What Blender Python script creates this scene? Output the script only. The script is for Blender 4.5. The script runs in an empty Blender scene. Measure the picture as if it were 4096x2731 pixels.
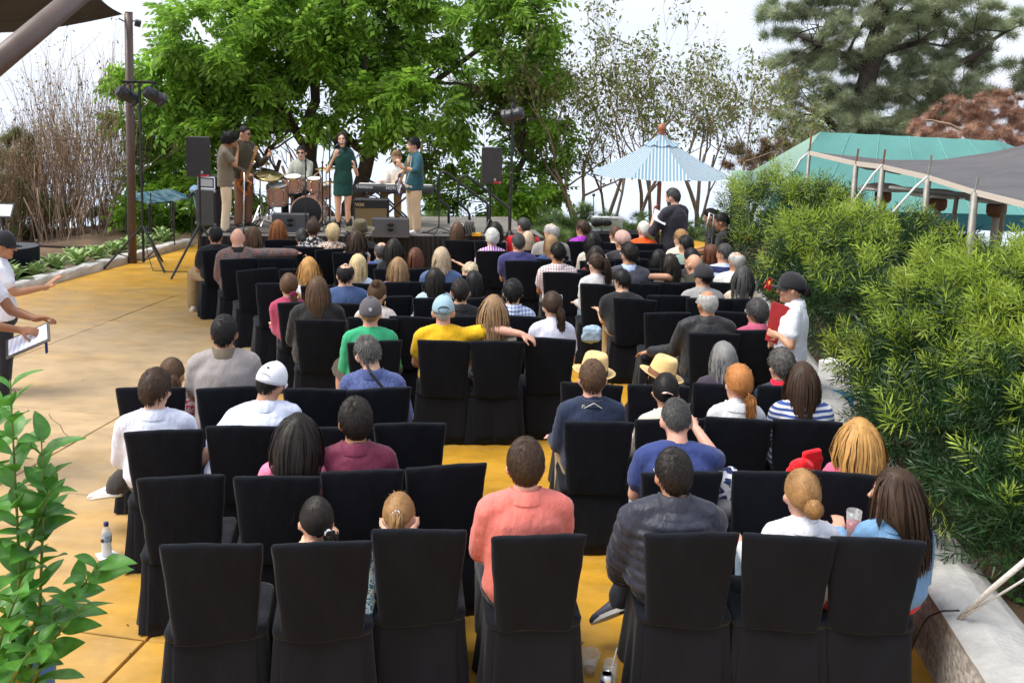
import bpy, bmesh, math, random
import numpy as np
from mathutils import Vector, Matrix
random.seed(7); rng = np.random.default_rng(7)
SC = bpy.context.scene
COL = SC.collection
R = math.radians
# ------------------------------------------------------------------ camera
F, CX, CY0, HC = 3744.0, 2048.0, 843.0, 3.02      # photo pixels, 4096 wide
_p, _ro = R(7), R(1.4)
CAM = np.array([0, 0, HC])
_r0 = np.array([1., 0, 0]); _f = np.array([0, math.cos(_p), -math.sin(_p)]); _u0 = np.array([0, math.sin(_p), math.cos(_p)])
_r = math.cos(_ro)*_r0+math.sin(_ro)*_u0; _u = -math.sin(_ro)*_r0+math.cos(_ro)*_u0
cd = bpy.data.cameras.new('camera'); cam = bpy.data.objects.new('camera', cd); COL.objects.link(cam)
cd.sensor_width = 36; cd.lens = 36*F/4096; cd.shift_y = -(1365.5-CY0)/4096; cd.clip_start = .05; cd.clip_end = 60000
cam.matrix_world = Matrix(((_r[0], _u[0], -_f[0], 0), (_r[1], _u[1], -_f[1], 0), (_r[2], _u[2], -_f[2], HC), (0, 0, 0, 1)))
SC.camera = cam
def ray(x, y): return _f+_r*(x-CX)/F-_u*(y-CY0)/F
def P(x, y, z=0.):
    d = ray(x, y); return CAM+d*((z-HC)/d[2])
def PD(x, y, Y):
    d = ray(x, y); return CAM+d*(Y/d[1])
# ------------------------------------------------------------------ world, sun, exposure
SUN_EL, SUN_AZ = R(56), R(-100)                       # azimuth from +Y (view direction) towards +X
w = bpy.data.worlds.new('World'); SC.world = w; w.use_nodes = True
nt = w.node_tree; nt.nodes.clear()
def N(nt, t, **k):
    n = nt.nodes.new(t)
    for a, b in k.items(): setattr(n, a, b)
    return n
def L(nt, a, b): nt.links.new(a, b)
wo = N(nt, 'ShaderNodeOutputWorld'); bg = N(nt, 'ShaderNodeBackground'); bg.inputs[1].default_value = .1
sky = N(nt, 'ShaderNodeTexSky', sky_type='NISHITA'); sky.sun_disc = False; sky.sun_elevation = SUN_EL; sky.sun_rotation = SUN_AZ
sky.air_density = 1.0; sky.dust_density = 2.0
wc = N(nt, 'ShaderNodeTexCoord'); wm = N(nt, 'ShaderNodeMapping'); wm.inputs['Scale'].default_value = (2, 2, 5)
wn = N(nt, 'ShaderNodeTexNoise'); wn.inputs['Scale'].default_value = 1.6; wn.inputs['Detail'].default_value = 6
wr = N(nt, 'ShaderNodeValToRGB'); wr.color_ramp.elements[0].position = .3; wr.color_ramp.elements[1].position = .7
wr.color_ramp.elements[0].color = (3.4, 3.8, 4.55, 1); wr.color_ramp.elements[1].color = (4.3, 4.45, 4.8, 1)
wx = N(nt, 'ShaderNodeMixRGB'); wx.inputs[0].default_value = .93
L(nt, wc.outputs['Generated'], wm.inputs[0]); L(nt, wm.outputs[0], wn.inputs['Vector']); L(nt, wn.outputs[0], wr.inputs[0])
L(nt, sky.outputs[0], wx.inputs[1]); L(nt, wr.outputs[0], wx.inputs[2]); L(nt, wx.outputs[0], bg.inputs[0]); L(nt, bg.outputs[0], wo.inputs[0])
sd = bpy.data.lights.new('sun', 'SUN'); sd.energy = 1.9; sd.angle = R(40); sd.color = (1, .95, .86)
sun = bpy.data.objects.new('sun', sd); COL.objects.link(sun)
_sv = Vector((math.sin(SUN_AZ)*math.cos(SUN_EL), math.cos(SUN_AZ)*math.cos(SUN_EL), math.sin(SUN_EL)))
sun.rotation_euler = _sv.to_track_quat('Z', 'Y').to_euler()
vs = SC.view_settings; vs.view_transform = 'Standard'; vs.look = 'None'; vs.exposure = 1.34; vs.gamma = 1; vs.use_curve_mapping = False
SC.cycles.max_bounces = 4; SC.cycles.diffuse_bounces = 3; SC.cycles.glossy_bounces = 2; SC.cycles.transmission_bounces = 4; SC.cycles.transparent_max_bounces = 6; SC.cycles.caustics_reflective = False; SC.cycles.caustics_refractive = False; SC.cycles.use_denoising = True; SC.cycles.use_adaptive_sampling = True; SC.cycles.adaptive_threshold = .03
# ------------------------------------------------------------------ helpers
def srgb(*c):
    if len(c) == 1: c = c[0]
    return tuple(((v/255)/12.92 if v/255 <= .04045 else ((v/255+.055)/1.055)**2.4) for v in c)
MATS = {}
def mat(key, col=(.5, .5, .5), rough=.7, metal=0., bump=0., bscale=40., var=0., vscale=6., pat=None, col2=None, pscale=1., island=0., trans=0., spec=.5, alpha=1., sheen=0., stretch=None, transmission=0., coat=0.):
    """procedural principled material; pat: stripes_z, stripes_x, plaid, voronoi, speckle"""
    if key in MATS: return MATS[key]
    m = bpy.data.materials.new(key); m.use_nodes = True; nt = m.node_tree; b = nt.nodes['Principled BSDF']; out = nt.nodes['Material Output']
    b.inputs['Roughness'].default_value = rough; b.inputs['Metallic'].default_value = metal
    b.inputs['Specular IOR Level'].default_value = spec; b.inputs['Alpha'].default_value = alpha
    if sheen: b.inputs['Sheen Weight'].default_value = sheen; b.inputs['Sheen Roughness'].default_value = .5
    if transmission: b.inputs['Transmission Weight'].default_value = transmission
    if coat: b.inputs['Coat Weight'].default_value = coat
    tc = N(nt, 'ShaderNodeTexCoord'); co = tc.outputs['Object']
    if stretch:
        mp = N(nt, 'ShaderNodeMapping'); mp.inputs['Scale'].default_value = stretch; L(nt, co, mp.inputs[0]); co = mp.outputs[0]
    c = col if len(col) == 4 else (*col, 1)
    cur = N(nt, 'ShaderNodeRGB'); cur.outputs[0].default_value = c; cur = cur.outputs[0]
    if pat:
        f = None
        if pat in ('stripes_z', 'stripes_x', 'stripes_y'):
            wv = N(nt, 'ShaderNodeTexWave', wave_type='BANDS', bands_direction=pat[-1].upper(), wave_profile='SIN'); wv.inputs['Scale'].default_value = pscale; L(nt, tc.outputs['Object'], wv.inputs['Vector'])
            g = N(nt, 'ShaderNodeMath', operation='GREATER_THAN'); g.inputs[1].default_value = .5; L(nt, wv.outputs[1], g.inputs[0]); f = g.outputs[0]
        elif pat == 'plaid':
            a = []
            for d in 'XZ':
                wv = N(nt, 'ShaderNodeTexWave', wave_type='BANDS', bands_direction=d); wv.inputs['Scale'].default_value = pscale; L(nt, tc.outputs['Object'], wv.inputs['Vector'])
                g = N(nt, 'ShaderNodeMath', operation='GREATER_THAN'); g.inputs[1].default_value = .72; L(nt, wv.outputs[1], g.inputs[0]); a.append(g.outputs[0])
            s = N(nt, 'ShaderNodeMath', operation='ADD'); L(nt, a[0], s.inputs[0]); L(nt, a[1], s.inputs[1])
            s2 = N(nt, 'ShaderNodeMath', operation='MULTIPLY'); s2.inputs[1].default_value = .5; L(nt, s.outputs[0], s2.inputs[0]); f = s2.outputs[0]
        elif pat == 'voronoi':
            vo = N(nt, 'ShaderNodeTexVoronoi', feature='DISTANCE_TO_EDGE'); vo.inputs['Scale'].default_value = pscale
            wz = N(nt, 'ShaderNodeTexNoise'); wz.inputs['Scale'].default_value = pscale*.6; L(nt, tc.outputs['Object'], wz.inputs['Vector'])
            mv = N(nt, 'ShaderNodeMixRGB'); mv.inputs[0].default_value = .15; L(nt, tc.outputs['Object'], mv.inputs[1]); L(nt, wz.outputs[1], mv.inputs[2]); L(nt, mv.outputs[0], vo.inputs['Vector'])
            g = N(nt, 'ShaderNodeMath', operation='LESS_THAN'); g.inputs[1].default_value = .12; L(nt, vo.outputs[0], g.inputs[0]); f = g.outputs[0]
        elif pat == 'speckle':
            no = N(nt, 'ShaderNodeTexNoise'); no.inputs['Scale'].default_value = pscale; no.inputs['Detail'].default_value = 4; L(nt, co, no.inputs['Vector'])
            rp = N(nt, 'ShaderNodeValToRGB'); rp.color_ramp.elements[0].position = .42; rp.color_ramp.elements[1].position = .6; L(nt, no.outputs[0], rp.inputs[0]); f = rp.outputs[0]
        mx = N(nt, 'ShaderNodeMixRGB'); L(nt, f, mx.inputs[0]); L(nt, cur, mx.inputs[1]); mx.inputs[2].default_value = (*col2, 1); cur = mx.outputs[0]
    if var:
        no = N(nt, 'ShaderNodeTexNoise'); no.inputs['Scale'].default_value = vscale; no.inputs['Detail'].default_value = 5; L(nt, co, no.inputs['Vector'])
        rp = N(nt, 'ShaderNodeMapRange'); rp.inputs[1].default_value = .3; rp.inputs[2].default_value = .7; rp.inputs[3].default_value = 1-var; rp.inputs[4].default_value = 1+var; L(nt, no.outputs[0], rp.inputs[0])
        mx = N(nt, 'ShaderNodeVectorMath', operation='SCALE'); L(nt, cur, mx.inputs[0]); L(nt, rp.outputs[0], mx.inputs['Scale']); cur = mx.outputs[0]
    if island:
        ge = N(nt, 'ShaderNodeNewGeometry'); rp = N(nt, 'ShaderNodeMapRange'); rp.inputs[3].default_value = 1-island; rp.inputs[4].default_value = 1+island; L(nt, ge.outputs['Random Per Island'], rp.inputs[0])
        mx = N(nt, 'ShaderNodeVectorMath', operation='SCALE'); L(nt, cur, mx.inputs[0]); L(nt, rp.outputs[0], mx.inputs['Scale']); cur = mx.outputs[0]
    L(nt, cur, b.inputs['Base Color'])
    if bump:
        no = N(nt, 'ShaderNodeTexNoise'); no.inputs['Scale'].default_value = bscale; no.inputs['Detail'].default_value = 4; L(nt, co, no.inputs['Vector'])
        bp = N(nt, 'ShaderNodeBump'); bp.inputs['Strength'].default_value = bump; bp.inputs['Distance'].default_value = .02; L(nt, no.outputs[0], bp.inputs['Height']); L(nt, bp.outputs[0], b.inputs['Normal'])
    if trans:
        tr = N(nt, 'ShaderNodeBsdfTranslucent'); L(nt, cur, tr.inputs[0]); ms = N(nt, 'ShaderNodeMixShader'); ms.inputs[0].default_value = trans
        L(nt, b.outputs[0], ms.inputs[1]); L(nt, tr.outputs[0], ms.inputs[2]); L(nt, ms.outputs[0], out.inputs[0])
    MATS[key] = m; return m
def tag(o, label=None, cat=None, group=None, kind=None):
    if label: o['label'] = label
    if cat: o['category'] = cat
    if group: o['group'] = group
    if kind: o['kind'] = kind
    return o
def link(name, me, m=None, parent=None, loc=None, rz=None):
    o = bpy.data.objects.new(name, me); COL.objects.link(o)
    if m is not None and me is not None and not me.materials: me.materials.append(m)
    if parent is not None: o.parent = parent
    if loc is not None: o.location = loc
    if rz is not None: o.rotation_euler = (0, 0, rz)
    return o
def empty(name, loc=(0, 0, 0), rz=0., label=None, cat=None, group=None):
    o = bpy.data.objects.new(name, None); COL.objects.link(o); o.location = loc; o.rotation_euler = (0, 0, rz); o.empty_display_size = .1
    return tag(o, label, cat, group)
def copy_tree(o, parent=None):
    c = o.copy(); COL.objects.link(c)
    if parent is not None: c.parent = parent
    for ch in list(o.children): copy_tree(ch, c)
    return c
class MB:
    """collects closed shells; build() links them as one mesh object"""
    def __init__(s): s.v = []; s.f = []
    def add(s, v, f):
        o = len(s.v); s.v += [tuple(map(float, q)) for q in v]; s.f += [tuple(i+o for i in q) for q in f]; return s
    def rings(s, rings, cap=True, closed=True):
        n = len(rings[0]); v = [q for r in rings for q in r]; f = []
        for i in range(len(rings)-1):
            for j in range(n if closed else n-1):
                k = (j+1) % n; f.append((i*n+j, i*n+k, (i+1)*n+k, (i+1)*n+j))
        if cap: f.append(tuple(range(n-1, -1, -1))); f.append(tuple((len(rings)-1)*n+j for j in range(n)))
        return s.add(v, f)
    def limb(s, pts, rad, n=8, flat=1.):
        pts = [np.array(p, float) for p in pts]; rs = []
        if not hasattr(rad, '__len__'): rad = [rad]*len(pts)
        # rounded ends
        d0 = pts[1]-pts[0]; d0 /= np.linalg.norm(d0)+1e-9; d1 = pts[-1]-pts[-2]; d1 /= np.linalg.norm(d1)+1e-9
        pp = [pts[0]-d0*rad[0]*.85]+pts+[pts[-1]+d1*rad[-1]*.85]; rr = [rad[0]*.45]+list(rad)+[rad[-1]*.45]
        up = None
        for i, p in enumerate(pp):
            t = pp[min(i+1, len(pp)-1)]-pp[max(i-1, 0)]; t = t/(np.linalg.norm(t)+1e-9)
            if up is None:
                a = np.array([0, 0, 1.]) if abs(t[2]) < .9 else np.array([0, 1., 0]); up = a
            x = np.cross(up, t); x /= np.linalg.norm(x)+1e-9; y = np.cross(t, x); up = y
            rs.append([p+rr[i]*(math.cos(k)*x*flat+math.sin(k)*y) for k in np.linspace(0, 2*math.pi, n, endpoint=False)])
        return s.rings(rs)
    def tube(s, pts, r, n=8):
        pts = [np.array(p, float) for p in pts]; rs = []; up = None
        if not hasattr(r, '__len__'): r = [r]*len(pts)
        for i, p in enumerate(pts):
            t = pts[min(i+1, len(pts)-1)]-pts[max(i-1, 0)]; t = t/(np.linalg.norm(t)+1e-9)
            if up is None: up = np.array([0, 0, 1.]) if abs(t[2]) < .9 else np.array([0, 1., 0])
            x = np.cross(up, t); x /= np.linalg.norm(x)+1e-9; y = np.cross(t, x); up = y
            rs.append([p+r[i]*(math.cos(k)*x+math.sin(k)*y) for k in np.linspace(0, 2*math.pi, n, endpoint=False)])
        return s.rings(rs)
    def loft(s, rows, n=16):
        """rows of (centre, rx, ry) horizontal ellipses (optionally power)"""
        rs = []
        for c, rx, ry in rows:
            rs.append([(c[0]+rx*math.cos(k), c[1]+ry*math.sin(k), c[2]) for k in np.linspace(0, 2*math.pi, n, endpoint=False)])
        return s.rings(rs)
    def ell(s, c, r, M=None, nu=12, nv=8):
        rs = []
        for i in range(1, nv):
            a = math.pi*i/nv; z = -math.cos(a); q = math.sin(a)
            rs.append([(q*math.cos(b), q*math.sin(b), z) for b in np.linspace(0, 2*math.pi, nu, endpoint=False)])
        rs = [[(0.05*math.cos(b), .05*math.sin(b), -1) for b in np.linspace(0, 2*math.pi, nu, endpoint=False)]]+rs+[[(0.05*math.cos(b), .05*math.sin(b), 1) for b in np.linspace(0, 2*math.pi, nu, endpoint=False)]]
        M = np.eye(3) if M is None else np.array(M); c = np.array(c)
        return s.rings([[c+M@(np.array(q)*np.array(r)) for q in ring] for ring in rs])
    def box(s, c, d, M=None, b=0.):
        c = np.array(c, float); h = np.array(d, float)/2; M = np.eye(3) if M is None else np.array(M)
        if b <= 0:
            v = [c+M@(h*np.array(q)) for q in ((-1, -1, -1), (1, -1, -1), (1, 1, -1), (-1, 1, -1), (-1, -1, 1), (1, -1, 1), (1, 1, 1), (-1, 1, 1))]
            return s.add(v, [(0, 3, 2, 1), (4, 5, 6, 7), (0, 1, 5, 4), (1, 2, 6, 5), (2, 3, 7, 6), (3, 0, 4, 7)])
        rows = []
        for z, i in ((-h[2], b), (-h[2]+b, 0), (h[2]-b, 0), (h[2], b)):
            x, y = h[0]-i, h[1]-i; e = b
            rows.append([c+M@np.array(q) for q in ((-x+e, -y, z), (x-e, -y, z), (x, -y+e, z), (x, y-e, z), (x-e, y, z), (-x+e, y, z), (-x, y-e, z), (-x, -y+e, z))])
        return s.rings(rows)
    def cyl(s, a, b, r, n=16, r2=None): return s.tube([a, b], [r, r if r2 is None else r2], n)
    def lathe(s, prof, c=(0, 0, 0), n=20, M=None):
        M = np.eye(3) if M is None else np.array(M)
        return s.rings([[np.array(c)+M@np.array((r*math.cos(k), r*math.sin(k), z)) for k in np.linspace(0, 2*math.pi, n, endpoint=False)] for r, z in prof])
    def mesh(s, name, smooth=False):
        me = bpy.data.meshes.new(name); me.from_pydata(s.v, [], s.f)
        if smooth: me.polygons.foreach_set('use_smooth', [True]*len(me.polygons))
        me.validate(); me.update(); return me
    def build(s, name, m, parent=None, smooth=False, loc=None, rz=None): return link(name, s.mesh(name, smooth), m, parent, loc, rz)
def rotm(rx=0., ry=0., rz=0.): return np.array(Matrix.Rotation(rz, 3, 'Z')@Matrix.Rotation(ry, 3, 'Y')@Matrix.Rotation(rx, 3, 'X'))
def arr_mesh(name, V, Fq, smooth=False):
    """fast mesh from numpy arrays; Fq (n,3) or (n,4)"""
    me = bpy.data.meshes.new(name); V = np.asarray(V, np.float32); Fq = np.asarray(Fq, np.int32); n, k = Fq.shape
    me.vertices.add(len(V)); me.vertices.foreach_set('co', V.ravel()); me.loops.add(n*k); me.loops.foreach_set('vertex_index', Fq.ravel())
    me.polygons.add(n); me.polygons.foreach_set('loop_start', np.arange(0, n*k, k, dtype=np.int32)); me.polygons.foreach_set('loop_total', np.full(n, k, np.int32))
    if smooth: me.polygons.foreach_set('use_smooth', np.ones(n, bool))
    me.update(calc_edges=True); return me
def scatter(tv, tf, pos, M, scale):
    """replicate a template (nv,3),(nf,k) at pos with 3x3 matrices M and scales -> V, F"""
    tv = np.asarray(tv, float); tf = np.asarray(tf); n = len(pos)
    V = np.einsum('nij,vj->nvi', M*scale[:, None, None], tv)+pos[:, None, :]
    Fq = tf[None]+(np.arange(n)*len(tv))[:, None, None]
    return V.reshape(-1, 3), Fq.reshape(-1, tf.shape[1])
def frames(d, up=(0, 0, 1.), roll=None):
    """rotation matrices whose local y axis is d"""
    d = d/(np.linalg.norm(d, axis=1, keepdims=True)+1e-9); up = np.broadcast_to(np.array(up, float), d.shape)
    x = np.cross(d, up); nn = np.linalg.norm(x, axis=1, keepdims=True); x = np.where(nn < 1e-3, np.array([[1., 0, 0]]), x/(nn+1e-9)); z = np.cross(x, d)
    if roll is not None:
        c, s = np.cos(roll)[:, None], np.sin(roll)[:, None]; x, z = x*c+z*s, z*c-x*s
    return np.stack([x, d, z], axis=2)
def text(name, s, size, m, parent=None, loc=(0, 0, 0), rot=(0, 0, 0), ext=.001, align='CENTER', bold=0.):
    c = bpy.data.curves.new(name, 'FONT'); c.body = s; c.size = size; c.extrude = ext; c.align_x = align; c.align_y = 'CENTER'; c.offset = bold
    o = bpy.data.objects.new(name, c); COL.objects.link(o); dg = bpy.context.evaluated_depsgraph_get(); me = bpy.data.meshes.new_from_object(o.evaluated_get(dg)); bpy.data.objects.remove(o)
    o = link(name, me, m, parent); me.materials.clear(); me.materials.append(m); o.location = loc; o.rotation_euler = rot; return o
# ------------------------------------------------------------------ setting: ground, lake, terrace, kerbs, walls
def floor_mat():
    m = bpy.data.materials.new('stained_concrete'); m.use_nodes = True; nt = m.node_tree; b = nt.nodes['Principled BSDF']
    tc = N(nt, 'ShaderNodeTexCoord'); co = tc.outputs['Object']
    def noise(s, d=6, st=None):
        n = N(nt, 'ShaderNodeTexNoise'); n.inputs['Scale'].default_value = s; n.inputs['Detail'].default_value = d; n.inputs['Roughness'].default_value = .62
        if st:
            mp = N(nt, 'ShaderNodeMapping'); mp.inputs['Scale'].default_value = st; mp.inputs['Rotation'].default_value = (0, 0, R(10)); L(nt, co, mp.inputs[0]); L(nt, mp.outputs[0], n.inputs['Vector'])
        else: L(nt, co, n.inputs['Vector'])
        return n
    # worn walking lane down the left side of the chairs
    vm = N(nt, 'ShaderNodeVectorMath', operation='DISTANCE'); mp = N(nt, 'ShaderNodeMapping'); mp.inputs['Rotation'].default_value = (0, 0, R(-10)); L(nt, co, mp.inputs[0])
    sx = N(nt, 'ShaderNodeSeparateXYZ'); L(nt, co, sx.inputs[0])
    w1 = N(nt, 'ShaderNodeMapRange'); w1.inputs[1].default_value = -1.5; w1.inputs[2].default_value = -3.0; L(nt, sx.outputs[0], w1.inputs[0])
    w2 = N(nt, 'ShaderNodeMapRange'); w2.inputs[1].default_value = 2.5; w2.inputs[2].default_value = 7.4; L(nt, sx.outputs[1], w2.inputs[0])
    w3 = N(nt, 'ShaderNodeMapRange'); w3.inputs[1].default_value = 14.5; w3.inputs[2].default_value = 11.; L(nt, sx.outputs[1], w3.inputs[0])
    a = N(nt, 'ShaderNodeMath', operation='MULTIPLY'); L(nt, w1.outputs[0], a.inputs[0]); L(nt, w2.outputs[0], a.inputs[1])
    a2 = N(nt, 'ShaderNodeMath', operation='MULTIPLY'); L(nt, a.outputs[0], a2.inputs[0]); L(nt, w3.outputs[0], a2.inputs[1])
    n1 = noise(1.3, 8, (1, 1.5, 1)); r1 = N(nt, 'ShaderNodeMapRange'); r1.inputs[1].default_value = .3; r1.inputs[2].default_value = .7; r1.inputs[3].default_value = -.28; r1.inputs[4].default_value = .28; L(nt, n1.outputs[0], r1.inputs[0])
    ad = N(nt, 'ShaderNodeMath', operation='ADD', use_clamp=True); L(nt, a2.outputs[0], ad.inputs[0]); L(nt, r1.outputs[0], ad.inputs[1])
    mx = N(nt, 'ShaderNodeMixRGB'); L(nt, ad.outputs[0], mx.inputs[0]); mx.inputs[1].default_value = (.52, .272, .021, 1); mx.inputs[2].default_value = (.45, .315, .17, 1)
    n2 = noise(2.6, 9, (1, 1.8, 1)); r2 = N(nt, 'ShaderNodeMapRange'); r2.inputs[1].default_value = .32; r2.inputs[2].default_value = .68; r2.inputs[3].default_value = .80; r2.inputs[4].default_value = 1.2; L(nt, n2.outputs[0], r2.inputs[0])
    sc = N(nt, 'ShaderNodeVectorMath', operation='SCALE'); L(nt, mx.outputs[0], sc.inputs[0]); L(nt, r2.outputs[0], sc.inputs['Scale'])
    # pale scuffs
    n3 = noise(9, 9, (1, 2.6, 1)); r3 = N(nt, 'ShaderNodeMapRange'); r3.inputs[1].default_value = .58; r3.inputs[2].default_value = .78; r3.inputs[4].default_value = .45; L(nt, n3.outputs[0], r3.inputs[0])
    mx2 = N(nt, 'ShaderNodeMixRGB'); L(nt, r3.outputs[0], mx2.inputs[0]); L(nt, sc.outputs[0], mx2.inputs[1]); mx2.inputs[2].default_value = (.62, .47, .27, 1)
    # dark stains
    n4 = noise(3.1, 7); r4 = N(nt, 'ShaderNodeMapRange'); r4.inputs[1].default_value = .62; r4.inputs[2].default_value = .8; r4.inputs[4].default_value = .5; L(nt, n4.outputs[0], r4.inputs[0])
    mx3 = N(nt, 'ShaderNodeMixRGB'); L(nt, r4.outputs[0], mx3.inputs[0]); L(nt, mx2.outputs[0], mx3.inputs[1]); mx3.inputs[2].default_value = (.24, .13, .05, 1)
    L(nt, mx3.outputs[0], b.inputs['Base Color'])
    rr = N(nt, 'ShaderNodeMapRange'); rr.inputs[3].default_value = .38; rr.inputs[4].default_value = .62; L(nt, n2.outputs[0], rr.inputs[0]); L(nt, rr.outputs[0], b.inputs['Roughness'])
    n5 = noise(28, 8); bp = N(nt, 'ShaderNodeBump'); bp.inputs['Strength'].default_value = .18; bp.inputs['Distance'].default_value = .01; L(nt, n5.outputs[0], bp.inputs['Height']); L(nt, bp.outputs[0], b.inputs['Normal'])
    return m
M_FLOOR = floor_mat()
M_JOINT = mat('joint_dirt', (.07, .045, .025), .95, var=.4, vscale=20)
M_SOIL = mat('soil', (.11, .07, .04), .95, bump=.6, bscale=8, var=.45, vscale=3)
M_KERB = mat('kerb_concrete', (.55, .53, .50), .9, bump=.5, bscale=22, var=.22, vscale=4)
M_WALL = mat('planter_wall', (.50, .49, .47), .9, bump=.9, bscale=45, pat='speckle', col2=(.30, .285, .275), pscale=26, var=.12, vscale=5)
M_LAKE = mat('lake_water', (.44, .51, .62), .12, spec=.5, bump=.15, bscale=.05)
# lake far below
tag(MB().add([(-26000, 40, -70), (26000, 40, -70), (26000, 40000, -70), (-26000, 40000, -70)], [(0, 1, 2, 3)]).build('lake', M_LAKE), kind='structure')
# hillside: flat under the terrace, dropping away to the lake
gx = np.concatenate([np.linspace(-90, -10, 20), np.linspace(-9.4, 9.4, 30), np.linspace(10, 90, 20)]); gy = np.concatenate([np.linspace(-14, 16, 26), np.linspace(16.6, 34, 30), np.linspace(36, 170, 30)])
X, Y = np.meshgrid(gx, gy); d = np.maximum(np.maximum(Y-20.5, -(X+8.6)*.8), 0)
Z = -.10-np.where(d > 0, .10*d+.016*d**2, 0)+.05*np.sin(X*2.1+Y)*np.sin(Y*1.7)*(d > 0); Z = np.maximum(Z, -75)
nx = len(gx); idx = np.arange(len(gx)*len(gy)).reshape(len(gy), nx)
Fq = np.stack([idx[:-1, :-1].ravel(), idx[:-1, 1:].ravel(), idx[1:, 1:].ravel(), idx[1:, :-1].ravel()], 1)
tag(link('hillside', arr_mesh('hillside', np.stack([X.ravel(), Y.ravel(), Z.ravel()], 1), Fq, True), M_SOIL), kind='structure')
# terrace: joint bed + slabs laid on the grid of the control joints
E1 = np.array([math.cos(R(80.1)), math.sin(R(80.1))]); E2 = np.array([E1[1], -E1[0]])
fl = tag(MB().add([(-8.2, -6, -.028), (9, -6, -.028), (9, 20.2, -.028), (-6.0, 20.2, -.028), (-6.25, 17.4, -.028), (-7.3, 12.6, -.028), (-8.2, 9, -.028)], [tuple(range(7))]).build('terrace_floor', M_JOINT), kind='structure')
def clipped(poly, a, b, c):                       # keep a*x+b*y+c >= 0
    out = []
    for i in range(len(poly)):
        p, q = poly[i], poly[(i+1) % len(poly)]; dp = a*p[0]+b*p[1]+c; dq = a*q[0]+b*q[1]+c
        if dp >= 0: out.append(p)
        if dp*dq < 0: t = dp/(dp-dq); out.append((p[0]+t*(q[0]-p[0]), p[1]+t*(q[1]-p[1])))
    return out
KD = np.array([.222, .975]); KN = np.array([KD[1], -KD[0]]); K0 = np.array([-6.82, 14.82])   # kerb direction, its inner side, a point
for i in range(-4, 5):
    for j in range(-6, 11):
        u0, u1 = -2.755+2.19*i+.007, -2.755+2.19*(i+1)-.007; v0, v1 = 4.41+1.6*j+.006, 4.41+1.6*(j+1)-.006
        po = [tuple(E2*u+E1*v) for u, v in ((u0, v0), (u1, v0), (u1, v1), (u0, v1))]
        po = [(x+random.uniform(-.003, .003), y+random.uniform(-.003, .003)) for x, y in po]
        po = clipped(po, KN[0], KN[1], -(KN@K0)+.03); po = clipped(po, -1, 0, 8) if po else po
        po = clipped(po, 0, 1, 5) if po else po
        if len(po) < 3: continue
        n = len(po); cx = sum(p[0] for p in po)/n; cy = sum(p[1] for p in po)/n; k = .996; z = random.uniform(-.002, .001)
        mb = MB(); top = [(cx+(x-cx)*k, cy+(y-cy)*k, z) for x, y in po]; bot = [(x, y, z-.006) for x, y in po]; low = [(x, y, -.03) for x, y in po]
        mb.add(low+bot+top, [tuple(range(2*n, 3*n))]+[(a*n+q, a*n+(q+1) % n, (a+1)*n+(q+1) % n, (a+1)*n+q) for a in (0, 1) for q in range(n)])
        mb.build('slab', M_FLOOR, fl)
# crack in one slab
ck = [P(112*1.7415+a, 950*1.7415+b) for a, b in ((0, 0), (12, 22), (45, 45), (60, 75), (88, 98), (100, 118), (70, 128), (20, 132))]
MB().tube([(q[0], q[1], .0002) for q in ck], .0028, 4).build('crack', M_JOINT, fl)
# kerb on the left, white concrete
def kerb_piece(t0, t1, w0, w1, h):
    rings = []; n = int((t1-t0)/.12)
    for i in range(n+1):
        t = t0+(t1-t0)*i/n; c = K0+KD*t; j = [random.uniform(-.008, .008) for _ in range(8)]
        prof = ((w0, -.05), (w0+.004+j[0], h*.55), (w0-.004+j[1], h-.02), (w0-.025, h+j[2]), ((w0+w1)/2, h+.006+j[3]), (w1+.025, h+j[4]), (w1+j[5], h-.025), (w1, -.2))
        rings.append([(c[0]+KN[0]*a, c[1]+KN[1]*a, z) for a, z in prof])
    return MB().rings(rings)
kp = kerb_piece(-7, 3.1, .0, -.24, .13); tag(kp.build('kerb', M_KERB, smooth=False), kind='structure')
# planter wall on the right: white cement coping over a stippled face
WD = np.array([.10, .995]); WN = np.array([-WD[1], WD[0]]); W0 = np.array([2.29, 4.6])          # WN points to the seats
def wall_strip(name, t0, t1, prof, m, parent=None, jit=.006):
    rings = []; n = int((t1-t0)/.15)
    for i in range(n+1):
        c = W0+WD*(t0+(t1-t0)*i/n); rings.append([(c[0]+WN[0]*a, c[1]+WN[1]*a, z+random.uniform(-jit, jit)) for a, z in prof])
    return MB().rings(rings).build(name, m, parent, smooth=False)
wl = empty('planter_wall', (0, 0, 0), 0, 'low white planter wall along the right side of the terrace', 'wall')
wall_strip('wall_face', -4, 9.5, ((0, -.1), (0, .40), (-.2, .41), (-.34, .40), (-.34, -.1)), M_WALL, wl)
M_COPE = mat('white_coping', (.34, .335, .325), .85, bump=.8, bscale=18, var=.22, vscale=5)
wall_strip('coping', -4, 9.5, ((.015, .402), (.02, .43), (-.03, .455), (-.12, .475), (-.22, .475), (-.30, .46), (-.36, .43), (-.36, .402)), M_COPE, wl)
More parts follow.
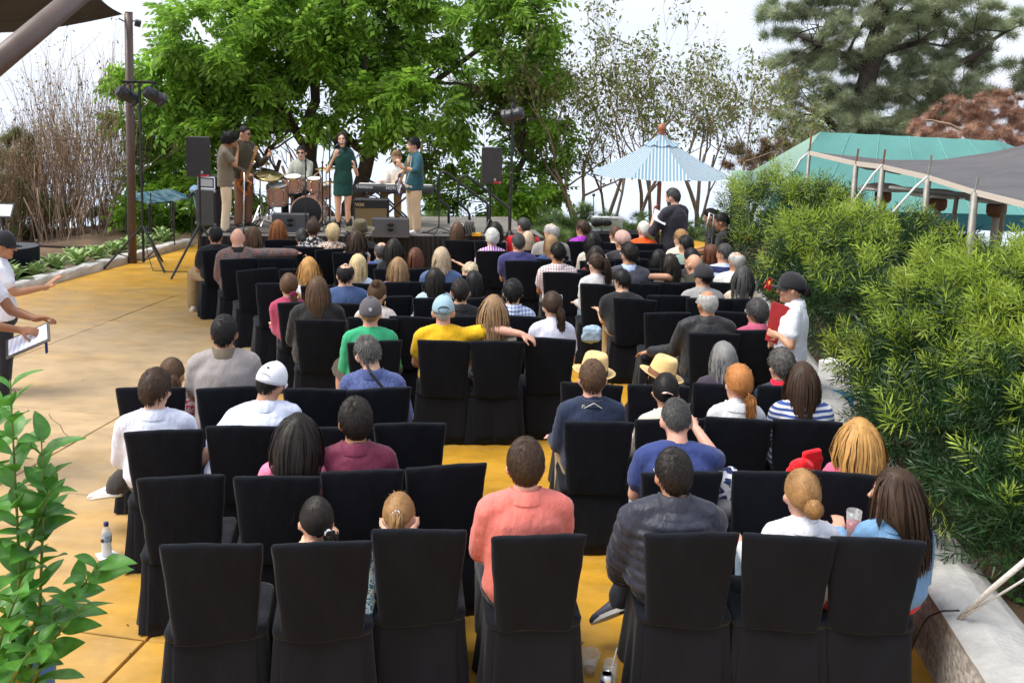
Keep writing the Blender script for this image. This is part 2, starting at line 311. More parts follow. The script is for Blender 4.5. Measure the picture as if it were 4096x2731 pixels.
# raised white wall with the blue plate further along, half hidden by the shrub
bw = empty('sign_wall', (0, 0, 0), 0, 'white wall with a blue plate, half hidden behind the big shrub', 'wall')
wa, wb = PD(3270, 1530, 8.6), PD(3560, 1530, 8.0)
def wall_between(mb, a, b, z0, z1, th):
    a = np.array(a[:2]); b = np.array(b[:2]); d = b-a; d /= np.linalg.norm(d); n = np.array([-d[1], d[0]])*th
    q = [a, b, b+n, a+n]; return mb.rings([[(x, y, z0) for x, y in q], [(x, y, z1) for x, y in q]])
wall_between(MB(), wa, wb, -.05, PD(3400, 1500, 8.2)[2]+.02, .18).build('wall', mat('white_wall', (.75, .75, .74), .85, bump=.3, bscale=20, var=.08), bw)
# soil bed behind the planter wall
tag(MB().add([(2.4, -1, .30), (11, -1, .36), (11, 19, .2), (4.2, 19, .2), (3.2, 14, .3)], [(0, 1, 2, 3, 4)]).build('planting_bed', M_SOIL), kind='structure')
# ------------------------------------------------------------------ vegetation
def branch_tubes(mb, pl, n=5):
    for pts, rad in pl: mb.tube(pts, rad, n)
def grow(pos, d, ln, r, lev, out, tips, rnd, spread=.55, up=.1, wig=.16, kids=(2, 3), seg=4, shrink=.72):
    pts = [pos]; rad = [r]; p = np.array(pos, float); d = np.array(d, float)
    for i in range(seg):
        d = d+np.array([rnd.gauss(0, wig), rnd.gauss(0, wig), rnd.gauss(0, wig)+up*.3]); d /= np.linalg.norm(d); p = p+d*ln/seg; pts.append(p); rad.append(r*(1-.4*(i+1)/seg))
    out.append((pts, rad))
    if lev <= 0: tips.append((p, d)); tips.append((pts[seg//2], d)); return
    for k in range(rnd.randint(*kids)):
        e = d+np.array([rnd.gauss(0, spread), rnd.gauss(0, spread), rnd.gauss(0, spread)+up]); e /= np.linalg.norm(e); i = rnd.randint(seg//2, seg)
        grow(pts[i], e, ln*shrink*rnd.uniform(.75, 1.15), max(rad[i]*.68, .004), lev-1, out, tips, rnd, spread, up, wig, kids, seg, shrink)
M_BARK = mat('dark_bark', (.055, .042, .032), .95, bump=.9, bscale=14, var=.35, vscale=5)
M_BARK2 = mat('grey_brown_bark', (.24, .175, .12), .95, bump=.6, bscale=20, var=.3, vscale=5)
M_TWIG = mat('dry_twigs', (.30, .205, .14), .95, var=.35, vscale=3)
M_GREEN = mat('bright_green_leaf', (.21, .38, .045), .5, island=.45, trans=.55, var=.4, vscale=.8, spec=.35)
M_OLIVE = mat('olive_leaf', (.17, .20, .05), .6, island=.5, trans=.3, var=.3, vscale=1.2)
# pinnate leaf template: leaflets along a drooping rachis (local y), z up
def pinnate(n=5, w=.085, l=.36):
    V = []; Q = []
    for i in range(n):
        t = .25+.75*i/(n-1)
        for s in (-1, 1):
            b = np.array([0, t, -.35*t*t]); d = np.array([s*.75, .45, -.55]); d /= np.linalg.norm(d); x = np.cross(d, [0, 0, 1]); x /= np.linalg.norm(x)
            k = len(V); V += [b, b+d*l*.5+x*w, b+d*l+np.array([0, 0, -.06]), b+d*l*.5-x*w]; Q.append((k, k+1, k+2, k+3))
    return np.array(V), np.array(Q)
PIN_V, PIN_F = pinnate(4, .095, .40)
def leaf_blobs(blobs, dens, tv, tf, size, rs, droop=.5, shell=.5, jit=.6, clump=26):
    Vs = []; Fs = []; off = 0; pos = []; dr = []
    for c, rad in blobs:
        c = np.array(c); rad = np.array(rad); n = int(dens*rad[0]*rad[2]*4)
        # clumps inside the blob
        nc = max(6, n//clump); u = rs.normal(size=(nc, 3)); u /= np.linalg.norm(u, axis=1, keepdims=True); q = u*(shell+(1-shell)*rs.random((nc, 1))**.6)*(1+.18*rs.normal(size=(nc, 1)))
        k = rs.integers(0, nc, n); o = q[k]+rs.normal(size=(n, 3))*.11; pos.append(c+o*rad)
        e = u[k]*.9+rs.normal(size=(n, 3))*jit; e[:, 2] -= droop*.5; dr.append(e)
    pos = np.concatenate(pos); dr = np.concatenate(dr); n = len(pos); M = frames(dr, roll=rs.normal(size=n)*.5)
    return scatter(tv, tf, pos, M, size*(.65+.6*rs.random(n)))
def px_blob(x, y, rx, ry, Y, depth=None):
    c = PD(x, y, Y); s = Y/F; return (c, (rx*s, (depth or (rx+ry)*.5*s), ry*s))
def px_path(pts, Y, dy=None): return [PD(x, y, Y+(dy[i] if dy else 0)) for i, (x, y) in enumerate(pts)]
def tree(name, label, Y, paths, blobs, dens, size, seed, mleaf, mbark, tv=PIN_V, tf=PIN_F, twigs=0, cat='tree', group=None, droop=.5, **kw):
    rs = np.random.default_rng(seed); rnd = random.Random(seed); base = PD(*paths[0][0][0], Y)
    root = empty(name, base, 0, label, cat, group); mb = MB()
    for pts, r0, r1 in paths:
        q = px_path(pts, Y); n = len(q); 
        # smooth subdivision with a little wander
        qq = []
        for i in range(n-1):
            for t in (0, .33, .66): qq.append(q[i]*(1-t)+q[i+1]*t+np.array([rnd.gauss(0, .03), rnd.gauss(0, .1), rnd.gauss(0, .02)]))
        qq.append(q[-1]); m = len(qq); mb.tube(qq, [r0+(r1-r0)*i/(m-1) for i in range(m)], 8)
        if twigs:
            out = []; tips = []
            for k in range(twigs):
                i = rnd.randint(m//3, m-1); d = np.array([rnd.gauss(0, 1), rnd.gauss(0, .6), rnd.gauss(.5, .6)]); d /= np.linalg.norm(d); grow(qq[i], d, rnd.uniform(.7, 1.5), max(.012, (r0+(r1-r0)*i/m)*.45), 2, out, tips, rnd)
            branch_tubes(mb, out, 4)
    mb.v = [tuple(np.array(v)-base) for v in mb.v]; mb.build('trunk', mbark, root, smooth=True)
    V, Fq = leaf_blobs(blobs, dens, tv, tf, size, rs, droop=droop, **kw)
    tag(link('crown', arr_mesh('crown', V-base, Fq), mleaf, root), kind='stuff')
    return root
GY = 21.5
def B(l, Y, rnd=random.Random(3)): return [px_blob(x, y, rx, ry, Y+rnd.uniform(-.9, .9)) for x, y, rx, ry in l]
# three trees behind the stage
tree('leafy_tree', 'big bright green leafy tree with leaning dark trunks behind the band', GY,
     [([(1370, 960), (1400, 830), (1480, 620), (1540, 460), (1610, 330), (1680, 160)], .21, .09), ([(1370, 960), (1262, 800), (1235, 560), (1262, 330), (1270, 120), (1290, -120)], .17, .07),
      ([(1480, 620), (1330, 520), (1190, 520), (1130, 420)], .10, .04), ([(1400, 830), (1600, 700), (1760, 640)], .07, .03), ([(1240, 600), (1130, 470), (1060, 300)], .10, .04), ([(1540, 460), (1760, 320), (1960, 160), (2110, 60), (2200, 40)], .08, .03), ([(1610, 330), (1800, 330), (1930, 350)], .05, .02)],
     B([(1150, 170, 250, 170), (1430, 60, 260, 130), (1230, 370, 240, 150), (1500, 270, 230, 170), (1650, 110, 200, 120), (1440, 450, 210, 80), (1690, 420, 160, 130), (1680, 560, 120, 60), (1790, 600, 80, 50), (1900, 40, 190, 70), (2180, 70, 150, 90), (2040, 130, 110, 70), (1260, -80, 380, 120), (1800, -60, 300, 90)], GY), 122, .42, 11, M_GREEN, M_BARK, twigs=4, droop=.15)
tree('leafy_tree', 'bright green leafy tree at the left edge of the stage, behind the steel pole', GY-.6,
     [([(1010, 960), (985, 700), (900, 560), (830, 430), (760, 300)], .14, .05), ([(985, 700), (1080, 600), (1160, 520)], .07, .03), ([(900, 560), (760, 560), (640, 520)], .06, .03), ([(1010, 960), (1090, 780), (1120, 640)], .1, .04)],
     B([(630, 290, 150, 150), (820, 140, 230, 150), (980, 60, 180, 110), (610, 480, 130, 130), (780, 380, 200, 150), (980, 330, 140, 130), (660, 660, 120, 120), (860, 560, 150, 100), (590, 800, 100, 130), (700, 830, 130, 110), (820, 740, 110, 90), (590, 940, 100, 80), (700, 950, 110, 60), (930, 780, 70, 60), (820, 900, 80, 60)], GY-.6), 145, .40, 12, M_GREEN, M_BARK, twigs=4, droop=.15)
tree('leafy_tree', 'bright green leafy tree right of the stage stairs, behind the right loudspeaker', GY+.8,
     [([(2030, 960), (2040, 800), (2090, 640), (2080, 480), (2120, 330)], .10, .04), ([(2040, 800), (1930, 760), (1850, 800)], .05, .02), ([(2080, 480), (1950, 440), (1840, 420)], .05, .02)],
     B([(2050, 290, 160, 110), (2170, 230, 110, 80), (1930, 330, 110, 70), (2130, 430, 130, 100), (2010, 430, 120, 80), (2180, 520, 90, 80), (2100, 620, 110, 60), (2070, 720, 160, 70), (1960, 810, 150, 90), (2150, 830, 110, 100), (1870, 850, 90, 70), (2060, 910, 150, 60), (1800, 780, 80, 60)], GY+.8), 145, .38, 13, M_GREEN, M_BARK, twigs=4, droop=.15)
# sparse half bare trees in the middle
LV = np.array([[0, 0, 0], [.22, .45, .05], [0, 1, -.1], [-.22, .45, .05]]); LF = np.array([[0, 1, 2, 3]])
def sparse_tree(label, x, y, Y, h, seed, lean=0., leaves=1400, lev=5, r=.09, mleaf=M_OLIVE, mb_=M_BARK2, size=.13, name='bare_tree', cat='tree', group='half bare trees behind the terrace', stems=3, spread=.5, up=.25):
    rnd = random.Random(seed); rs = np.random.default_rng(seed); base = PD(x, y, Y); root = empty(name, base, 0, label, cat, group); out = []; tips = []
    for k in range(stems):
        d = np.array([lean+rnd.gauss(0, .3), rnd.gauss(0, .25), 1.]); d /= np.linalg.norm(d); grow(np.zeros(3)+np.array([rnd.gauss(0, .15), rnd.gauss(0, .1), 0]), d, h*.36, r*rnd.uniform(.7, 1.1), lev, out, tips, rnd, spread, up, .15, (2, 3), 4, .74)
    mb = MB(); branch_tubes(mb, out, 4); mb.build('trunk', mb_, root, smooth=True)
    T = np.array([t[0] for t in tips]); k = rs.integers(0, len(T), leaves); keep = rs.random(len(T)) < .6; k = k[keep[k]]
    pos = T[k]+rs.normal(size=(len(k), 3))*.13; dr = rs.normal(size=(len(k), 3)); dr[:, 2] -= .6
    V, Fq = scatter(LV, LF, pos, frames(dr, roll=rs.normal(size=len(k))), size*(.6+.7*rs.random(len(k)))); tag(link('crown', arr_mesh('crown', V, Fq), mleaf, root), kind='stuff')
for i, (x, y, Y, h, ln, lab) in enumerate([(2330, 930, 22, 4.4, -.1, 'half bare olive tree just left of the striped umbrella'), (2560, 930, 23, 5.0, .0, 'tall half bare tree rising behind the striped umbrella'), (2790, 920, 23.5, 4.9, .1, 'half bare tree leaning right above the umbrella edge'), (2960, 900, 24.5, 4.2, .15, 'half bare tree between the umbrella and the pine'), (2200, 940, 24, 4.6, .05, 'thin half bare tree behind the right loudspeaker'), (2440, 930, 25, 5.4, .1, 'far half bare tree between loudspeaker and umbrella'), (1210, 950, 25, 5.2, .0, 'leafless twiggy tree seen between the trunks behind the drummer'), (1700, 900, 25, 5.6, .1, 'leafless twiggy tree behind the right side of the band')]):
    sparse_tree(lab, x, y, Y, h*1.12, 40+i, ln, leaves=2600 if i < 6 else 250, lev=5, r=.058)
# leafless upright shrubs on the left slope
for i in range(11):
    x = -30+i*46; Y = 19.2+(i*37 % 7)*.5
    rnd = random.Random(90+i); base = PD(x, 1000, Y); root = empty('bare_shrub', base, 0, None, 'shrub', 'leafless shrubs on the left slope'); out = []; tips = []
    root['label'] = ['leafless upright shrub at the far left edge above the waiter', 'leafless brown shrub left of the railing post', 'leafless grey shrub directly behind the railing post', 'leafless stems right of the railing post', 'tall leafless shrub behind the railing, fourth from the steel pole', 'leafless upright stems under the slanted shade pole', 'leafless shrub with curved low trunk behind the agaves', 'tall leafless shrub with dark seed heads left of the steel pole', 'leafless thin stems close left of the green tree', 'leafless upright shrub nearest the steel pole on its left', 'leafless shrub half hidden by the green tree at the pole'][i]
    top = [560, 620, 540, 480, 500, 450, 380, 230, 250, 300, 360][i]; h = (1000-top)*Y/F
    for k in range(17):
        d = np.array([rnd.gauss(0, .2), rnd.gauss(0, .12), 1.]); d /= np.linalg.norm(d); grow(np.array([rnd.uniform(-.5, .5), rnd.uniform(-.6, .6), -.5]), d, (h+.5)*rnd.uniform(.32, .45), rnd.uniform(.010, .024), 3, out, tips, rnd, .26, .26, .07, (2, 3), 4, .78)
    mb = MB(); branch_tubes(mb, out, 3); mb.build('stem', M_TWIG, root, smooth=True)
    rs = np.random.default_rng(i); T = np.array([t[0] for t in tips]); k = rs.integers(0, len(T), 520); pos = T[k]+rs.normal(size=(len(k), 3))*.06
    V, Fq = scatter(LV, LF, pos, frames(rs.normal(size=(len(k), 3))), .07*(.5+rs.random(len(k)))); tag(link('dry_leaves', arr_mesh('dry_leaves', V, Fq), mat('dry_leaf', (.22, .16, .05), .8, island=.7), root), kind='stuff')
# feathery green shrubs low on the left slope
NT = []; NF = []
for k in range(12):
    a = k*2.4; e = .25+.55*((k*7) % 12)/12; d = np.array([math.cos(a)*math.cos(e), math.sin(a)*math.cos(e), math.sin(e)]); x = np.cross(d, [0, 0, 1]); x /= np.linalg.norm(x); NT += [x*.025, d, -x*.025]; NF.append((3*k, 3*k+1, 3*k+2))
NT = np.array(NT); NT = NT[:, [0, 2, 1]]; NF = np.array(NF)
M_FEATHER = mat('feathery_green', (.15, .18, .055), .8, island=.35, trans=.3, var=.4, vscale=1.5)
tree('feathery_shrub', 'feathery dull green shrub on the left slope behind the waiters', 20.5, [([(60, 1060), (70, 800), (60, 620)], .06, .02)], B([(40, 700, 110, 150), (110, 850, 130, 130), (10, 900, 90, 110), (170, 960, 90, 60), (60, 600, 60, 80)], 20.5), 330, .22, 61, M_FEATHER, M_TWIG, NT, NF, cat='shrub', droop=-.6)
tree('feathery_shrub', 'low dull green shrub between the railing and the steel pole', 21.5, [([(330, 1060), (340, 900)], .05, .02)], B([(300, 930, 110, 60), (420, 880, 90, 70), (240, 870, 80, 60)], 21.5), 190, .22, 62, M_FEATHER, M_TWIG, NT, NF, cat='shrub', droop=-.6)
# pine on the right
M_PINE = mat('pine_needles', (.31, .36, .21), .75, island=.3, trans=.35, var=.45, vscale=.5)
PB = [(3120, 60, 100, 60), (3230, 150, 120, 60), (3330, 40, 140, 60), (3180, 260, 140, 60), (3350, 230, 120, 60), (3480, 120, 160, 80), (3640, 60, 150, 70), (3800, 60, 140, 70), (3560, 260, 170, 60), (3740, 180, 150, 60), (3900, 130, 120, 60), (3980, 60, 110, 50), (3250, 360, 150, 60), (3420, 400, 160, 60), (3600, 380, 160, 60), (3790, 320, 150, 60), (3930, 250, 120, 50), (4060, 80, 60, 50), (4050, 270, 70, 40), (3150, 480, 110, 50), (3320, 490, 140, 50), (3500, 500, 150, 50), (3680, 470, 130, 50), (3830, 400, 110, 50), (3960, 370, 100, 40), (3220, 560, 90, 40), (3560, 560, 130, 40), (3700, -40, 260, 60), (3350, -50, 200, 60), (4080, 350, 60, 30)]
tree('pine_tree', 'tall spreading pine tree behind the teal tent', 31, [([(3440, 700), (3460, 430), (3490, 230), (3500, 60), (3560, -80)], .42, .16), ([(3440, 640), (3320, 480), (3200, 420)], .16, .05), ([(3470, 380), (3700, 330), (3900, 220), (4020, 130)], .17, .05), ([(3480, 300), (3330, 200), (3180, 140)], .16, .05), ([(3490, 230), (3640, 120), (3760, 60)], .12, .04), ([(3450, 500), (3660, 460), (3830, 400), (3960, 360)], .14, .04)], B(PB, 31), 210, .33, 71, M_PINE, M_BARK, NT, NF, twigs=6, droop=-.9)
tree('copper_tree', 'rust brown seeding tree behind the tent at the right edge', 28, [([(3900, 700), (3920, 540), (3950, 440)], .16, .06), ([(3920, 560), (3800, 500), (3700, 480)], .06, .02)], B([(3720, 520, 90, 40), (3850, 470, 120, 50), (3980, 430, 120, 50), (4080, 420, 80, 50), (3780, 570, 110, 40), (3930, 550, 130, 50), (4080, 530, 80, 60)], 28), 520, .22, 72, mat('rust_seed', (.36, .20, .135), .85, island=.4, var=.3, vscale=2), M_TWIG, NT, NF, droop=-.3)
tree('dry_bush', 'dry brown thicket left of the teal tent', 27, [([(3040, 720), (3050, 600)], .06, .03)], B([(3000, 600, 90, 40), (3090, 590, 90, 45), (2960, 640, 70, 40), (3050, 660, 120, 50)], 27), 260, .24, 73, mat('dry_brush', (.20, .12, .06), .9, island=.4), M_TWIG, NT, NF, twigs=3, cat='bush')
# rosemary hedge behind the right side of the stage
M_ROSE = mat('rosemary_green', (.12, .20, .06), .8, island=.3, trans=.2, var=.3, vscale=2)
for i, (x, y, rx, ry, lab) in enumerate([(1740, 905, 110, 45, 'low rosemary bush behind the guitarist'), (2190, 905, 130, 50, 'rosemary bush right of the stage light stand'), (2370, 900, 120, 50, 'rosemary bush behind the glass tanks'), (2540, 910, 110, 45, 'rosemary bush left of the umbrella pole'), (2790, 930, 120, 50, 'grassy bush right of the umbrella pole')]):
    tree('rosemary_bush', lab, 19.3+.3*i, [([(x, y+60), (x, y)], .03, .01)], [px_blob(x, y+20, rx, ry*1.5, 19.3+.3*i, .6), px_blob(x-rx*.5, y+35, rx*.6, ry*1.2, 19.2+.3*i, .5), px_blob(x+rx*.5, y+40, rx*.6, ry*1.2, 19.2+.3*i, .5)], 700, .17, 80+i, M_ROSE, M_TWIG, NT, NF, cat='bush', group='rosemary bushes along the back edge', droop=-1.6, jit=.35)
# podocarpus shrubs on the right: shoots with narrow leaves
def shoot(nl, ll):
    V = []; Q = []
    for k in range(nl):
        t = k/(nl-1); a = k*2.4; sp = 1.35-.8*t; b = np.array([0, t, .05*t]); d = np.array([math.cos(a)*math.sin(sp), math.cos(sp), math.sin(a)*math.sin(sp)]); x = np.cross(d, [.3, 0, 1]); x /= np.linalg.norm(x)
        l = ll*(.75+.35*math.sin(math.pi*min(1, .25+t))); j = len(V); V += [b-x*.006, b+d*l*.5+x*.030, b+d*l, b+d*l*.5-x*.030]; Q.append((j, j+1, j+2, j+3))
    return np.array(V), np.array(Q)
def podocarpus(label, blobs, nsh, size, nl, seed, young=.115):
    rs = np.random.default_rng(seed); c0 = np.mean([b[0] for b in blobs], axis=0); root = empty('podocarpus_shrub', (c0[0], c0[1], .3), 0, label, 'shrub', 'podocarpus shrubs along the right side'); o0 = np.array([c0[0], c0[1], .3])
    mb = MB(); out = []; tips = []; rnd = random.Random(seed)
    for b, r in blobs:
        for k in range(3): q = np.array([o0[0]+rnd.gauss(0, .25), o0[1]+rnd.gauss(0, .25), .3])-o0; e = b-o0; mb.tube([q, q*.5+e*.5+np.array([rnd.gauss(0, .1), rnd.gauss(0, .1), 0]), e+np.array([rnd.gauss(0, .2), rnd.gauss(0, .2), .2])], [.035, .025, .01], 5)
    mb.build('stem', M_BARK, root)
    tv, tf = shoot(nl, .62); A = sum(r[0]*r[2] for b, r in blobs); pos = []; dr = []
    for b, r in blobs:
        n = int(nsh*r[0]*r[2]/A); u = rs.normal(size=(n, 3)); u[:, 2] = np.where(u[:, 2] < -.6, -u[:, 2], u[:, 2]); u /= np.linalg.norm(u, axis=1, keepdims=True); s = .5+.5*rs.random((n, 1))**.45
        lump = 1+.12*np.sin(u[:, :1]*9+seed)+.12*np.sin(u[:, 2:]*8+u[:, 1:2]*7); pos.append(np.array(b)+u*np.array(r)*s*lump); e = u*.9+rs.normal(size=(n, 3))*.4; e[:, 2] += .22; dr.append(e)
    pos = np.concatenate(pos); dr = np.concatenate(dr); n = len(pos)
    # keep out shoots buried inside other blobs
    keep = np.ones(n, bool)
    for b, r in blobs: keep &= (((pos-np.array(b))/np.array(r))**2).sum(1) > .22
    pos = pos[keep]; dr = dr[keep]; n = len(pos); M = frames(dr, roll=rs.random(n)*6.28)
    # young tips sit on the outside and top
    out_ = np.min([(((pos-np.array(b))/np.array(r))**2).sum(1) for b, r in blobs], axis=0); sc_ = (out_-.8)*1.0+(pos[:, 2]-c0[2])*.9-(pos[:, 0]-c0[0])*.25+rs.normal(size=n)*.30; yg = sc_ > np.quantile(sc_, 1-young)
    sz = size*(.7+.5*rs.random(n))
    for nm, sel, mm, k in (('foliage', ~yg, mat('podocarpus_leaf', (.022, .060, .015), .42, island=.45, trans=.18, var=.3, vscale=1.5, spec=.5), 1.), ('young_shoots', yg, mat('podocarpus_young', (.30, .40, .045), .5, island=.35, trans=.35, var=.2, vscale=2), 1.05)):
        V, Fq = scatter(tv, tf, pos[sel]-o0, M[sel], sz[sel]*k); tag(link(nm, arr_mesh(nm, V, Fq), mm, root), kind='stuff')
def wb(x, y, z, rx, ry=None, rz=None): return (np.array([x, y, z]), np.array([rx, ry or rx, rz or rx]))
podocarpus('huge podocarpus shrub in the right foreground with bright tips', [wb(3.95, 7.1, 1.00, 1.2, 1.1, .80), wb(3.65, 5.9, .80, 1.0, .9, .66), wb(3.35, 5.0, .62, .7, .6, .48), wb(4.7, 7.3, 1.10, 1.1, 1.1, .80), wb(3.2, 7.0, .85, .5, .5, .42), wb(2.95, 6.3, .66, .42, .7, .38), wb(2.95, 5.3, .6, .4, .5, .34), wb(4.3, 5.2, .8, .8, .7, .6)], 8200, .165, 20, 5)
podocarpus('mid sized podocarpus shrub behind the waitress with the red folder', [wb(3.75, 10.5, 1.0, .85, .9, .72), wb(3.55, 9.4, .75, .6, .7, .6), wb(4.6, 10.9, 1.1, .75, .8, .62), wb(5.3, 11.2, .9, .6, .7, .5)], 4200, .175, 14, 6)
podocarpus('far podocarpus shrub beside the striped umbrella', [wb(4.05, 14.1, 1.10, .85, .85, .78), wb(4.85, 14.3, 1.05, .6, .7, .68), wb(3.75, 13.3, .7, .6, .7, .65), wb(4.4, 13.0, .75, .6, .7, .6)], 3600, .18, 11, 8)
# agaves along the kerb, leaf by leaf
def agave_leaf():
    rings = []
    for i in range(7):
        t = i/6; wd = .072*(math.sin(math.pi*min(1, .22+.78*t))**.8)*(1 if t < .98 else .1)+.002; y = .36*t; z = .04+.40*t*(1-.5*t)
        rings.append([(-wd, y, z+wd*.35), (-wd*.5, y, z-.004), (0, y, z-.010), (wd*.5, y, z-.004), (wd, y, z+wd*.35), (0, y, z+.006)])
    return MB().rings(rings).mesh('agave_leaf', True)
AG = agave_leaf(); M_AG = mat('agave_green', (.30, .44, .15), .5, var=.25, vscale=9, trans=.2); AG.materials.append(M_AG)
def ordinal(i): return ['first', 'second', 'third', 'fourth', 'fifth', 'sixth', 'seventh', 'eighth', 'ninth', 'tenth', 'eleventh', 'twelfth', 'thirteenth', 'fourteenth', 'fifteenth', 'sixteenth', 'seventeenth', 'eighteenth', 'nineteenth', 'twentieth', 'twenty-first', 'twenty-second', 'twenty-third', 'twenty-fourth', 'twenty-fifth', 'twenty-sixth', 'twenty-seventh'][i]
na = 0
for i in range(26):
    t = -3.2+i*.25; off = -.36-(.26 if i % 2 else .0)-random.uniform(0, .08); c = K0+KD*t+KN*off; s = random.uniform(.7, .95)
    a = empty('agave', (c[0], c[1], .02), random.uniform(0, 6), f'pale green agave rosette behind the kerb, {ordinal(i)} counted from the left', 'plant', 'agaves along the kerb')
    for k in range(13):
        o = link('leaf', AG, None, a); tl = .25+.75*(k/12); o.rotation_euler = (R(48)*(1-tl)*1.3-R(14), 0, k*2.4); o.scale = (s, s*(.75+.3*tl), s)
# ------------------------------------------------------------------ people
SKIN = {'l': (.66, .39, .27), 'm': (.56, .30, .19), 't': (.44, .215, .12), 'd': (.30, .135, .07), 'p': (.68, .36, .26)}
def skin(k): return mat('skin_'+k, SKIN[k], .5, bump=.08, bscale=60, var=.10, vscale=9, spec=.4)
HC_ = {'black': (.008, .007, .007), 'dark': (.015, .011, .009), 'brown': (.042, .023, .013), 'mid': (.09, .048, .025), 'chest': (.10, .035, .016), 'auburn': (.24, .085, .025), 'ginger': (.40, .16, .045), 'blond': (.50, .31, .13), 'honey': (.30, .165, .066), 'gold': (.46, .245, .075), 'grey': (.20, .195, .19), 'dgrey': (.05, .048, .047), 'silver': (.42, .41, .39), 'white': (.66, .64, .60), 'pblond': (.60, .45, .24), 'straw': (.47, .36, .24), 'salt': (.085, .08, .075), 'sandy': (.28, .17, .085), 'cream': (.55, .44, .30)}
def hairmat(c): return mat('hair_'+c, HC_[c], .5, island=.18, var=.20, vscale=16, spec=.25)
HR = np.array([.076, .096, .102]); HO = np.array([0, -.008, .012])
def sm(x): x = np.clip(x, 0, 1); return x*x*(3-2*x)
def hairline(n, style, big=False):
    az = np.abs(np.arctan2(n[:, 0], n[:, 1])); kn = [0, .7, 1.1, 1.35, 1.9, 2.3, 3.15]
    lo = [.66, .56, .30, .10, .06, -.42, -.66] if style in ('short', 'curly', 'balding', 'buzz', 'spiky') else ([.66, .54, .25, .0, -.1, -.45, -.6] if style in ('pony', 'bun', 'low') else [.70, .52, .1, -.4, -.7, -.8, -.85])
    if big: lo = [.60, .45, .0, -.45, -.5, -.7, -.8]
    m = sm((n[:, 2]-np.interp(az, kn, lo))/.12+.5)
    if style == 'balding': m *= 1-sm((n[:, 2]-.72+.25*np.abs(n[:, 0])+.2*(n[:, 1] < -.3)*(-n[:, 1]))/.16)
    return m
def ribbons(pts, wd, cen, taper=True):
    """pts (n,k,3) -> ribbon arrays facing away from cen"""
    n, k, _ = pts.shape; t = np.gradient(pts, axis=1); t /= np.linalg.norm(t, axis=2, keepdims=True)+1e-9; nr = pts-cen; nr[:, :, 2] *= .25; nr /= np.linalg.norm(nr, axis=2, keepdims=True)+1e-9
    s = np.cross(t, nr); s /= np.linalg.norm(s, axis=2, keepdims=True)+1e-9
    w = np.linspace(1, .35, k)**.7 if taper else np.ones(k); w = wd[:, None, None]*w[None, :, None]
    V = np.stack([pts-s*w, pts+s*w], 2).reshape(-1, 3); i = np.arange(n)[:, None]*2*k+np.arange(k-1)[None]*2; i = i.ravel()
    return V, np.stack([i, i+1, i+3, i+2], 1)
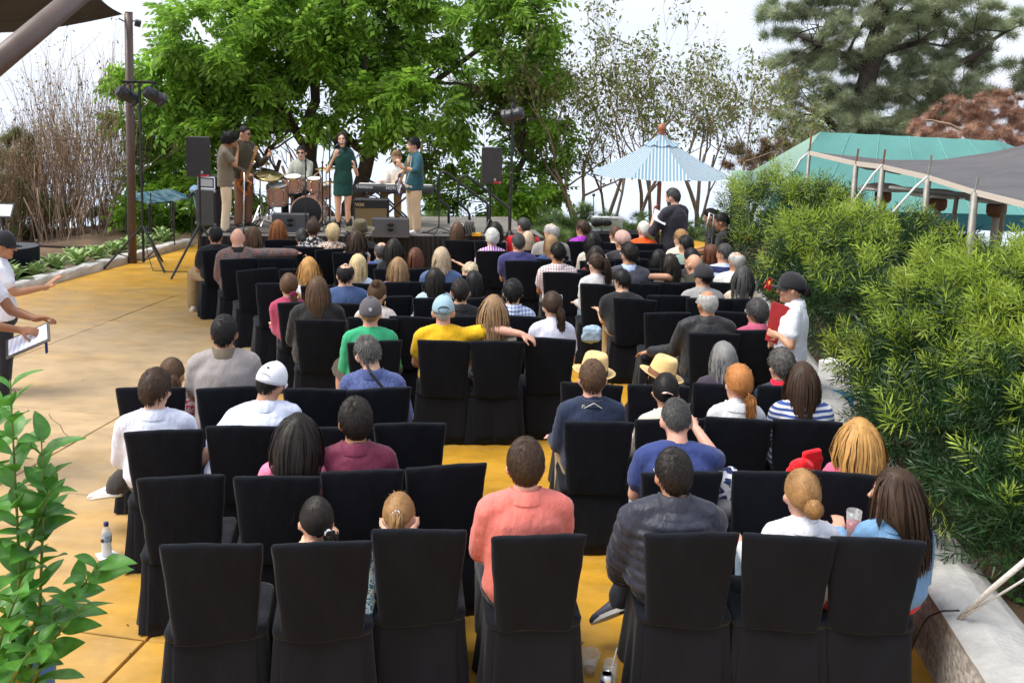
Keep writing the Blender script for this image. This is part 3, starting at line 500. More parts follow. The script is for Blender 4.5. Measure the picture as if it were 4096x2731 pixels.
def make_hair(style, colr, Rh, hc, root, rs, n=350, L=.25, thick=.014, wave=0., hs=1., tie=(0, -.105, .03), parting=0., tail_side=0., name='hair', back=.068, tail_w=.022, fly=True):
    Vs = []; Fs = []; off = 0
    if style in ('long', 'bob'): thick *= .68
    def push(V, Fq):
        nonlocal off
        Vs.append(V); Fs.append(Fq+off); off += len(V)
    a, b = 15, 22; th = np.linspace(.02, math.pi*.86, a); ph = np.linspace(0, 2*math.pi, b, endpoint=False); TH, PH = np.meshgrid(th, ph, indexing='ij')
    nd = np.stack([np.sin(TH)*np.sin(PH), np.sin(TH)*np.cos(PH), np.cos(TH)], -1).reshape(-1, 3); big = style == 'curly' and thick > .04; mk = hairline(nd, style, big)
    lump = .35*rs.normal(size=len(nd)) if style == 'curly' else .12*rs.normal(size=len(nd))
    V = HO+nd*HR*(1+(thick*8*(1+lump)*mk-.09*(1-mk)))[:, None]; I = np.arange(a*b).reshape(a, b); J = np.roll(I, -1, 1)
    push(V, np.stack([I[:-1].ravel(), I[1:].ravel(), J[1:].ravel(), J[:-1].ravel()], 1))
    g = Rh.T@np.array([0, 0, -1.])
    # roots
    n = int(n*(2.5 if n > 700 and style in ('long', 'bob') else 1.45)); nd = rs.normal(size=(n*5, 3)); nd /= np.linalg.norm(nd, axis=1, keepdims=True); nd = nd[hairline(nd, style, big) > .5][:n]; m = len(nd)
    W = np.array([.15, -.4, .9]); W /= np.linalg.norm(W)
    def surf(v, e): v = v/np.linalg.norm(v, axis=1, keepdims=True); return HO+v*HR*(1+e)
    if style in ('short', 'balding', 'spiky', 'buzz'):
        k = 4; st = {'short': .30, 'balding': .24, 'spiky': .26, 'buzz': .14}[style]*L/.25; d = nd-W; d -= (d*nd).sum(1, keepdims=True)*nd; d /= np.linalg.norm(d, axis=1, keepdims=True)+1e-6; d += rs.normal(size=d.shape)*.22
        pts = np.stack([surf(nd+d*st*j/(k-1), thick*8*(.6+.6*j/(k-1)*(1.8 if style == 'spiky' else 1))+.02*rs.random((m, 1))) for j in range(k)], 1); wd = .0042*(.6+.7*rs.random(m))
    elif style == 'curly':
        k = 5; d = rs.normal(size=nd.shape); d -= (d*nd).sum(1, keepdims=True)*nd; d /= np.linalg.norm(d, axis=1, keepdims=True); e = np.cross(nd, d); r0 = thick*8*(.75+.5*rs.random((m, 1)))
        pts = np.stack([surf(nd+(d*math.sin(j*1.5)+e*(1-math.cos(j*1.5)))*.13, r0+.06*math.sin(j*1.7)) for j in range(k)], 1); wd = .0055*(.6+.6*rs.random(m))
    elif style in ('pony', 'bun', 'low'):
        k = 6; T = np.array(tie); td = (T-HO)/HR; td /= np.linalg.norm(td)
        pts = []
        for j in range(k): t = j/(k-1); pts.append(surf(nd*(1-t)+td*t+np.array([0, 0, .001])+(nd+td)*.05, thick*8*(.5+.3*(1-t))+.03*rs.random((m, 1))))
        pts = np.stack(pts, 1); wd = .0048*(.6+.7*rs.random(m))
        if style == 'bun':
            q = rs.normal(size=(n//2, 3)); q /= np.linalg.norm(q, axis=1, keepdims=True); e = np.cross(q, rs.normal(size=q.shape)); e /= np.linalg.norm(e, axis=1, keepdims=True); f2 = np.cross(q, e); r = L*(.85+.25*rs.random((n//2, 1)))
            bp = np.stack([T+td*L*.55+(q*math.cos(j*.55)+e*math.sin(j*.55))*r*np.array([1, .8, 1]) for j in range(6)], 1); V, Fq = ribbons(bp, .0055*(.6+.6*rs.random(n//2)), T+td*L*.5, False); push(V, Fq)
            c = MB().ell(T+td*L*.5, (L*.85, L*.7, L*.85), nu=10, nv=7); vv = np.array(c.v); ff = np.array([f for f in c.f if len(f) == 4]); push(vv, ff)
        else:
            q = n//2; k2 = 8; p = np.repeat((T+td*.012)[None], q, 0)+rs.normal(size=(q, 3))*.010; v = np.repeat((td*.9+np.array([tail_side, 0, 0]))[None], q, 0)+rs.normal(size=(q, 3))*.28; tp = [p]; ph2 = rs.random(q)*6.28
            for j in range(k2-1):
                v = v*.55+g*.75+rs.normal(size=(q, 3))*.05; v /= np.linalg.norm(v, axis=1, keepdims=True); p = p+v*(L/(k2-1))*(.75+.4*rs.random((q, 1))); p = p+wave*np.stack([np.sin(j*1.7+ph2), np.cos(j*1.3+ph2), 0*ph2], 1)
                p[:, 1] = np.where(p[:, 2] < -.12, np.minimum(p[:, 1], -.085-back*.3), p[:, 1]); tp.append(p)
            V, Fq = ribbons(np.stack(tp, 1), .005*(.6+.7*rs.random(q)), T+np.array([0, .1, -.1])); push(V, Fq)
    else:                                             # long, bob: gravity
        k = 10; wave = max(wave, .003); p = surf(nd, np.full((m, 1), thick*3)); sgn = np.where(nd[:, 0]+parting > 0, 1., -1.); W2 = np.array([.0, -.2, .98]); v = nd-W2; v -= (v*nd).sum(1, keepdims=True)*nd; v /= np.linalg.norm(v, axis=1, keepdims=True)+1e-6; fr = sm((nd[:, 1]-.05)/.4); v[:, 0] += sgn*fr*1.0; v[:, 1] -= fr*1.5; lay = thick*8*(.35+.75*rs.random((m, 1))); ph2 = nd[:, 0]*5+nd[:, 1]*3+rs.random(m)*.9; wide = rs.random(m) < (.35 if n > 900 else .5); lay = np.where(wide[:, None], lay*.55, lay); P_ = [p]
        zc = -L*(.82+.18*rs.random(m)); step = (.10+L)/(k-1)*1.12
        for j in range(k-1):
            v = v*.5+g*.6*(.3+.7*min(1, j/3))+np.array([0, -.05, 0])+rs.normal(size=v.shape)*.022; v /= np.linalg.norm(v, axis=1, keepdims=True); p2 = p+v*step
            q = (p2-HO)/HR; rr = np.linalg.norm(q, axis=1, keepdims=True); ins = (rr < 1+lay); p2 = np.where(ins & (p2[:, 2:] > -.10), HO+q/rr*(1+lay)*HR, p2)
            # below the jaw: stay outside neck and in front or behind the shoulders
            low = p2[:, 2] < -.10; bk = p2[:, 1] < .03; p2[:, 1] = np.where(low & bk, np.minimum(p2[:, 1], -.055-back*sm((-p2[:, 2]-.13)/.14)*(.55+.4*(lay[:, 0]/max(thick*8, 1e-3)))), p2[:, 1]); p2[:, 1] = np.where(low & ~bk, np.maximum(p2[:, 1], .05), p2[:, 1])
            p2[:, 0] *= np.where(low, .915, 1.); p2 = p2+wave*np.stack([np.sin(j*1.9+ph2), .5*np.cos(j*1.5+ph2), 0*ph2], 1)*(j > 1); stop = p2[:, 2] < zc; p2[:, 2] = np.where(stop, zc-.002*j, p2[:, 2]); p2[stop, :2] = p[stop, :2]; p = p2; P_.append(p)
        pts = np.stack(P_, 1); wd = np.where(wide, .0085, .0024 if n > 900 else .0032)*(.6+.7*rs.random(m))
    V, Fq = ribbons(pts, wd, HO); push(V, Fq)
    if fly and style != 'buzz':                        # loose flyaway hairs
        q = max(10, n//16); nd = rs.normal(size=(q, 3)); nd[:, 2] = np.abs(nd[:, 2])+.2; nd /= np.linalg.norm(nd, axis=1, keepdims=True); nd = nd[hairline(nd, style) > .6]; q = len(nd)
        if q: d = rs.normal(size=(q, 3)); pts = np.stack([surf(nd+d*.07*j, thick*8+.06*j*rs.random((q, 1))) for j in range(4)], 1); V, Fq = ribbons(pts, np.full(q, .0009), HO); push(V, Fq)
    V = np.concatenate(Vs)*hs; V = (Rh@V.T).T+hc; me = arr_mesh(name, V, np.concatenate(Fs), True); o = link(name, me, hairmat(colr), root); return o
def rm(name, mb, m, parent, vox, smooth=3, disp=0., dscale=.09, dec=None):
    o = mb.build(name, m, parent)
    r = o.modifiers.new('r', 'REMESH'); r.mode = 'VOXEL'; r.voxel_size = vox; r.use_smooth_shade = True
    if smooth: s = o.modifiers.new('s', 'SMOOTH'); s.factor = .5; s.iterations = smooth
    if disp:
        k = f'folds{dscale}'; t = bpy.data.textures.get(k)
        if not t: t = bpy.data.textures.new(k, 'CLOUDS'); t.noise_scale = dscale; t.noise_depth = 2; t.noise_basis = 'IMPROVED_PERLIN'
        d = o.modifiers.new('d', 'DISPLACE'); d.texture = t; d.strength = disp; d.mid_level = .5; d.texture_coords = 'LOCAL'
    if dec: e = o.modifiers.new('e', 'DECIMATE'); e.ratio = dec
    return o
def hand(mb, wr, d, nrm, side, curl=.5, s=1., spread=.16, rf=.0088):
    d = np.array(d, float); d /= np.linalg.norm(d); nrm = np.array(nrm, float); nrm -= d*(nrm@d); nrm /= np.linalg.norm(nrm)+1e-9; lat = np.cross(d, nrm)*side     # lat towards the thumb
    wr = np.array(wr, float); M = np.stack([lat, d, nrm], 1); mb.ell(wr+d*.05*s, (.040*s, .055*s, .016*s), M, 10, 7); mb.limb([wr-d*.02, wr+d*.03*s], [.026*s, .027*s], 8)
    for k, (o, ln) in enumerate(((.028, .070), (.010, .080), (-.009, .074), (-.026, .058))):
        p = wr+d*.088*s+lat*o*s; q = [p-d*.03*s]; a = 0; e = d+lat*spread*(o/.028)*.6
        for j, f in enumerate((.45, .32, .25)):
            q.append(p); a += curl*(.75 if j else .5); dd = e*math.cos(a)+nrm*math.sin(a); p = p+dd*ln*f*s
        q.append(p); mb.limb(q, [rf*1.05*s, rf*1.05*s, rf*s, rf*.95*s, rf*.85*s], 6)
    p = wr+d*.025*s+lat*.026*s; mb.limb([p, p+(lat*.8+d*.6+nrm*.25)*.035*s, p+(lat*.75+d*1.3+nrm*.5*curl*2)*.052*s], [.0125*s, .0105*s, .009*s], 6)
def cloth(key, col, pat=None, col2=None, pscale=6., rough=.85, bump=.25, var=.08): return mat(key, col, rough, bump=max(.04, .45+bump), bscale=20, stretch=(1, 1, .4), var=var, vscale=7, pat=pat, col2=col2, pscale=pscale, sheen=.15, spec=.25)
def head_parts(mb, Rh, hc, hs, fem=False):
    T = lambda p: hc+Rh@(np.array(p, float)*hs)
    mb.ell(T((0, -.008, .012)), np.array((.073, .093, .100))*hs, Rh, 16, 12); mb.ell(T((0, .026, -.058)), np.array((.055, .062, .068))*hs, Rh, 12, 9); mb.ell(T((0, .066, -.098)), np.array((.026, .024, .024))*hs, Rh, 8, 6)
    mb.ell(T((0, .076, .024)), np.array((.050, .018, .016))*hs, Rh, 8, 6); mb.ell(T((.034, .066, -.034)), np.array((.026, .022, .022))*hs, Rh, 8, 6); mb.ell(T((-.034, .066, -.034)), np.array((.026, .022, .022))*hs, Rh, 8, 6)
    mb.limb([T((0, .086, .010)), T((0, .100, -.018)), T((0, .108, -.034))], [.009*hs, .011*hs, .0145*hs], 6)
    for s in (-1, 1): mb.ell(T((s*(.079 if fem else .082), -.012, -.020)), np.array((.013, .021, .033))*hs*(.85 if fem else 1), Rh@rotm(0, s*.18, -s*.5), 8, 7)
def face(root, Rh, hc, hs, brow, lip=(.45, .16, .13), smile=False, openm=False, closed=False, beard=None):
    T = lambda p: hc+Rh@(np.array(p, float)*hs)
    for s in (-1, 1):
        e = MB()
        if closed: e.limb([T((s*.020, .0845, .004)), T((s*.032, .0850, .001)), T((s*.044, .078, .004))], .0022*hs, 5); e.build('eye', mat('lash', (.02, .015, .012), .6), root)
        else:
            e.ell(T((s*.032, .0785, .004)), np.array((.0135, .008, .0062))*hs, Rh, 10, 7); o = e.build('eye', mat('eye_white', (.75, .72, .70), .25), root, smooth=True); MB().ell(T((s*.032, .0850, .004)), np.array((.0058, .0025, .0058))*hs, Rh, 8, 6).build('iris', mat('iris', (.03, .018, .01), .2), o)
        MB().limb([T((s*.016, .0905, .021)), T((s*.032, .0905, .027)), T((s*.047, .080, .022))], [.0030*hs, .0036*hs, .002*hs], 5).build('eyebrow', hairmat(brow), root)
    m = MB()
    if openm: m.ell(T((0, .085, -.066)), np.array((.018, .010, .015))*hs, Rh, 10, 7); m.build('mouth', mat('mouth_open', (.12, .02, .02), .4), root, smooth=True); m = MB()
    z = .006 if smile else 0; m.limb([T((-.025, .076, -.064+z)), T((-.010, .0865, -.0635)), T((.010, .0865, -.0635)), T((.025, .076, -.064+z))], [.002*hs, .0042*hs, .0042*hs, .002*hs], 6)
    if openm: m.limb([T((-.018, .080, -.078)), T((0, .087, -.082)), T((.018, .080, -.078))], [.002*hs, .004*hs, .002*hs], 6)
    m.build('lips', mat('lips', lip, .4), root, smooth=True)
    if beard:
        b = MB(); b.ell(T((0, .030, -.070)), np.array((.0585, .062, .060))*hs, Rh, 12, 9); b.ell(T((0, .067, -.100)), np.array((.030, .026, .026))*hs, Rh, 8, 6); rm('beard', b, hairmat(beard), root, .012, 1)
        MB().limb([T((-.026, .088, -.052)), T((0, .097, -.047)), T((.026, .088, -.052))], [.004*hs, .006*hs, .004*hs], 6).build('moustache', hairmat(beard), root)
def glasses(root, Rh, hc, hs, col=(.02, .02, .02), dark=True, up=False, name='glasses'):
    z = .085 if up else .004; y = .055 if up else .098; T = lambda p: hc+Rh@(np.array(p, float)*hs); mb = MB(); m = mat(f'frame{col}', col, .35)
    for s in (-1, 1):
        mb.tube([T((s*(.033+.021*math.cos(a)), y-.006*abs(math.cos(a)), z+.016*math.sin(a)*(1 if not up else .7))) for a in np.linspace(0, 6.283, 13)], .0022*hs, 5)
        mb.tube([T((s*.055, y-.008, z+.006)), T((s*.080, y-.05, z+.006)), T((s*.083, -.015 if not up else -.02, z-(.002 if not up else .03)))], .0022*hs, 5)
    mb.tube([T((-.012, y, z)), T((.012, y, z))], .002*hs, 5); o = mb.build(name, m, root, smooth=True); l = MB()
    for s in (-1, 1): l.ell(T((s*.033, y-.003, z)), np.array((.020, .0015, .0145))*hs, Rh, 12, 6)
    l.build('lens', mat('dark_lens', (.015, .013, .012), .1) if dark else mat('clear_lens', (.8, .85, .9), .05, alpha=.25), o, smooth=True); return o
def baseball_cap(root, Rh, hc, hs, m, brim=0., brim_mat=None, pitch=0., gap=None, name='cap'):
    """brim: yaw of the peak relative to the face"""
    Q = Rh@rotm(0, 0, brim)@rotm(pitch); T = lambda p: hc+Q@(np.array(p, float)*hs); mb = MB(); rings = []
    for i in range(9):
        a = .02+1.52*i/8; r = math.sin(a); h = math.cos(a); rings.append([T((.090*r*math.cos(k), -.008+.112*r*math.sin(k), .022+.112*h*(1+.04*math.sin(k)))) for k in np.linspace(0, 2*math.pi, 24, endpoint=False)])
    rings.append([T((.089*math.cos(k), -.008+.110*math.sin(k), .006)) for k in np.linspace(0, 2*math.pi, 24, endpoint=False)])
    mb.rings(rings, True); o = mb.build(name, m, root, smooth=True)
    b = MB(); r0 = []; r1 = []
    for k in np.linspace(-1, 1, 11):
        a = k*1.15; x = .086*math.sin(a); y0 = .095*math.cos(a)-.01; r0.append((x, y0, .012)); r1.append((x*1.02, y0+.075*math.cos(k*1.5), .008-.020*k*k))
    v = [T(q) for q in r0+r1]+[T((q[0], q[1], q[2]-.005)) for q in r0+r1]; n = 11; f = [(i, i+1, n+i+1, n+i) for i in range(n-1)]+[(2*n+i, 3*n+i, 3*n+i+1, 2*n+i+1) for i in range(n-1)]+[(n+i, n+i+1, 3*n+i+1, 3*n+i) for i in range(n-1)]
    b.add(v, f).build('peak', brim_mat or m, o, smooth=True); MB().ell(T((0, -.008, .136)), np.array((.008, .008, .005))*hs, Q, 8, 5).build('button', brim_mat or m, o)
    if gap:
        MB().limb([T((.044*math.cos(a), -.117+.018*abs(math.cos(a))**1.5, .028+.036*math.sin(a))) for a in np.linspace(.1, 3.04, 9)]+[T((-.03, -.110, .026)), T((.03, -.110, .026))], .006*hs, 5).build('strap', gap, o)
    return o
def fedora(root, Rh, hc, hs, m, band, pitch=0., brimw=.058, name='hat', up=.02):
    Q = Rh@rotm(pitch); T = lambda p: hc+Q@(np.array(p, float)*hs); rings = []
    for z, r, pn in ((.012, 1.03, 0), (.06, .99, 0), (.11, .93, .05), (.150, .86, .13), (.168, .72, .2), (.158, .45, .1), (.146, .1, 0)):
        rings.append([T((.094*r*math.cos(k)*(1-pn*max(0, math.sin(k))**1.0), -.006+.112*r*math.sin(k), z+(-.012*pn*5*max(0, math.sin(k))))) for k in np.linspace(0, 2*math.pi, 28, endpoint=False)])
    o = MB().rings(rings).build(name, m, root, smooth=True); rg = []
    for rr, dz in ((.96, .004), (1.3, 0), (1.62, .002), (1.66, -.003), (1.3, -.006), (.93, -.004)):
        rg.append([T((.094*(1+(rr-1)*brimw/.062)*math.cos(k), -.006+.112*(1+(rr-1)*brimw/.062*.9)*math.sin(k), (.015)+dz+up*max(0, rr-1)*1.5*(abs(math.cos(k))*1.3+max(0, -math.sin(k))*1.0-.7*max(0, math.sin(k))))) for k in np.linspace(0, 2*math.pi, 32, endpoint=False)])
    MB().rings(rg, cap=False).build('brim', m, o, smooth=True)
    MB().rings([[T((.096*r*math.cos(k), -.006+.114*r*math.sin(k), z)) for k in np.linspace(0, 2*math.pi, 28, endpoint=False)] for z, r in ((.020, 1.03), (.030, 1.03), (.060, 1.0), (.066, .98))], cap=False).build('hat_band', band, o, smooth=True); return o
NP = 0
def person(label, loc, yaw, top=1.33, pose='sit', sk='m', hair=('short', 'black', {}), shirt=None, sleeve='short', pants=((.02, .022, .03), 'p_black'), lean=0., side=0., head=(0, 0, 0), w=1., hs=1., arms=None, legs=None, vox=.015, fem=False, collar=None, hands=True, fine=False, extra=None, tail=None, shoes=(.03, .03, .03), puff=0., openneck=0., skirt=None, dress=None, fac=None, group=None, bare=False, nhair=None, disp=.017, sock=None, hip=None, shorts=False, name='person'):
    global NP; NP += 1; rs = np.random.default_rng(500+NP)
    root = empty(name, loc, yaw, label, 'person', group); H = top
    hs *= 1.09; nl = .250*hs; sit = pose == 'sit'
    hz = (hip if hip is not None else .565) if sit else .515*H; hy = -.05 if sit else 0.
    ny = hy+math.sin(lean)*(top-hz-nl)+(.0 if sit else -.01); nb = np.array([side, ny, top-nl-(0)]); hp = np.array([0, hy, hz]); ax = nb-hp
    hd = rotm(0, 0, R(head[0]))@rotm(-R(head[1]))@rotm(0, R(head[2])); hc = nb+np.array([0, .028, .02])*hs+hd@np.array([0, .0, .118])*hs
    sw = (.145 if fem else .163)*w*(.5+.5*hs if hs < 1 else 1)
    sh = {s: nb+np.array([s*sw, .0, -.050*hs]) for s in (-1, 1)}
    A = {}
    for s, nm in ((-1, 'L'), (1, 'R')):
        if arms and nm in arms: A[s] = [np.array(q, float)*np.array([.88 if sit and abs(q[0]) < .43 else 1, 1, 1]) for q in arms[nm][:2]]+list(arms[nm][2:])
        elif sit: A[s] = [sh[s]+np.array([s*.04, .05, -.27*hs]), np.array([s*.07, hy+.30, hz+.10])]
        else: A[s] = [sh[s]+np.array([s*.05, -.02, -.27]), sh[s]+np.array([s*.07, .05, -.50])]
    if sit and arms:                                   # hanging upper arms keep their length
        for s in (-1, 1):
            el, wr = A[s][:2]
            if abs(el[0]) < .42 and wr[2] < .9: A[s][0] = np.array([s*(sw+.03+.35*max(0, abs(el[0])-.24)), el[1], sh[s][2]-.27*min(hs, 1.02)])
    trows = [(0, .172, .125), (.14, .165, .122), (.34, .142 if fem else .155, .108), (.58, .148 if fem else .164, .115), (.78, .150 if fem else .168, .108), (.92, .118, .086), (1.0, .070, .062)]
    def torso(mb, inf, t0=-.1, t1=1.): mb.loft([(hp+ax*t, (rx*w+inf)*(hs**.5), (ry*w+inf)*(hs**.5)) for t, rx, ry in trows if t0 <= t <= t1], 20)
    def shoulders(mb, inf):
        mb.limb([sh[-1], nb+np.array([-.075*w, -.008, -.022]), nb+np.array([0, -.012, -.012]), nb+np.array([.075*w, -.008, -.022]), sh[1]], [.050*w+inf, .052*w+inf, .056+inf, .052*w+inf, .050*w+inf], 10)
        mb.limb([nb+np.array([0, -.014, -.03]), nb+np.array([0, -.004, .035])], [.078+inf, .056+inf*.5], 12)
    # --- body
    mb = MB(); torso(mb, -.008, .5 if shirt is not None and not openneck else -.1); shoulders(mb, -.004); nr = .050 if fem else .061
    mb.limb([nb+np.array([0, -.008, -.04]), nb+np.array([0, .0, .03])*hs, hc+hd@np.array([0, -.016, -.055])*hs], [nr*1.15, nr, nr], 12)
    head_parts(mb, hd, hc, hs, fem); ar = (.039 if fem else .045)*w*(hs if hs < 1 else 1)
    for s in (-1, 1):
        el, wr = A[s][:2]; mb.limb([sh[s], sh[s]*.45+el*.55, el], [ar*1.05, ar*.98, ar*.84], 10); mb.limb([el, el*.6+wr*.4, wr], [ar*.84, ar*.80, ar*.56], 10)
        if hands:
            dd = A[s][2] if len(A[s]) > 2 else (wr-el); nn = A[s][3] if len(A[s]) > 3 else np.array([0, 0, -1.]); cu = A[s][4] if len(A[s]) > 4 else .5; hand(mb, wr, dd, nn, A[s][5] if len(A[s]) > 5 else -s, cu, .95 if fem else 1.04, rf=.009 if fine else .0105)
    # --- legs
    if legs: LG = {-1: [np.array(q, float) for q in legs['L'][:3]], 1: [np.array(q, float) for q in legs['R'][:3]]}
    elif sit: LG = {s: [hp+np.array([s*.095*w, .02, -.02]), np.array([s*.13, hy+.46, .50]), np.array([s*.13, hy+.44, .085])] for s in (-1, 1)}
    else: LG = {s: [hp+np.array([s*.09*w, 0, -.02]), np.array([s*.095, .015, .285*H]), np.array([s*.10, -.02, .085])] for s in (-1, 1)}
    lr = (.082 if fem else .084)*w
    if dress or shorts or bare:
        for s in (-1, 1): a, b, c = LG[s]; mb.limb([a, a*.5+b*.5, b], [lr, lr*.9, lr*.66], 10); mb.limb([b, b*.65+c*.35, c], [lr*.66, lr*.68, lr*.42], 10)
    dc = .26 if fine else None
    if extra and 'body' in extra: extra['body'](mb, hc, hd)
    rm('body', mb, skin(sk), root, .0085 if fine else vox*1.0, 2, dec=dc)
    # --- clothes
    cm = None
    if shirt is not None:
        cm = shirt; mb = MB()
        if openneck: mb.loft([(hp+ax*t, rx*w+.012, ry*w+.012) for t, rx, ry in trows if t <= .8], 20)
        elif puff:
            tt = np.linspace(0, .97, 44); tr = np.array(trows)
            mb.loft([(hp+ax*t, np.interp(t, tr[:, 0], tr[:, 1])*w+.012+puff*(.35+.65*abs(math.sin(t*math.pi*7.5))**.6), np.interp(t, tr[:, 0], tr[:, 2])*w+.012+puff*(.35+.65*abs(math.sin(t*math.pi*7.5))**.6)) for t in tt], 22); shoulders(mb, .010+puff*.35)
        else: torso(mb, .013+puff); shoulders(mb, .010+puff)
        if sit: mb.ell(hp+np.array([0, 0, -.01]), (.185*w, .135*w, .10))
        for s in (-1, 1):
            el, wr = A[s][:2]; r = ar+.014+puff
            if sleeve == 'none': continue
            if sleeve == 'short': e = sh[s]*.35+el*.65; mb.limb([sh[s], sh[s]*.6+e*.4, e], [r*1.1, r*1.12, r*1.14], 10)
            elif sleeve == 'elbow': mb.limb([sh[s], sh[s]*.5+el*.5, el, el*.85+wr*.15], [r*1.1, r*1.1, r*1.1, r*1.12], 10)
            elif puff:
                for a_, b_ in ((sh[s], el), (el, wr)):
                    tt = np.linspace(0, 1, 15); mb.limb([a_*(1-t)+b_*t for t in tt], [ar+.006+puff*(.4+.75*abs(math.sin(t*math.pi*3.5+.3))**.6) for t in tt], 12)
            else: mb.limb([sh[s], sh[s]*.5+el*.5, el], [r*1.1, r*1.08, r*1.0], 10); mb.limb([el, el*.5+wr*.5, el*.06+wr*.94], [r, r*.95, r*.82], 10)
        if dress: mb.loft([(hp+np.array([0, 0, .12]), .135*w, .115*w), (hp+np.array([0, 0, 0]), .19*w, .135*w), (hp+np.array([0, 0, -.18]), .195*w, .15*w), (hp+np.array([0, 0, -dress]), .190*w, .155*w)], 20)
        elif tail and not sit: mb.loft([(hp+np.array([0, 0, .15]), .175*w, .125*w), (hp+np.array([0, 0, -tail]), .195*w, .145*w)], 20)
        so = rm('shirt' if not dress else 'dress', mb, shirt, root, vox if not puff else .011, 2 if not puff else 1, disp, .075)
        if collar:
            mb = MB(); rg = []
            hgt, op = collar[1], collar[2] if len(collar) > 2 else 0
            for r, z in ((.100, -.034), (.088, .002), (.075, hgt+.016), (.084, hgt+.012), (.100, -.012)): rg.append([nb+np.array([r*math.cos(k), -.004+r*.98*math.sin(k), z+.004-.035*max(0, math.sin(k))]) for k in np.linspace(0, 2*math.pi, 20, endpoint=False)])
            mb.rings(rg, cap=False); mb.build('collar', collar[0], root, smooth=True)
    if not dress:
        pm = pants[0] if not isinstance(pants[0], tuple) else cloth(pants[1], pants[0]); mb = MB(); mb.ell(hp+np.array([0, .01, -.03]), (.180*w, .140*w, .12), nu=14, nv=9); pr = lr+.012
        for s in (-1, 1):
            a, b, c = LG[s]
            if shorts: mb.limb([a, a*.5+b*.5, b*.95+a*.05], [pr*1.1, pr*1.12, pr*1.1], 10)
            else: mb.limb([a, a*.5+b*.5, b], [pr*1.05, pr, pr*.86], 10); mb.limb([b, b*.5+c*.5, c+(c-b)*.05], [pr*.86, pr*.80, pr*.80], 10)
        rm('trousers', mb, pm, root, vox*(2.2 if sit and not legs else 1.5), 2, .012, .08)
    for s in (-1, 1):
        a, b, c = LG[s]; sd_ = (c-b)/np.linalg.norm(c-b); fw = np.array([0, 1., 0])
        if legs and len(legs['L' if s < 0 else 'R']) > 3: fw = np.array(legs['L' if s < 0 else 'R'][3], float); LG[s] = LG[s][:3]
        fw = fw/np.linalg.norm(fw); upv = -sd_ if abs(fw@sd_) < .8 else np.array([0, 0, 1.]); lt = np.cross(fw, upv); lt /= np.linalg.norm(lt); upv = np.cross(lt, fw); M = np.stack([lt, fw, upv], 1); o = c+sd_*.045
        rg = []
        for y, wd, h in ((-.075, .022, .05), (-.06, .034, .075), (-.01, .038, .085), (.05, .042, .065), (.11, .046, .048), (.155, .040, .036), (.178, .020, .022)): rg.append([o+M@np.array((wd*math.cos(k), y, -.04+max(0, h*(.5+.62*math.sin(k))))) for k in np.linspace(0, 2*math.pi, 14, endpoint=False)])
        sob = MB().rings(rg).build('shoe', mat(f'shoe{shoes}', shoes, .55, bump=.2, bscale=90), root, smooth=True)
        MB().rings([[o+M@np.array((wd*math.cos(k), yy+ln*math.sin(k), z)) for k in np.linspace(0, 2*math.pi, 14, endpoint=False)] for z, wd, ln, yy in ((-.045, .047, .128, .052), (-.024, .048, .130, .052))]).build('sole', mat('sole_light', (.62, .62, .60), .7) if max(shoes) > .3 or sock else mat('sole_dark', (.05, .05, .055), .7), sob, smooth=False)
        if sock: MB().limb([c+(b-c)*.25, c+sd_*.02], [.046, .044], 10).build('sock', mat(f'sock{sock}', sock, .9), root, smooth=True)
    if hair:
        st, cl, kw = hair[0], hair[1], dict(hair[2]) if len(hair) > 2 else {}
        make_hair(st, cl, hd, hc, root, rs, n=nhair or kw.pop('n', 320), hs=hs, **{k: v for k, v in kw.items() if k != 'n'})
    if fac is not None: face(root, hd, hc, hs, hair[1] if hair else 'dark', **fac)
    return root, hd, hc, hs
# ------------------------------------------------------------------ chairs in black covers
M_COVER = mat('black_chair_cover', (.0050, .0062, .0100), .9, bump=.45, bscale=15, var=.3, stretch=(1, 1, .55), vscale=4, sheen=.06, spec=.15)
M_COVER2 = mat('black_skirt_cloth', (.0054, .0070, .0120), .85, bump=.5, bscale=14, stretch=(1, 1, .3), var=.25, vscale=4, sheen=.08, spec=.18)
M_CHROME = mat('chrome', (.7, .7, .72), .18, metal=1.)
def rrect(hx, hy, r, n=4):
    out = []
    for cx, cy, a0 in ((hx-r, hy-r, 0), (-hx+r, hy-r, 90), (-hx+r, -hy+r, 180), (hx-r, -hy+r, 270)):
        for k in range(n+1): a = R(a0+90*k/n); out.append((cx+r*math.cos(a), cy+r*math.sin(a)))
    return out
def dense(poly, step=.03):
    out = []
    for i in range(len(poly)):
        p = np.array(poly[i]); q = np.array(poly[(i+1) % len(poly)]); m = max(1, int(np.linalg.norm(q-p)/step))
        for k in range(m): out.append(p+(q-p)*k/m)
    return out
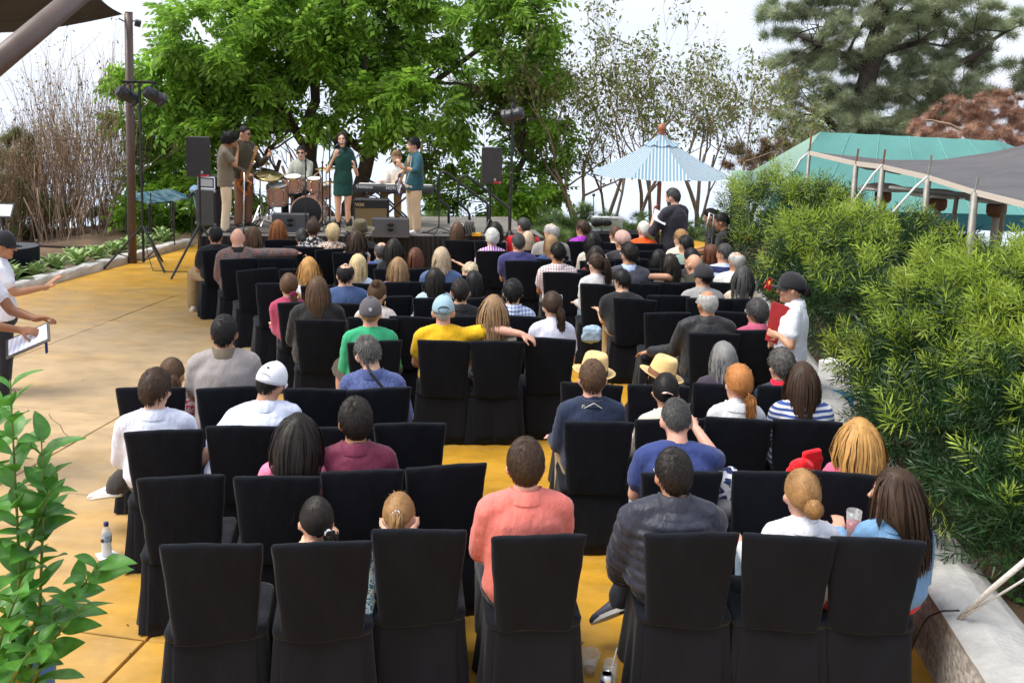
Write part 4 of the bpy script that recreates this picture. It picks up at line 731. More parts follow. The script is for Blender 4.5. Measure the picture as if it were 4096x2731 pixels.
def chair_meshes(seed):
    rnd = random.Random(seed); rings = []; tilt = rnd.uniform(-.010, .010)
    ph = rnd.uniform(0, 6)
    for z, hw, th, y, rr in ((.425, .190, .030, -.198, .028), (.435, .194, .030, -.20, .028), (.50, .198, .028, -.205, .026), (.58, .204, .026, -.213, .024), (.67, .212, .024, -.224, .022), (.76, .220, .022, -.238, .02), (.85, .227, .021, -.254, .019), (.905, .231, .020, -.265, .018), (.925, .232, .019, -.268, .016), (.935, .230, .013, -.270, .010), (.938, .226, .006, -.270, .005)):
        ring = []
        for x, yy in dense(rrect(hw, th, min(rr, th*.95), 3), .045):
            b = .012*(1-(x/hw)**2)*(1 if z > .45 else .5)          # gentle hollow of the backrest
            zz = z+(.008*(1-(x/hw)**2)+tilt*x/.2 if z > .8 else 0)+(.006*math.sin(x*14+ph) if z < .45 else 0)
            ring.append((x+.002*math.sin(z*30+x*9+ph), y+yy-b+.0035*math.sin(x*21+z*17+ph)+.003*math.sin(x*43-z*29+ph*2), zz))
        rings.append(ring)
    n = min(len(r) for r in rings); back = MB()
    # resample rings to equal counts
    def resamp(r, n):
        r = np.array(r+[r[0]]); s = np.concatenate([[0], np.cumsum(np.linalg.norm(np.diff(r, axis=0), axis=1))]); t = np.linspace(0, s[-1], n, endpoint=False); return [tuple(np.interp(t, s, r[:, k])[i] for k in range(3)) for i in range(n)]
    back.rings([resamp(r, 40) for r in rings]); back = back.mesh('back_cover', True)
    # skirt with pleats
    sk = MB(); rows = []; base = dense(rrect(.232, .220, .05, 3), .028); nb_ = len(base)
    for z, k in ((.445, 0), (.40, .12), (.30, .32), (.20, .55), (.10, .8), (.012, 1.)):
        row = []
        for i, (x, y) in enumerate(base):
            a = math.atan2(y, x); f = .016*k*math.sin(i*2*math.pi/7.+ph)+.012*k*math.sin(i*2*math.pi/3.7+ph*2)+.02*k
            if y < -.20: f = -.012
            row.append((x*(1+.04*k)+math.cos(a)*f, y*(1+.02*k)-.005+math.sin(a)*f, z+(.004*math.sin(i*1.3+ph) if k == 1. else 0)))
        rows.append(row)
    sk.rings(rows, cap=False); sk = sk.mesh('skirt', True)
    bp = MB(); rows = []                                  # flat lower back panel with a centre seam and corner folds
    for z, k in ((.440, 0), (.38, .15), (.28, .4), (.18, .6), (.09, .85), (.010, 1.)):
        hw = .190+.018*k; xs = np.linspace(-hw, hw, 25); f_ = [(x_+.003*k*math.sin(z*40+ph), -.212-.012*k-.006*k*math.sin(x_*33+ph)+.004*math.exp(-(x_/.006)**2)+.05*k*max(0, abs(x_)-hw+.03), z+(.004*math.sin(x_*60+ph) if k == 1. else 0)) for x_ in xs]
        rows.append(f_+[(x_, y_+.014+.02*k, z_) for x_, y_, z_ in f_[::-1]])
    bp.rings(rows); bp = bp.mesh('back_panel', True)
    st = MB(); rg = []
    for z, s in ((.43, 1.0), (.455, 1.015), (.472, .99), (.480, .90), (.482, .5)): rg.append([(x*s*1.17, y*s+.005, z+(.006*math.sin(x*30+y*22+ph) if s < 1 else 0)) for x, y in dense(rrect(.202, .225, .05, 3), .05)])
    st.rings(rg); st = st.mesh('seat_cover', True)
    return back, sk, st, bp
LEGM = MB().tube([(0, 0, 0), (0, 0, .44)], .011, 6).mesh('leg'); LEGM.materials.append(M_CHROME)
PROTO = []
for s in range(5):
    PROTO.append(chair_meshes(300+s))
    for i_, q_ in enumerate(PROTO[-1]): q_.materials.append(M_COVER if i_ == 0 else M_COVER2)
CH = []
def rz2(v, a): return np.array([v[0]*math.cos(a)-v[1]*math.sin(a), v[0]*math.sin(a)+v[1]*math.cos(a)])
def chair_at(O, yaw, label, leg=False):
    o = empty('covered_chair', (O[0], O[1], .0), yaw, label, 'chair', 'chairs in black covers'); i = len(CH); CH.append(o)
    for nm_, q_ in zip(('back_cover', 'skirt', 'seat_cover', 'back_panel'), PROTO[(i*7+3) % 5]): link(nm_, q_, None, o)
    for x in (-.165, .165):
        for y in (-.175, .175): link('leg', LEGM, None, o, (x, y, .002))
    return o
def chair(x, y, yawd, label):
    a = R(yawd); T = P(x, y, .945); O = T[:2]-rz2((0, -.27), a); chair_at(O, a, label); return (O, a)
def C(r, g, b, pat=None, c2=None, ps=6., key=None, **k): return cloth(key or f'cloth_{r}_{g}_{b}_{pat or ""}', srgb(r, g, b), pat, srgb(c2) if c2 else None, ps, **k)
def sitter(label, x, y, ch=None, yawd=None, cdesc=None, lean=-.06, top=None, **kw):
    """seat a person so that the crown projects to photo pixel (x, y); ch=(chair x, chair y) pixel of the chair back's top"""
    yd = yawd if yawd is not None else 0
    a = R(yd)
    if ch is not None:
        O, a = chair(ch[0], ch[1], yd, cdesc)
    else:
        t = P(x, y, top or 1.30); O = t[:2]+rz2((0, .07), a)
        if cdesc: chair_at(O, a, cdesc)
    tp = 1.3
    for it in range(3):
        hyl = -.05+math.sin(lean)*(tp-.855)+.03; Yh = O[1]+rz2((kw.get('side', 0.), hyl), a)[1]; q = PD(x, y, Yh); tp = q[2]
    tp = min(max(tp, .98), 1.55); hx = rz2((kw.get('side', 0.), hyl), a)[0]; loc = (float(np.clip(q[0]-hx, O[0]-.25, O[0]+.25)), O[1], 0)
    d = math.hypot(loc[0], loc[1]); kw.setdefault('vox', .0155 if d < 6 else (.0195 if d < 9 else .029)); kw.setdefault('nhair', 800 if d < 6 else (330 if d < 9 else 170))
    return person(label, loc, a, tp, 'sit', lean=lean, **kw)
# ------------------------------------------------------------------ audience, from the camera to the stage
WHITE = C(225, 225, 232, key='white_cotton'); NAVY = C(38, 46, 78, key='navy_cotton'); BLK = C(34, 34, 37, key='black_cotton')
JEANS = (srgb(82, 110, 145), 'jeans'); KHAKI = (srgb(165, 140, 100), 'khaki'); BLACKP = ((.02, .02, .024), 'p_black'); LJEANS = (srgb(150, 180, 205), 'light_jeans')
def ring_tie(root, hd, hc, hs, p, r, m, name='hair_tie', tr=.007):
    T = lambda q: hc+hd@(np.array(q, float)*hs); MB().tube([T((p[0]+r*math.cos(a), p[1]-.006, p[2]+r*math.sin(a))) for a in np.linspace(0, 6.283, 13)], tr*hs, 6).build(name, m, root, smooth=True)
# empty chairs
for x, y, yw, lab in [(846, 2170, 9, 'empty black covered chair at the bottom left, nearest the camera'), (723, 1900, 10, 'empty black covered chair beside the water bottle'), (1784, 1856, 8, 'empty black covered chair right of the man in maroon'), (1345, 1705, 9, 'empty black covered chair just ahead of the man in maroon'), (1640, 1688, 7, 'empty black covered chair behind the blazer man, on the aisle'), (1266, 1552, 8, 'empty black covered chair left of the man in the blue blazer'), (3090, 1882, 0, 'empty black covered chair ahead of the blond bun woman'),
                      (1026, 1075, 21, 'empty black covered chair in the left outer column, behind the paisley man'), (1110, 1131, 18, 'empty black covered chair left of the burgundy ponytail woman'), (1105, 1031, 16, 'empty black covered chair under the paisley man\'s outstretched arm'), (1655, 1265, 5, 'empty black covered chair between green shirt and yellow shirt'), (2674, 1180, -2, 'empty black covered chair behind the bald man with the watch'), (2670, 1248, -2, 'empty black covered chair left of the black leather jacket man'), (2925, 1246, -4, 'empty black covered chair ahead of the pink scarf woman'), (1195, 1073, 14, 'empty black covered chair left of the curly golden hair woman'), (2560, 1033, -3, 'empty black covered chair right of the curly haired man in grey'), (2590, 1003, -3, 'empty black covered chair behind the orange shirt woman'), (1560, 1184, 6, 'empty black covered chair right of the gold earring woman'), (2420, 1000, -2, 'empty black covered chair left of the beanie man')]:
    chair(x, y, yw, lab)
CB = 'black covered chair of '
# ---- row A
r = sitter('girl with dark low ponytail and white hair tie in the nearest row', 1257, 2004, (1289, 2163), 9, CB+'the dark haired girl in the nearest row', lean=.05, sk='l', hs=.93, w=.78, fem=True, hair=('low', 'dark', {'L': .09, 'tie': (.045, -.098, -.035), 'thick': .012}), shirt=C(232, 180, 165, key='peach_knit'), sleeve='long', head=(12, 12, 6), arms={'L': ((-.20, .10, .5), (-.10, .22, .60))})
ring_tie(*r, (.045, -.104, -.035), .016, WHITE)
r = sitter('girl with golden brown ponytail, head bowed, in the nearest row', 1600, 1996, (1678, 2112), 7, CB+'the golden ponytail girl in the nearest row', lean=.06, sk='l', hs=.93, w=.78, fem=True, hair=('pony', 'honey', {'L': .16, 'tie': (.0, -.105, .005), 'thick': .012}), shirt=C(190, 210, 232, key='pale_blue_knit'), sleeve='long', head=(-8, 26, -5))
ring_tie(*r, (0, -.112, .008), .017, WHITE)
sitter('man in salmon pink shirt with dark brown hair in the nearest row', 2105, 1764, (2156, 2135), 6, CB+'the man in the salmon pink shirt', sk='p', hair=('short', 'brown', {'thick': .017, 'L': .34}), shirt=C(222, 122, 112, key='salmon_linen', bump=.4), sleeve='long', collar=(C(222, 122, 112, key='salmon_linen'), .035), w=1.10, head=(0, 4, 0), pants=((.035, .033, .04), 'p_char'), arms={'L': ((-.29, .02, .83), (-.10, .24, .70)), 'R': ((.27, .06, .84), (.10, .25, .72))})
r = sitter('man in black puffer jacket with crossed leg in the nearest row', 2700, 1806, (2767, 2126), 0, CB+'the man in the black puffer jacket', sk='m', hair=('short', 'dark', {'thick': .016, 'L': .26}), shirt=C(46, 49, 62, key='puffer_nylon', rough=.45, bump=.5), sleeve='long', puff=.045, disp=.006, collar=(C(46, 49, 62, key='puffer_nylon', rough=.45), .055), w=1.08, head=(8, 5, 0), pants=((.02, .02, .024), 'p_black'), shoes=srgb(66, 68, 84), sock=(.02, .022, .04), legs={'L': ((-.10, -.03, .54), (.0, .44, .56), (-.19, .30, .28), (-.85, .05, -.42)), 'R': ((.10, -.03, .54), (.12, .42, .50), (.10, .44, .085))}, arms={'L': ((-.31, .04, .74), (-.22, .20, .50)), 'R': ((.28, .08, .80), (.08, .26, .68))})
glasses(*r, (.6, .6, .62), False)
r = sitter('woman in white denim jacket with blond bun in the nearest row', 3213, 1884, (3160, 2138), -1, CB+'the blond bun woman in white', sk='p', fem=True, hair=('bun', 'honey', {'L': .042, 'tie': (.015, -.105, -.01), 'thick': .012}), shirt=C(222, 224, 232, key='white_denim'), sleeve='long', collar=(C(222, 224, 232, key='white_denim'), .02), w=1.02, pants=LJEANS, arms={'L': ((-.27, -.02, .80), (-.24, .26, .62)), 'R': ((.22, .06, .80), (.08, .28, .66))})
sitter('woman in blue denim jacket with long wavy brown hair, looking left', 3590, 1880, (3514, 2148), -3, CB+'the woman in the blue denim jacket', sk='p', fem=True, hair=('long', 'brown', {'L': .34, 'wave': .012, 'thick': .02}), shirt=C(110, 150, 190, key='denim_jacket', var=.2), sleeve='long', head=(62, 2, 0), collar=(C(110, 150, 190, key='denim_jacket'), .02), pants=((.6, .03, .03), 'p_red'), fac={'smile': True}, arms={'L': ((-.22, .10, .84), (-.16, .34, .68)), 'R': ((.27, .0, .78), (.22, .22, .52))}, fine=True)
# ---- row B
sitter('woman in pink satin blouse with very long straight dark hair', 1177, 1658, (1108, 1900), 10, CB+'the long haired woman in pink satin', sk='l', fem=True, hair=('long', 'dark', {'L': .40, 'thick': .013}), shirt=C(235, 130, 165, key='pink_satin', rough=.4), sleeve='elbow', lean=-.02, head=(0, 3, 6), arms={'L': ((-.26, .05, .80), (-.20, .28, .62))})
sitter('man in maroon polo shirt with combed dark grey hair', 1423, 1602, (1449, 1877), 8, CB+'the man in the maroon shirt', sk='t', hair=('short', 'dark', {'thick': .021, 'L': .34}), shirt=C(112, 40, 66, key='maroon_polo', rough=.6), sleeve='long', collar=(C(112, 40, 66, key='maroon_polo'), .035), head=(14, 4, 0), w=1.06)
sitter('man in navy blue t-shirt with short cropped hair and gold necklace', 2714, 1606, (2728, 1883), 0, CB+'the man in the navy t-shirt', sk='p', hair=('buzz', 'dgrey', {'thick': .010}), shirt=C(52, 66, 120, key='blue_tee'), lean=.10, head=(0, 22, 0), w=1.14, pants=LJEANS, arms={'L': ((-.33, .06, .78), (-.16, .34, .66)), 'R': ((.32, .14, .84), (.20, .34, .98))})
sitter('woman in pink top with long wavy ginger blond hair by the shrub', 3440, 1678, (3370, 1886), -4, CB+'the ginger blond woman in pink', sk='l', fem=True, hair=('long', 'gold', {'L': .40, 'wave': .010, 'thick': .020}), shirt=C(214, 96, 128, key='rose_top'), w=1.05, lean=.02)
# ---- row C
r = sitter('man in white linen shirt with curly dark brown hair and sunglasses', 619, 1484, (656, 1717), 12, CB+'the man in the white linen shirt', sk='l', hair=('short', 'brown', {'thick': .022, 'L': .28}), shirt=C(218, 222, 240, key='white_linen', bump=.5), sleeve='long', collar=(C(218, 222, 240, key='white_linen'), .03), w=1.08, head=(-14, 4, 0), pants=((.05, .045, .045), 'p_dk'), arms={'L': ((-.36, .03, .80), (-.26, .26, .60)), 'R': ((.26, .08, .84), (.10, .27, .70))}, legs={'L': ((-.09, -.03, .54), (-.12, .42, .54), (-.33, .40, .32), (-.9, .3, -.2)), 'R': ((.1, -.03, .54), (.12, .42, .5), (.1, .44, .085))}, shoes=srgb(225, 225, 225))
glasses(*r)
r = sitter('man in white shirt and white cap leaning over to the right', 1061, 1462, (975, 1700), 10, CB+'the leaning man in the white cap', sk='m', hair=('short', 'dark', {'thick': .008}), shirt=C(214, 220, 240, key='white_poplin', bump=.45), collar=(C(214, 220, 240, key='white_poplin'), .03), lean=.42, side=.17, head=(-26, 16, 10), w=1.12, arms={'L': ((-.30, .02, .80), (-.34, .22, .56)), 'R': ((.32, .22, .84), (.22, .42, .64))})
baseball_cap(*r, C(236, 238, 246, key='white_cap', bump=-.43), gap=C(225, 228, 238, key='white_strap', bump=-.43))
T_ = lambda r_, q: r_[2]+r_[1]@(np.array(q)*r_[3])
MB().ell(T_(r, (.01, -.108, .098)), (.012, .004, .008), r[1], 8, 6).build('cap_badge', mat('badge', (.03, .05, .08), .5), r[0])
r = sitter('man in navy sweatshirt with mountain print and short sandy hair', 2372, 1443, (2396, 1683), 1, CB+'the man in the navy sweatshirt', sk='p', hair=('short', 'mid', {'thick': .014, 'L': .26}), shirt=C(40, 50, 74, key='navy_sweat'), sleeve='long', w=1.04, collar=(C(34, 42, 62, key='navy_rib'), .014), pants=KHAKI, arms={'L': ((-.30, .0, .84), (-.26, .22, .64)), 'R': ((.28, .02, .84), (.20, .26, .66))})
cr = mat('cream_print', (.78, .72, .6), .8); mp = MB(); mp.tube([(-.06, -.186, 1.0), (.0, -.188, 1.035), (.055, -.186, 1.0)], .0022, 4); mp.tube([(-.075, -.186, 1.0), (-.075, -.187, 1.02), (-.063, -.187, 1.02), (-.063, -.186, 1.0)], .0022, 4); mp.build('back_print', cr, r[0])
r = sitter('woman in cream shirt with sleek black bun and gold hair clip', 2667, 1500, (2680, 1672), 0, CB+'the sleek black bun woman', sk='m', fem=True, hair=('bun', 'black', {'L': .045, 'tie': (.03, -.100, -.045), 'thick': .012}), shirt=C(216, 208, 196, key='cream_linen'), sleeve='long', collar=(C(216, 208, 196, key='cream_linen'), .03), head=(-6, 8, 0), arms={'L': ((-.25, .03, .76), (-.20, .26, .62))})
MB().limb([T_(r, (-.03, -.115, .01)), T_(r, (.0, -.125, .016)), T_(r, (.035, -.118, .004))], [.006, .009, .006], 6).build('hair_clip', mat('rose_gold', (.8, .5, .38), .2, metal=1.), r[0], smooth=True)
r = sitter('red haired woman with low ponytail and sunglasses on her head', 2952, 1466, (2955, 1670), 0, CB+'the red haired woman', sk='p', fem=True, hair=('low', 'ginger', {'L': .16, 'tie': (.03, -.098, -.05), 'thick': .021, 'wave': .007}), shirt=C(206, 206, 210, key='light_grey_shirt'), sleeve='long', collar=(C(206, 206, 210, key='light_grey_shirt'), .03), head=(10, 3, 4), arms={'L': ((-.26, .02, .80), (-.16, .26, .64))})
glasses(*r, (.45, .18, .04), True, True, 'sunglasses')
r = sitter('woman in blue and white striped top with dark brown hair', 3215, 1454, (3232, 1677), -3, CB+'the woman in the striped top', sk='l', fem=True, hair=('long', 'brown', {'L': .25, 'thick': .019}), shirt=C(60, 85, 150, 'stripes_z', (225, 225, 230), 8.5, key='breton'), head=(-6, 4, 0), w=1.10, arms={'L': ((-.29, .03, .84), (-.22, .26, .66)), 'R': ((.28, .03, .84), (.16, .26, .66))})
# ---- row D
r = sitter('woman in red patterned blouse with brown ponytail leaning forward', 690, 1440, (604, 1546), 14, CB+'the woman in the red patterned blouse', sk='l', fem=True, hair=('pony', 'mid', {'L': .22, 'tie': (.03, -.095, -.01), 'thick': .012}), shirt=C(205, 60, 90, 'voronoi', (240, 225, 220), 26, key='red_print'), sleeve='elbow', lean=.34, side=.06, head=(-10, 14, -6))
sitter('man in grey polo shirt with neat black hair, left outer row', 896, 1266, (920, 1545), 12, CB+'the man in the grey polo', sk='t', hair=('short', 'black', {'thick': .017, 'L': .26}), shirt=C(158, 150, 148, key='grey_polo', bump=.15), collar=(C(112, 100, 84, key='polo_collar'), .035), w=1.16, lean=.10, pants=JEANS)
r = sitter('man in blue tweed blazer with dark grey hair, head bowed', 1490, 1350, (1514, 1550), 8, CB+'the man in the blue blazer', sk='l', hair=('spiky', 'salt', {'thick': .018, 'L': .3}), shirt=C(72, 84, 132, 'speckle', (92, 104, 152), 90, key='tweed_blue'), sleeve='long', collar=(C(72, 84, 132, key='tweed_collar'), .035), head=(16, 22, -10), w=1.08, lean=.10, side=-.03, arms={'R': ((.33, .0, .74), (.20, .26, .66))})
MB().tube([(-.09, -.10, 1.12), (-.04, -.172, 1.02), (.06, -.19, .90), (.12, -.17, .80)], [.012, .014, .014, .012], 4).build('bag_strap', mat('black_webbing', (.02, .02, .022), .8), r[0])
TAN = C(222, 188, 128, key='straw_hat', bump=-.3, var=.05)
r = sitter('person in tweed coat under a straw fedora with black band', 2372, 1440, (2367, 1531), 0, CB+'the straw fedora wearer in tweed', sk='m', hair=('short', 'grey', {}), shirt=C(105, 92, 84, 'speckle', (205, 195, 185), 55, key='tweed_brown'), sleeve='long', w=1.06, head=(10, 14, 6), lean=.02, top=None)
fedora(*r, TAN, mat('black_band', (.015, .015, .017), .7), pitch=.34)
r = sitter('person in brown jacket under a straw fedora with leopard band', 2630, 1450, (2636, 1537), 0, CB+'the leopard band fedora wearer', sk='t', hair=('bob', 'black', {'L': .16}), shirt=C(84, 54, 50, key='brown_jacket'), sleeve='long', w=1.04, head=(8, 16, 16), lean=.04)
fedora(*r, TAN, mat('leopard', srgb(160, 110, 75), .8, pat='voronoi', col2=(.03, .02, .015), pscale=90), pitch=.36, brimw=.066)
sitter('woman in dark purple jacket with grey wavy bob', 2899, 1374, (2895, 1535), -1, CB+'the grey bob woman in purple', sk='m', fem=True, hair=('bob', 'grey', {'L': .17, 'wave': .010, 'thick': .024}), shirt=C(62, 54, 68, key='plum_jacket'), sleeve='long', w=1.10, head=(10, 6, 0), lean=.02, collar=(C(62, 54, 68, key='plum_jacket'), .03))
sitter('woman with curly grey brown hair and red scarf', 3131, 1405, (3155, 1541), -3, CB+'the curly haired red scarf woman', sk='l', fem=True, hair=('curly', 'salt', {'thick': .026}), shirt=C(44, 50, 74, key='navy_coat'), sleeve='long', w=1.06, head=(14, 6, 0), collar=(C(215, 30, 60, key='red_scarf'), .05))
# ---- row E
r = sitter('man in green t-shirt with grey cap worn backwards', 1482, 1196, (1498, 1362), 8, CB+'the man in the green t-shirt', sk='p', hair=('buzz', 'sandy', {'thick': .006}), shirt=C(58, 168, 118, key='green_tee'), sleeve='elbow', w=1.06, pants=(srgb(70, 62, 52), 'p_olive'), shorts=True, legs={'L': ((-.1, -.03, .54), (-.26, .40, .52), (-.26, .42, .085)), 'R': ((.1, -.03, .54), (.2, .42, .5), (.2, .44, .085))})
baseball_cap(*r, C(88, 84, 88, key='charcoal_cap', bump=-.43), brim=0, pitch=.12)
MB().add([T_(r, q) for q in ((-.012, -.122, .070), (.012, -.122, .070), (.013, -.124, .050), (0, -.123, .038), (-.013, -.124, .050))], [(0, 1, 2, 3, 4)]).build('cap_badge', mat('badge_silver', (.55, .55, .56), .5), r[0])
r = sitter('man in yellow t-shirt and pale blue cap with arm round his neighbour', 1774, 1190, (1778, 1360), 5, CB+'the man in the yellow t-shirt', sk='p', hair=('buzz', 'silver', {'thick': .006}), shirt=C(228, 178, 28, key='yellow_tee'), sleeve='short', w=1.14, fine=True, arms={'L': ((-.32, .02, .80), (-.22, .26, .62)), 'R': ((.44, -.20, 1.02), (.66, -.27, 1.00), (.9, -.1, -.35), (0, .3, -1), .55)})
baseball_cap(*r, C(150, 178, 190, key='pale_cap', bump=-.43), gap=C(60, 78, 88, key='dark_strap', bump=-.43))
sitter('woman with long straight light brown hair under the yellow man\'s arm', 1974, 1182, (1990, 1362), 4, CB+'the light brown haired woman beside yellow shirt', sk='l', fem=True, hair=('long', 'sandy', {'L': .38, 'thick': .018}), shirt=C(90, 95, 80, 'stripes_z', (215, 205, 190), 6, key='olive_stripe'))
r = sitter('woman in white t-shirt with messy brown bun and sunglasses on head', 2212, 1172, (2201, 1350), 3, CB+'the messy bun woman in white', sk='l', fem=True, hair=('low', 'brown', {'L': .17, 'tie': (.04, -.098, -.02), 'thick': .016, 'wave': .006}), shirt=C(214, 214, 230, key='lilac_white_tee'), w=1.04, head=(6, 8, 0))
glasses(*r, (.5, .48, .45), False, True, 'sunglasses')
r = sitter('man in black leather jacket with thinning grey hair', 2833, 1163, (2856, 1330), -2, CB+'the man in the black leather jacket', sk='t', hair=('balding', 'silver', {'thick': .012}), shirt=C(40, 40, 43, key='black_leather', rough=.5, bump=.4), sleeve='long', w=1.22, head=(20, 5, 0), collar=(C(40, 40, 43, key='black_leather'), .03), arms={'L': ((-.42, .05, .78), (-.48, .26, .60)), 'R': ((.30, .06, .80), (.1, .28, .64))})
glasses(*r, (.6, .6, .6), False)
r = sitter('woman in dusty pink scarf with short grey hair and glasses', 3032, 1200, (3040, 1318), -4, CB+'the woman in the pink scarf', sk='m', fem=True, hair=('short', 'dgrey', {'thick': .024, 'L': .36}), shirt=C(178, 82, 112, key='pink_scarf'), sleeve='long', w=1.05, head=(28, 4, 0), collar=(C(190, 90, 120, key='pink_wrap'), .05))
glasses(*r, (.75, .78, .8), False)
# ---- row F
sitter('woman in black crochet blouse with straight brown bob', 1270, 1110, (1280, 1277), 10, CB+'the woman in black crochet', sk='l', fem=True, hair=('bob', 'mid', {'L': .23, 'thick': .024}), shirt=C(36, 35, 36, key='black_crochet', bump=.6), sleeve='long', w=1.28, arms={'L': ((-.36, .02, .84), (-.28, .24, .60)), 'R': ((.34, .02, .86), (.2, .26, .66))})
r = sitter('woman in burgundy blouse with ponytail tied in a velvet scrunchie', 1155, 1096, (1205, 1207), 13, CB+'the burgundy ponytail woman', sk='l', fem=True, hair=('low', 'mid', {'L': .16, 'tie': (.04, -.098, -.055), 'thick': .014}), shirt=C(168, 66, 96, key='burgundy_shirt'), sleeve='long', side=-.06, arms={'L': ((-.28, .0, .80), (-.26, .2, .60))})
MB().ell(T_(r, (.045, -.115, -.06)), (.042, .02, .036), r[1], 12, 8).build('scrunchie', C(110, 20, 52, key='velvet', bump=.8), r[0], smooth=True)
r = sitter('woman in lace top with brown top knot and gold hoop earring', 1504, 1125, (1490, 1269), 7, CB+'the gold earring woman', sk='l', fem=True, hair=('bun', 'mid', {'L': .034, 'tie': (0, -.07, .085), 'thick': .012}), shirt=C(226, 212, 205, key='lace_top', bump=.7), head=(-14, 4, 4))
MB().tube([T_(r, (.082, -.01, -.075+.0)) + np.array([.0, .018*math.cos(a), .022*math.sin(a)]) for a in np.linspace(0, 6.283, 13)], .005, 6).build('earring', mat('gold', (.85, .6, .25), .25, metal=1.), r[0], smooth=True)
sitter('man in black shirt with short dark hair and sticking out ears', 1842, 1118, (1868, 1262), 5, CB+'the young man in the black shirt', sk='l', hair=('short', 'dark', {'thick': .014, 'L': .24}), shirt=BLK, collar=(BLK, .025), w=1.02)
sitter('woman with chin length black bob and bare shoulders', 1897, 1088, (1905, 1190), 4, CB+'the black bob woman', sk='l', fem=True, hair=('bob', 'black', {'L': .14, 'thick': .026}), shirt=C(44, 38, 52, key='strapless'), sleeve='none', openneck=1., w=1.06, head=(8, 6, 0))
sitter('man in blue and white plaid shirt with thick black hair', 2053, 1121, (2085, 1262), 3, CB+'the man in blue plaid', sk='l', hair=('short', 'black', {'thick': .022, 'L': .3}), shirt=C(205, 215, 235, 'plaid', (80, 105, 170), 9, key='blue_plaid'), collar=(C(205, 215, 235, 'plaid', (80, 105, 170), 9, key='blue_plaid'), .032))
sitter('woman in pale denim jacket with tied dark brown hair', 1740, 1073, (1740, 1190), 6, CB+'the woman in pale denim', sk='l', fem=True, hair=('bob', 'dark', {'L': .18, 'thick': .018}), shirt=C(172, 196, 208, key='pale_denim', var=.15), sleeve='long', w=1.06, collar=(C(172, 196, 208, key='pale_denim'), .025), arms={'L': ((-.29, .03, .82), (-.30, .20, .62))})
r = sitter('man in black shirt and glasses with slick black hair', 2493, 1080, (2540, 1193), -1, CB+'the slick haired man in black', sk='l', hair=('short', 'black', {'thick': .016, 'L': .34}), shirt=C(38, 38, 42, key='black_button_shirt'), collar=(C(38, 38, 42, key='black_button_shirt'), .03), w=1.10, head=(24, 12, 0), side=-.04, pants=KHAKI, arms={'L': ((-.30, .06, .80), (-.30, .28, .68)), 'R': ((.29, .06, .82), (.0, .30, .70))})
glasses(*r, (.4, .4, .4), False)
r = sitter('bearded man in grey t-shirt and black cap', 2815, 1062, (2832, 1191), -3, CB+'the man in the black cap', sk='m', hair=('short', 'black', {'thick': .016}), shirt=C(152, 150, 150, key='grey_tee'), w=1.05, head=(34, 2, 0))
baseball_cap(*r, C(48, 46, 50, key='black_cap2', bump=-.43), pitch=.05)
sitter('woman in beige top with long straight charcoal hair', 2975, 1068, (2960, 1193), -5, CB+'the long charcoal haired woman', sk='l', fem=True, hair=('long', 'dgrey', {'L': .34, 'thick': .022}), shirt=C(222, 200, 180, key='beige_top'), sleeve='elbow', head=(-24, 4, 0), w=1.06)
# ---- row G
sitter('balding man in navy t-shirt left of centre', 1382, 1052, (1385, 1212), 9, CB+'the balding navy t-shirt man', sk='l', hair=('balding', 'black', {'thick': .010}), shirt=C(64, 84, 124, key='slate_tee'), w=1.12)
sitter('woman in white top with big curly golden hair', 1235, 1033, (1290, 1140), 11, CB+'the curly golden hair woman', sk='l', fem=True, hair=('long', 'gold', {'L': .30, 'wave': .016, 'thick': .030}), shirt=WHITE, side=-.04)
sitter('woman with smooth blond bob in pale blue', 1433, 1020, (1455, 1133), 8, CB+'the smooth blond bob woman', sk='l', fem=True, hair=('bob', 'pblond', {'L': .15, 'thick': .024}), shirt=C(192, 208, 230, key='pale_blue_top'), head=(-10, 0, 0))
sitter('woman with straight ash brown hair in floral top', 1592, 1031, (1620, 1126), 6, CB+'the ash brown straight hair woman', sk='l', fem=True, hair=('long', 'sandy', {'L': .30, 'thick': .017}), shirt=C(120, 130, 165, 'voronoi', (215, 110, 120), 22, key='floral'))
sitter('man in blue shirt with tousled long grey hair', 1766, 991, (1770, 1130), 5, CB+'the tousled grey haired man', sk='l', hair=('bob', 'straw', {'L': .15, 'thick': .020, 'wave': .012}), shirt=C(78, 98, 136, key='chambray'), sleeve='long', w=1.08)
sitter('woman in purple with curly cream hair, bending right down', 1870, 1046, (1845, 1100), 0, CB+'the bending cream haired woman', sk='l', fem=True, hair=('curly', 'cream', {'thick': .024}), shirt=C(170, 140, 200, key='lilac_top'), lean=.35, head=(15, 50, 20), top=1.15)
sitter('man in red and white checked shirt with curly black hair', 2234, 978, (2248, 1088), 2, CB+'the checked shirt man', sk='t', hair=('curly', 'black', {'thick': .022}), shirt=C(226, 216, 216, 'plaid', (150, 110, 120), 10, key='red_check'), w=1.12, head=(8, 6, 0), side=-.02, collar=(C(226, 216, 216, 'plaid', (150, 110, 120), 10, key='red_check'), .03), arms={'L': ((-.34, .02, .82), (-.22, .26, .62))}, pants=(srgb(95, 100, 100), 'p_grey'))
r = sitter('woman in light grey sweater with long brown ponytail', 2387, 1016, (2402, 1136), 0, CB+'the long ponytail woman in grey', sk='l', fem=True, hair=('pony', 'brown', {'L': .30, 'tie': (.04, -.09, .05), 'thick': .013}), shirt=C(196, 194, 196, key='grey_knit'), sleeve='long', side=-.03, head=(24, 3, 0), pants=LJEANS, arms={'L': ((-.28, .0, .82), (-.26, .22, .62))})
glasses(*r, (.5, .5, .5), False)
